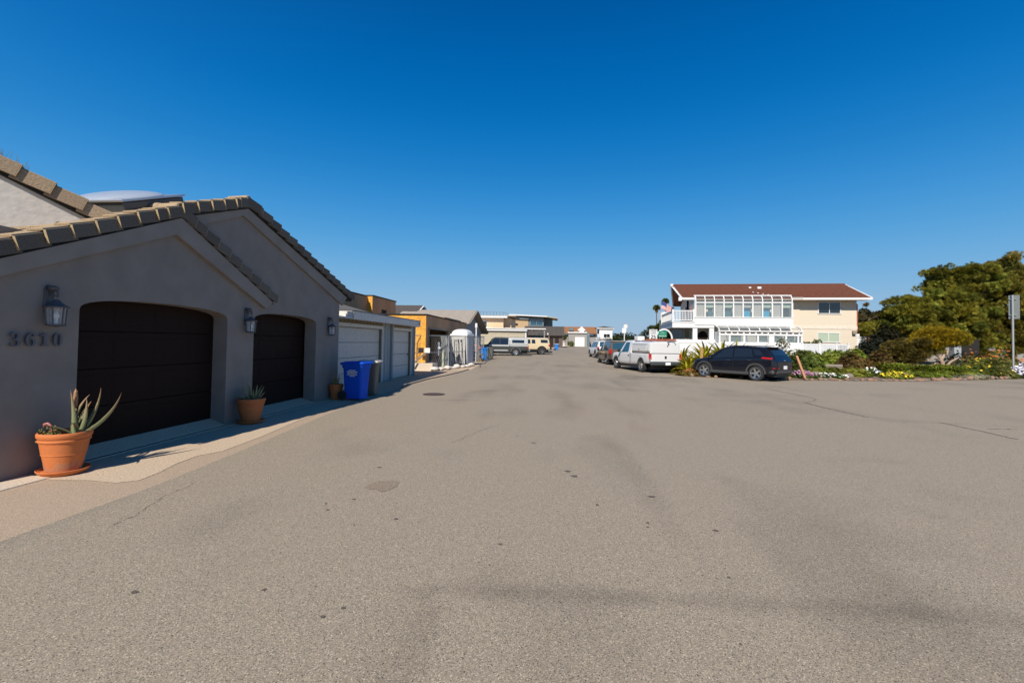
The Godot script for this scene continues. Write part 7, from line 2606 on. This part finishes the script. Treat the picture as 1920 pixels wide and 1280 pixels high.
func build_garden() -> void:
	var b := MB.new()
	# the bed: soil heaped up behind a broken edge of reddish stones
	var rows: Array = []
	for i in 60:
		var t := i / 59.0
		var len_ := 0.0
		var acc: Array = [0.0]
		for k in KERB.size() - 1:
			len_ += Vector2(KERB[k][0], KERB[k][1]).distance_to(Vector2(KERB[k + 1][0], KERB[k + 1][1]))
			acc.append(len_)
		var d := t * len_
		var k2 := 0
		while k2 < KERB.size() - 2 and acc[k2 + 1] < d: k2 += 1
		var f: float = (d - acc[k2]) / (acc[k2 + 1] - acc[k2])
		rows.append(Vector2(lerpf(KERB[k2][0], KERB[k2 + 1][0], f), lerpf(KERB[k2][1], KERB[k2 + 1][1], f)))
	for i in 59:
		for j in 12:
			var q: Array = []
			for c in [[i, j], [i + 1, j], [i + 1, j + 1], [i, j + 1]]:
				var e: Vector2 = rows[c[0]]
				var zb := -46.0
				var f := pow(c[1] / 12.0, 1.6)
				var z := lerpf(e.y, zb, f)
				var x := e.x + (1.5 * f if e.x > 20.0 else 0.0)
				var dd: float = maxf(e.y - z - 2.4 * clampf(12.0 - x, 0.0, 1.0), 0.0)
				var y := 0.02 + minf(dd * 0.075, 0.36) + 0.03 * sin(x * 5.0) * sin(z * 4.0) * minf(dd, 1.0)
				q.append(Vector3(x, maxf(y, 0.018), z))
			b.q(q[0], q[1], q[2], q[3], Vector3.UP)
	struct("garden_soil", b, M.dirt)
	var st := thing("stone_edging", "broken row of reddish stones edging the flower bed along the road", "stones", Vector3(0, 0, 0))
	for i in 110:
		var t := (i + 0.3 * rng.randf()) / 110.0
		if t < 0.12: continue
		var k := int(t * 59.0)
		var f := t * 59.0 - k
		var e: Vector2 = rows[k].lerp(rows[mini(k + 1, 59)], f)
		var near := e.x < 13.2
		if near and rng.randf() < 0.35: continue
		b = MB.new()
		var s := Vector3(rng.randf_range(0.16, 0.42), rng.randf_range(0.07, 0.2), rng.randf_range(0.14, 0.28))
		if e.x > 19.0: s.y *= 1.15
		rock(b, s, i)
		part("stone", b, [M.stone, M.stone_b, M.stone, M.stone_grey][i % 4], st, Transform3D(Basis(Vector3.UP, rng.randf() * 3.0), Vector3(e.x, s.y * 0.3, e.y - rng.randf_range(0.0, 0.15))))
	# big pale rocks in the bed
	for r in [["grey_rock", "grey boulder half sunk in the bed behind the leaning post", 13.6, -25.6, 0.5], ["pale_rock", "pale flat rock among the daisies", 15.4, -26.0, 0.35], ["brown_rock", "brown boulder beside the yellow flowers", 18.8, -27.0, 0.4]]:
		var o := thing(r[0], r[1], "rock", gpt(r[2], r[3]))
		b = MB.new()
		rock(b, Vector3(r[4] * 1.3, r[4] * 0.8, r[4]), int(r[2] * 10))
		part("stone", b, M.stone_grey, o)
	var pw := thing("low_planter_wall", "low weathered grey planter wall in the middle of the flower bed", "planter", gpt(15.95, -28.3), deg_to_rad(-4))
	for i in 3:
		b = MB.new()
		b.box(Vector3(0, 0.08 + i * 0.13, 0), Vector3(0.9, 0.12, 0.22), 0.02)
		part("course", b, M.stone_grey if i % 2 else M.lumber_grey, pw)

	# posts and stakes
	var o := thing("leaning_post", "leaning reddish wooden post at the road edge right of the black car", "post", Vector3(12.4, 0, -24.2))
	b = MB.new()
	b.bar(Vector3(0, -0.1, 0), Vector3(-0.42, 1.2, -0.12), 0.10, 0.12, Vector3(0, 0, 1), 0.012)
	part("post", b, rough_mat(0.50, 0.25, 0.13, 0.85, M.soft, 2.0), o)
	o = thing("upright_post", "weathered upright wooden post among the strap leaved plants left of the black car", "post", gpt(8.2, -26.9))
	b = MB.new()
	b.bar(Vector3(0, -0.1, 0), Vector3(0.03, 1.45, 0), 0.17, 0.17, Vector3(0, 0, 1), 0.02)
	b.lathe([Vector2(0.11, 1.44), Vector2(0.08, 1.50), Vector2(0, 1.53)], 10)
	part("post", b, rough_mat(0.40, 0.25, 0.07, 0.85, M.soft, 2.0), o)
	o = thing("leaning_stake", "thin pale stake leaning left beside the dark hedge", "stake", gpt(18.3, -29.8))
	b = MB.new()
	b.bar(Vector3(0.05, -0.1, 0), Vector3(-0.32, 0.72, 0), 0.08, 0.08, Vector3(0, 0, 1))
	part("stake", b, M.lumber_grey, o)

	# strap leaved plants between the white pickup and the black car
	var sp := [[7.3, -26.4, 46, 0.85, 0.11], [7.75, -27.5, 70, 1.3, 0.13], [8.75, -28.3, 80, 1.6, 0.14], [7.7, -28.9, 80, 1.65, 0.14], [9.3, -29.6, 90, 1.85, 0.15], [10.5, -30.2, 90, 1.95, 0.15], [11.5, -30.8, 80, 1.7, 0.14], [9.9, -27.6, 50, 1.1, 0.12], [8.4, -26.0, 50, 0.8, 0.11]]
	var spl := ["small strap leaved plant nearest the white pickup's rear bumper", "strap leaved plant just behind the upright wooden post", "bushy strap leaved plant right of the upright post", "tall strap leaved plant behind the white pickup's tailgate", "tall yellow green strap leaved plant above the black car's bonnet", "tallest yellow green strap leaved plant, in front of the white garden wall", "strap leaved plant above the black car's front window", "low strap leaved plant behind the black car's front wheel", "low strap leaved plant at the road edge ahead of the black car"]
	for i in sp.size():
		strap_plant("strap_leaved_plant", spl[i], gpt(sp[i][0], sp[i][1]), sp[i][2], sp[i][3], sp[i][4], Color(0.27, 0.27, 0.025), 300 + i, "strap leaved plants left of the black car")
	bed("low_groundcover", "low reddish green groundcover at the road edge behind the white pickup", "plants", [[7.3, -25.8, 0.7, 0.6, 0.3], [8.4, -25.4, 0.9, 0.5, 0.25]], 900, 0.09, Color(0.16, 0.13, 0.03), 40, "leaf", Color(0.5, 0.12, 0.05), 60, 0.05)
	bed("low_groundcover", "low green groundcover seen under and behind the black car", "plants", [[10.0, -25.6, 1.6, 0.7, 0.35], [11.6, -25.5, 0.9, 0.7, 0.4]], 1400, 0.10, Color(0.13, 0.17, 0.03), 41, "leaf", Color(0.8, 0.55, 0.05), 50, 0.05)
	# right of the black car
	bed("pink_flowers", "pink flower clump at the road edge behind the black car's bumper", "flowers", [[12.7, -25.1, 0.75, 0.4, 0.3]], 500, 0.09, Color(0.08, 0.12, 0.03), 42, "leaf", Color(0.45, 0.22, 0.34), 130, 0.05)
	bed("white_daisies", "white daisies spreading along the road edge right of the leaning post", "flowers", [[13.5, -25.1, 0.9, 0.35, 0.22], [14.3, -25.3, 0.7, 0.3, 0.2]], 900, 0.09, Color(0.09, 0.14, 0.03), 43, "leaf", Color(0.75, 0.75, 0.70), 90, 0.055)
	bed("white_daisies", "white daisies higher up in front of the leaning stake", "flowers", [[17.3, -27.2, 0.8, 0.5, 0.35]], 500, 0.09, Color(0.09, 0.14, 0.03), 44, "leaf", Color(0.75, 0.75, 0.70), 34, 0.06)
	bed("yellow_flowers", "bright yellow flower clump below the leaning stake", "flowers", [[17.9, -26.2, 0.8, 0.35, 0.28]], 500, 0.09, Color(0.16, 0.20, 0.03), 45, "leaf", Color(0.72, 0.55, 0.02), 90, 0.05)
	bed("green_shrub", "dark green shrub with reddish tips behind the leaning post", "shrub", [[13.6, -27.2, 1.3, 0.9, 1.3], [12.9, -26.6, 0.7, 0.6, 0.9]], 2600, 0.12, Color(0.10, 0.14, 0.03), 46)
	bed("leafy_plants", "light green leafy plants in front of the white panel fence", "plants", [[15.6, -30.2, 1.3, 0.9, 1.0], [17.3, -30.6, 1.1, 0.8, 1.1], [18.8, -31.2, 0.9, 0.8, 1.2], [14.6, -29.2, 0.8, 0.7, 0.8]], 3600, 0.17, Color(0.18, 0.24, 0.035), 47)
	bed("yellow_green_cover", "yellow green low plants in the middle of the flower bed", "plants", [[14.8, -26.4, 0.9, 0.6, 0.4], [16.0, -26.6, 0.9, 0.6, 0.4], [14.0, -26.2, 0.6, 0.5, 0.35]], 2000, 0.11, Color(0.17, 0.20, 0.03), 48)
	bed("red_shrub", "reddish brown shrub beside the hand rail", "shrub", [[17.6, -29.4, 0.9, 0.7, 1.0], [19.3, -29.6, 0.9, 0.7, 1.3]], 1900, 0.12, Color(0.13, 0.09, 0.03), 49)
	bed("strappy_grass", "bright strappy grass clumps in front of the dark hedge", "grass", [[19.0, -28.2, 0.6, 0.6, 0.5], [20.0, -28.9, 0.5, 0.5, 0.5], [21.0, -28.4, 0.7, 0.6, 0.5], [22.2, -28.9, 0.5, 0.5, 0.5], [22.9, -29.3, 0.5, 0.5, 0.5]], 330, 0.5, Color(0.20, 0.25, 0.03), 50, "blade")
	bed("strappy_grass", "strappy green leaves in front of the clipped juniper's trunk", "grass", [[23.5, -29.8, 0.6, 0.5, 0.5], [24.4, -30.3, 0.5, 0.5, 0.5], [25.1, -30.5, 0.5, 0.5, 0.5]], 200, 0.42, Color(0.19, 0.25, 0.03), 51, "blade")
	bed("leafy_cover", "low mid green leafy cover between the strappy clumps and the edging stones", "plants", [[19.8, -27.6, 1.3, 0.5, 0.3], [21.6, -28.3, 1.3, 0.6, 0.35], [23.4, -29.0, 1.2, 0.5, 0.3], [24.9, -29.6, 1.0, 0.5, 0.3]], 2000, 0.12, Color(0.18, 0.23, 0.032), 62)
	bed("silver_groundcover", "pale silvery groundcover over the edging stones below the juniper", "plants", [[22.6, -27.9, 1.1, 0.35, 0.22], [23.9, -28.5, 0.8, 0.3, 0.2]], 900, 0.08, Color(0.28, 0.30, 0.20), 52)
	bed("yellow_daisies", "yellow flowered bushes left of the orange blooms", "flowers", [[24.9, -29.6, 0.9, 0.6, 0.8], [25.6, -30.4, 0.9, 0.7, 1.0]], 1700, 0.11, Color(0.12, 0.15, 0.03), 53, "leaf", Color(0.70, 0.48, 0.03), 45, 0.055)
	bed("grey_green_shrub", "low grey green shrub mound left of the sign pole", "shrub", [[26.3, -31.0, 1.2, 0.9, 1.0], [27.4, -31.6, 1.2, 0.9, 1.1], [25.9, -29.7, 0.9, 0.6, 0.6], [28.6, -32.0, 1.0, 0.8, 1.0]], 3400, 0.11, Color(0.16, 0.18, 0.05), 54, "leaf", Color(0.70, 0.45, 0.03), 40, 0.05)
	bed("orange_flowers", "orange flower spikes in front of the dark trees at the right", "flowers", [[27.6, -33.6, 2.4, 0.6, 1.25], [30.2, -34.6, 1.6, 0.6, 1.3]], 1500, 0.12, Color(0.10, 0.11, 0.03), 55, "leaf", Color(0.42, 0.12, 0.02), 150, 0.075)
	bed("white_flowers", "mound of white flowers at the foot of the sign pole at the right edge", "flowers", [[27.4, -30.0, 0.5, 0.45, 0.55], [28.2, -30.7, 0.8, 0.5, 0.75], [29.2, -31.4, 0.8, 0.5, 0.7]], 1500, 0.10, Color(0.06, 0.08, 0.04), 56, "leaf", Color(0.70, 0.68, 0.76), 420, 0.075)
	var lb := thing("bare_sapling", "thin sparse sapling in front of the white panel fence's left post", "sapling", gpt(12.8, -27.2))
	b = MB.new()
	var rr := RandomNumberGenerator.new()
	rr.seed = 9
	limb(b, Vector3(0, 0, 0), Vector3(-0.1, 1.7, 0), 0.03, 0.012, 0.0, rr)
	for i in 7:
		limb(b, Vector3(-0.05, 0.7 + i * 0.13, 0), Vector3(rr.randf_range(-0.5, 0.5), 1.1 + i * 0.16, rr.randf_range(-0.3, 0.3)), 0.014, 0.005, 0.0, rr)
	part("stem", b, M.bark, lb)
	crown(lb, "foliage", [[Vector3(-0.1, 1.5, 0), Vector3(0.4, 0.45, 0.4)]], 70, 0.09, Color(0.12, 0.10, 0.04), 57)
	for k in [["plant_on_fence", "trailing plant showing over the top of the white panel fence", [[19.2, -38.2, 1.0, 0.3, 2.2]]]]:
		var tp := thing(k[0], k[1], "plant", Vector3(19.5, 1.75, -37.9))
		crown(tp, "foliage", [[Vector3(0, 0.1, 0), Vector3(0.9, 0.16, 0.25)], [Vector3(0.7, 0.25, 0), Vector3(0.35, 0.25, 0.2)], [Vector3(-0.7, 0.15, 0), Vector3(0.4, 0.2, 0.2)]], 260, 0.1, Color(0.12, 0.12, 0.04), 58)

func rock(b: MB, s: Vector3, sd: int) -> void:
	var rings: Array = []
	for i in 6:
		var t := i / 5.0
		var r := PackedVector3Array()
		for j in 9:
			var a := TAU * j / 9.0
			var w := pow(sin(PI * clampf(0.12 + t * 0.84, 0.0, 1.0)), 0.5) * (1.0 + 0.16 * sin(a * 2.0 + sd) + 0.13 * sin(a * 3.0 + sd * 1.7 + t * 4.0))
			r.append(Vector3(cos(a) * s.x * 0.6 * w, (t - 0.35) * s.y * (1.0 + 0.1 * sin(a + sd)), sin(a) * s.z * 0.6 * w))
		rings.append(r)
	b.loft(rings, true, true)

func build_trees() -> void:
	var y := 0.36
	# the dark conifers on the right
	tree("cypress_tree", "spreading olive green conifer just right of the cream house, lower than its neighbours", "tree", Vector3(29.8, y, -41.5),
		[[Vector3(-0.4, 2.6, 0), Vector3(2.6, 2.2, 2.2)], [Vector3(-0.6, 4.2, 0.2), Vector3(1.9, 1.6, 1.8)], [Vector3(-2.3, 2.2, -0.2), Vector3(1.7, 1.6, 1.5)], [Vector3(1.6, 4.0, 0.4), Vector3(1.9, 1.8, 1.6)]], 380, 0.20, 0.48, 34000, 0.22, Color(0.185, 0.18, 0.027), 801, 0.22)
	tree("cypress_tree", "tall olive green conifer whose crown tops the middle of the tree group", "tree", Vector3(33.6, y, -42.2),
		[[Vector3(-0.6, 4.2, 0), Vector3(3.0, 2.8, 2.4)], [Vector3(-1.0, 7.0, 0), Vector3(1.5, 1.3, 1.4)], [Vector3(1.2, 6.8, 0.3), Vector3(1.7, 1.7, 1.5)], [Vector3(-0.3, 2.0, 1.4), Vector3(2.6, 1.3, 1.0)]], 430, 0.20, 0.50, 38000, 0.22, Color(0.17, 0.17, 0.027), 811, 0.28)
	tree("cypress_tree", "tallest drooping conifer at the right edge behind the sign pole", "tree", Vector3(38.2, y, -42.6),
		[[Vector3(-0.4, 4.4, 0), Vector3(3.2, 3.0, 2.6)], [Vector3(-0.4, 7.4, 0), Vector3(2.0, 1.6, 1.7)], [Vector3(2.6, 6.6, 0.2), Vector3(2.2, 2.0, 1.8)], [Vector3(0.2, 2.0, 1.6), Vector3(3.0, 1.3, 1.0)]], 460, 0.20, 0.52, 40000, 0.22, Color(0.19, 0.168, 0.032), 821, 0.3, "needle", 0.35)
	tree("grey_shrub_tree", "grey brown bushy tree beyond the right wall of the cream house", "tree", Vector3(26.0, 0.3, -45.5),
		[[Vector3(0.0, 2.4, 0), Vector3(2.4, 1.7, 1.8)], [Vector3(0.3, 3.9, 0), Vector3(2.4, 1.1, 1.5)], [Vector3(2.6, 3.4, -0.5), Vector3(1.8, 1.7, 1.5)]], 170, 0.22, 0.5, 12000, 0.22, Color(0.10, 0.088, 0.045), 831, 0.16, "leaf")
	strap_plant("spiky_palm", "spiky yellow green plant beside the right corner of the cream house", gpt(24.9, -38.6) + Vector3(0, 2.1, 0), 40, 1.2, 0.08, Color(0.20, 0.19, 0.03), 91)
	var sb := thing("palm_stem", "slim trunk under the spiky plant beside the cream house", "trunk", gpt(24.9, -38.6))
	var b := MB.new()
	b.cyl(Vector3.ZERO, Vector3(0, 2.2, 0), 0.12, 0.09)
	part("stem", b, M.bark, sb)
	# dense hedge block in front of the lattice, shade painted into its leaf colour
	var h := thing("dark_hedge", "dense hedge with leaves coloured dark for shade, between the lattice and the clipped juniper", "hedge", gpt(22.6, -35.6))
	var r := RandomNumberGenerator.new()
	r.seed = 5
	crown(h, "foliage", [[Vector3(0.9, 1.0, -0.6), Vector3(1.4, 1.3, 0.8)], [Vector3(1.5, 1.9, -0.8), Vector3(0.9, 1.2, 0.7)], [Vector3(0.0, 0.7, -0.4), Vector3(1.0, 0.9, 0.7)], [Vector3(2.2, 1.0, -1.0), Vector3(1.4, 1.5, 0.8)]], 4200, 0.14, Color(0.022, 0.024, 0.014), 841, "leaf", 0.0, 0.15)
	b = MB.new()
	for k in [[0.9, 0.5], [1.5, 0.7], [0.1, 0.4], [2.2, 0.6]]:
		limb(b, Vector3(k[0], 0, -0.6), Vector3(k[0] + 0.1, k[1] + 0.9, -0.7), 0.05, 0.02, 0.0, r)
	part("stem", b, M.bark, h)
	# layered brown green bush and the clipped juniper with its twisted pale trunk
	tree("brown_bush", "layered brownish green bush left of the clipped juniper", "bush", gpt(22.6, -32.8),
		[[Vector3(0.0, 0.9, 0), Vector3(1.1, 0.8, 0.8)], [Vector3(0.5, 1.5, 0), Vector3(0.9, 0.5, 0.7)], [Vector3(-0.3, 1.3, 0), Vector3(0.7, 0.4, 0.6)], [Vector3(1.2, 0.8, 0.0), Vector3(0.9, 0.7, 0.7)]], 60, 0.2, 0.38, 5200, 0.16, Color(0.105, 0.085, 0.022), 851, 0.06, "needle", -0.2)
	var j := thing("clipped_juniper", "clipped yellow green juniper with flat crown and twisted pale trunk", "tree", gpt(25.1, -33.0))
	r.seed = 12
	for k in [[Vector3(0.25, 0, 0), Vector3(0.1, 0.75, 0.1), 0.13, 0.10], [Vector3(0.1, 0.7, 0.1), Vector3(0.75, 1.35, 0.1), 0.09, 0.04], [Vector3(0.1, 0.7, 0.1), Vector3(-0.5, 1.25, 0.0), 0.08, 0.04], [Vector3(0.15, 0.6, 0.1), Vector3(-1.3, 0.55, 0.4), 0.06, 0.03], [Vector3(0.3, 0.15, 0.1), Vector3(1.0, 0.85, 0.3), 0.08, 0.04], [Vector3(0.2, 0.3, 0.2), Vector3(-0.9, 0.25, 0.5), 0.05, 0.025]]:
		b = MB.new()
		limb(b, k[0], k[1], k[2], k[3], 0.08, r)
		part("trunk", b, M.bark_pale, j)
	crown(j, "crown", [[Vector3(0.0, 2.05, 0), Vector3(1.75, 0.55, 1.0)], [Vector3(-0.9, 1.75, 0.1), Vector3(1.1, 0.5, 0.8)], [Vector3(0.9, 2.0, 0.1), Vector3(1.05, 0.5, 0.8)], [Vector3(0.0, 2.4, 0), Vector3(1.3, 0.4, 0.8)], [Vector3(-1.5, 1.5, 0.2), Vector3(0.6, 0.4, 0.5)]], 6200, 0.15, Color(0.25, 0.19, 0.014), 861, "needle", -0.3, 0.12)
	# a grey pillar and a lamp post lost in the shrubs under the trees
	var gp := thing("grey_pillar", "grey square pillar under the conifers right of the juniper", "pillar", gpt(30.4, -38.4))
	block(gp, "shaft", M.grey_blue, -0.25, -0.1, -0.25, 0.25, 1.9, 0.25, 0.02)
	block(gp, "gate", M.dark_in, 0.26, -0.1, -0.1, 1.7, 2.1, 0.0)
	var hb := thing("distant_pale_house", "grey house glimpsed through gaps in the conifers", "house", Vector3(44.0, 0.3, -52.0), deg_to_rad(-30))
	block(hb, "wall", M.grey_wall, -6.0, 0.0, -4.0, 6.0, 5.0, 0.0)
	block(hb, "roof", M.roof_grey, -6.4, 5.003, -4.4, 6.4, 5.3, 0.4)
	window(hb, Vector3(-1.0, 3.2, 0.0), 1.6, 1.1, false, M.glass_dark, M.white_clean, 1)

	# dark pines left of the cream house, and bushes behind the pickups
	tree("dark_pine", "dark wind cut pine behind the speed limit sign, left of the cream house", "tree", on(11.6, -50.0),
		[[Vector3(0.2, 2.2, 0), Vector3(1.8, 1.5, 1.4)], [Vector3(-0.4, 3.0, 0), Vector3(1.3, 0.9, 1.0)], [Vector3(1.0, 3.1, 0.2), Vector3(1.0, 0.7, 0.9)], [Vector3(-1.4, 1.9, 0), Vector3(1.2, 1.1, 1.0)]], 80, 0.25, 0.5, 6500, 0.26, Color(0.06, 0.075, 0.02), 871, 0.14)
	tree("dark_bush", "dark rounded bush left of the wind cut pine", "bush", on(9.3, -51.5),
		[[Vector3(0.0, 1.2, 0), Vector3(1.3, 0.9, 1.0)], [Vector3(0.7, 1.5, 0), Vector3(0.9, 0.7, 0.8)]], 30, 0.25, 0.45, 2400, 0.22, Color(0.07, 0.07, 0.025), 881, 0.08, "leaf")
	for k in [[20.0, -150.0, 2.2, "hazy dark tree on the horizon right of the white villa"], [24.0, -155.0, 1.6, "low hazy tree on the horizon beside the far sign"], [17.5, -142.0, 2.4, "dark tree just right of the white villa's roof"]]:
		tree("far_tree", k[3], "tree", on(k[0], k[1]), [[Vector3(0, 2.2, 0), Vector3(k[2], 2.0, k[2])], [Vector3(0.8, 3.0, 0), Vector3(k[2] * 0.6, 1.3, k[2] * 0.6)]], 24, 0.5, 0.9, 1200, 0.45, Color(0.05, 0.06, 0.03), int(k[0] * 7), 0.15)
	# two fan palms far off
	var p1 := fan_palm("tall slim fan palm in the distance, the lower of the two", Vector3(43.7, -2.0, -204.0), 19.2)
	copy_of(p1, "tall fan palm in the distance behind the flag, the higher of the two", Vector3(47.5, 0.9, -204.5), 1.1, "fan palms in the distance")

func fan_palm(label: String, at: Vector3, h: float) -> Node3D:
	var o := thing("fan_palm", label, "palm tree", at, 0.0, "fan palms in the distance")
	var b := MB.new()
	b.tube(PackedVector3Array([Vector3.ZERO, Vector3(0.1, h * 0.5, 0), Vector3(0, h, 0)]), PackedFloat32Array([0.32, 0.22, 0.18]), 8)
	part("trunk", b, M.bark, o)
	var r := RandomNumberGenerator.new()
	r.seed = 77
	b = MB.new()
	for i in 60:
		var a := i * 2.399
		var e := lerpf(1.35, -0.55, i / 59.0)
		var d := Vector3(cos(a) * cos(e), sin(e), sin(a) * cos(e))
		var base := Vector3(0, h, 0) + d * 0.5
		var side := d.cross(Vector3.UP).normalized()
		var up := side.cross(d).normalized()
		for k in 9:
			var f := -1.1 + 2.2 * k / 8.0
			var dd := (d * cos(f) + side * sin(f)).normalized()
			b.col = Color(0.07, 0.085, 0.025) * r.randf_range(0.7, 1.3)
			b.tri(base - up * 0.03, base + dd * 0.7 + up * 0.10 + side * 0.08, base + dd * r.randf_range(1.1, 1.4) - Vector3(0, 0.25, 0), up)
	part("fronds", b, M.leaf, o)
	b = MB.new()
	for i in 40:
		var a := i * 2.399
		b.col = Color(0.30, 0.20, 0.10) * r.randf_range(0.7, 1.2)
		var t := Vector3(cos(a), 0, sin(a))
		b.tri(Vector3(0, h - 0.3, 0) + t * 0.2, Vector3(0, h - 0.6, 0) + t * 0.75 + t.cross(Vector3.UP) * 0.2, Vector3(0, h - 2.2, 0) + t * 0.55, t)
	part("dead_fronds", b, M.leaf, o)
	return o
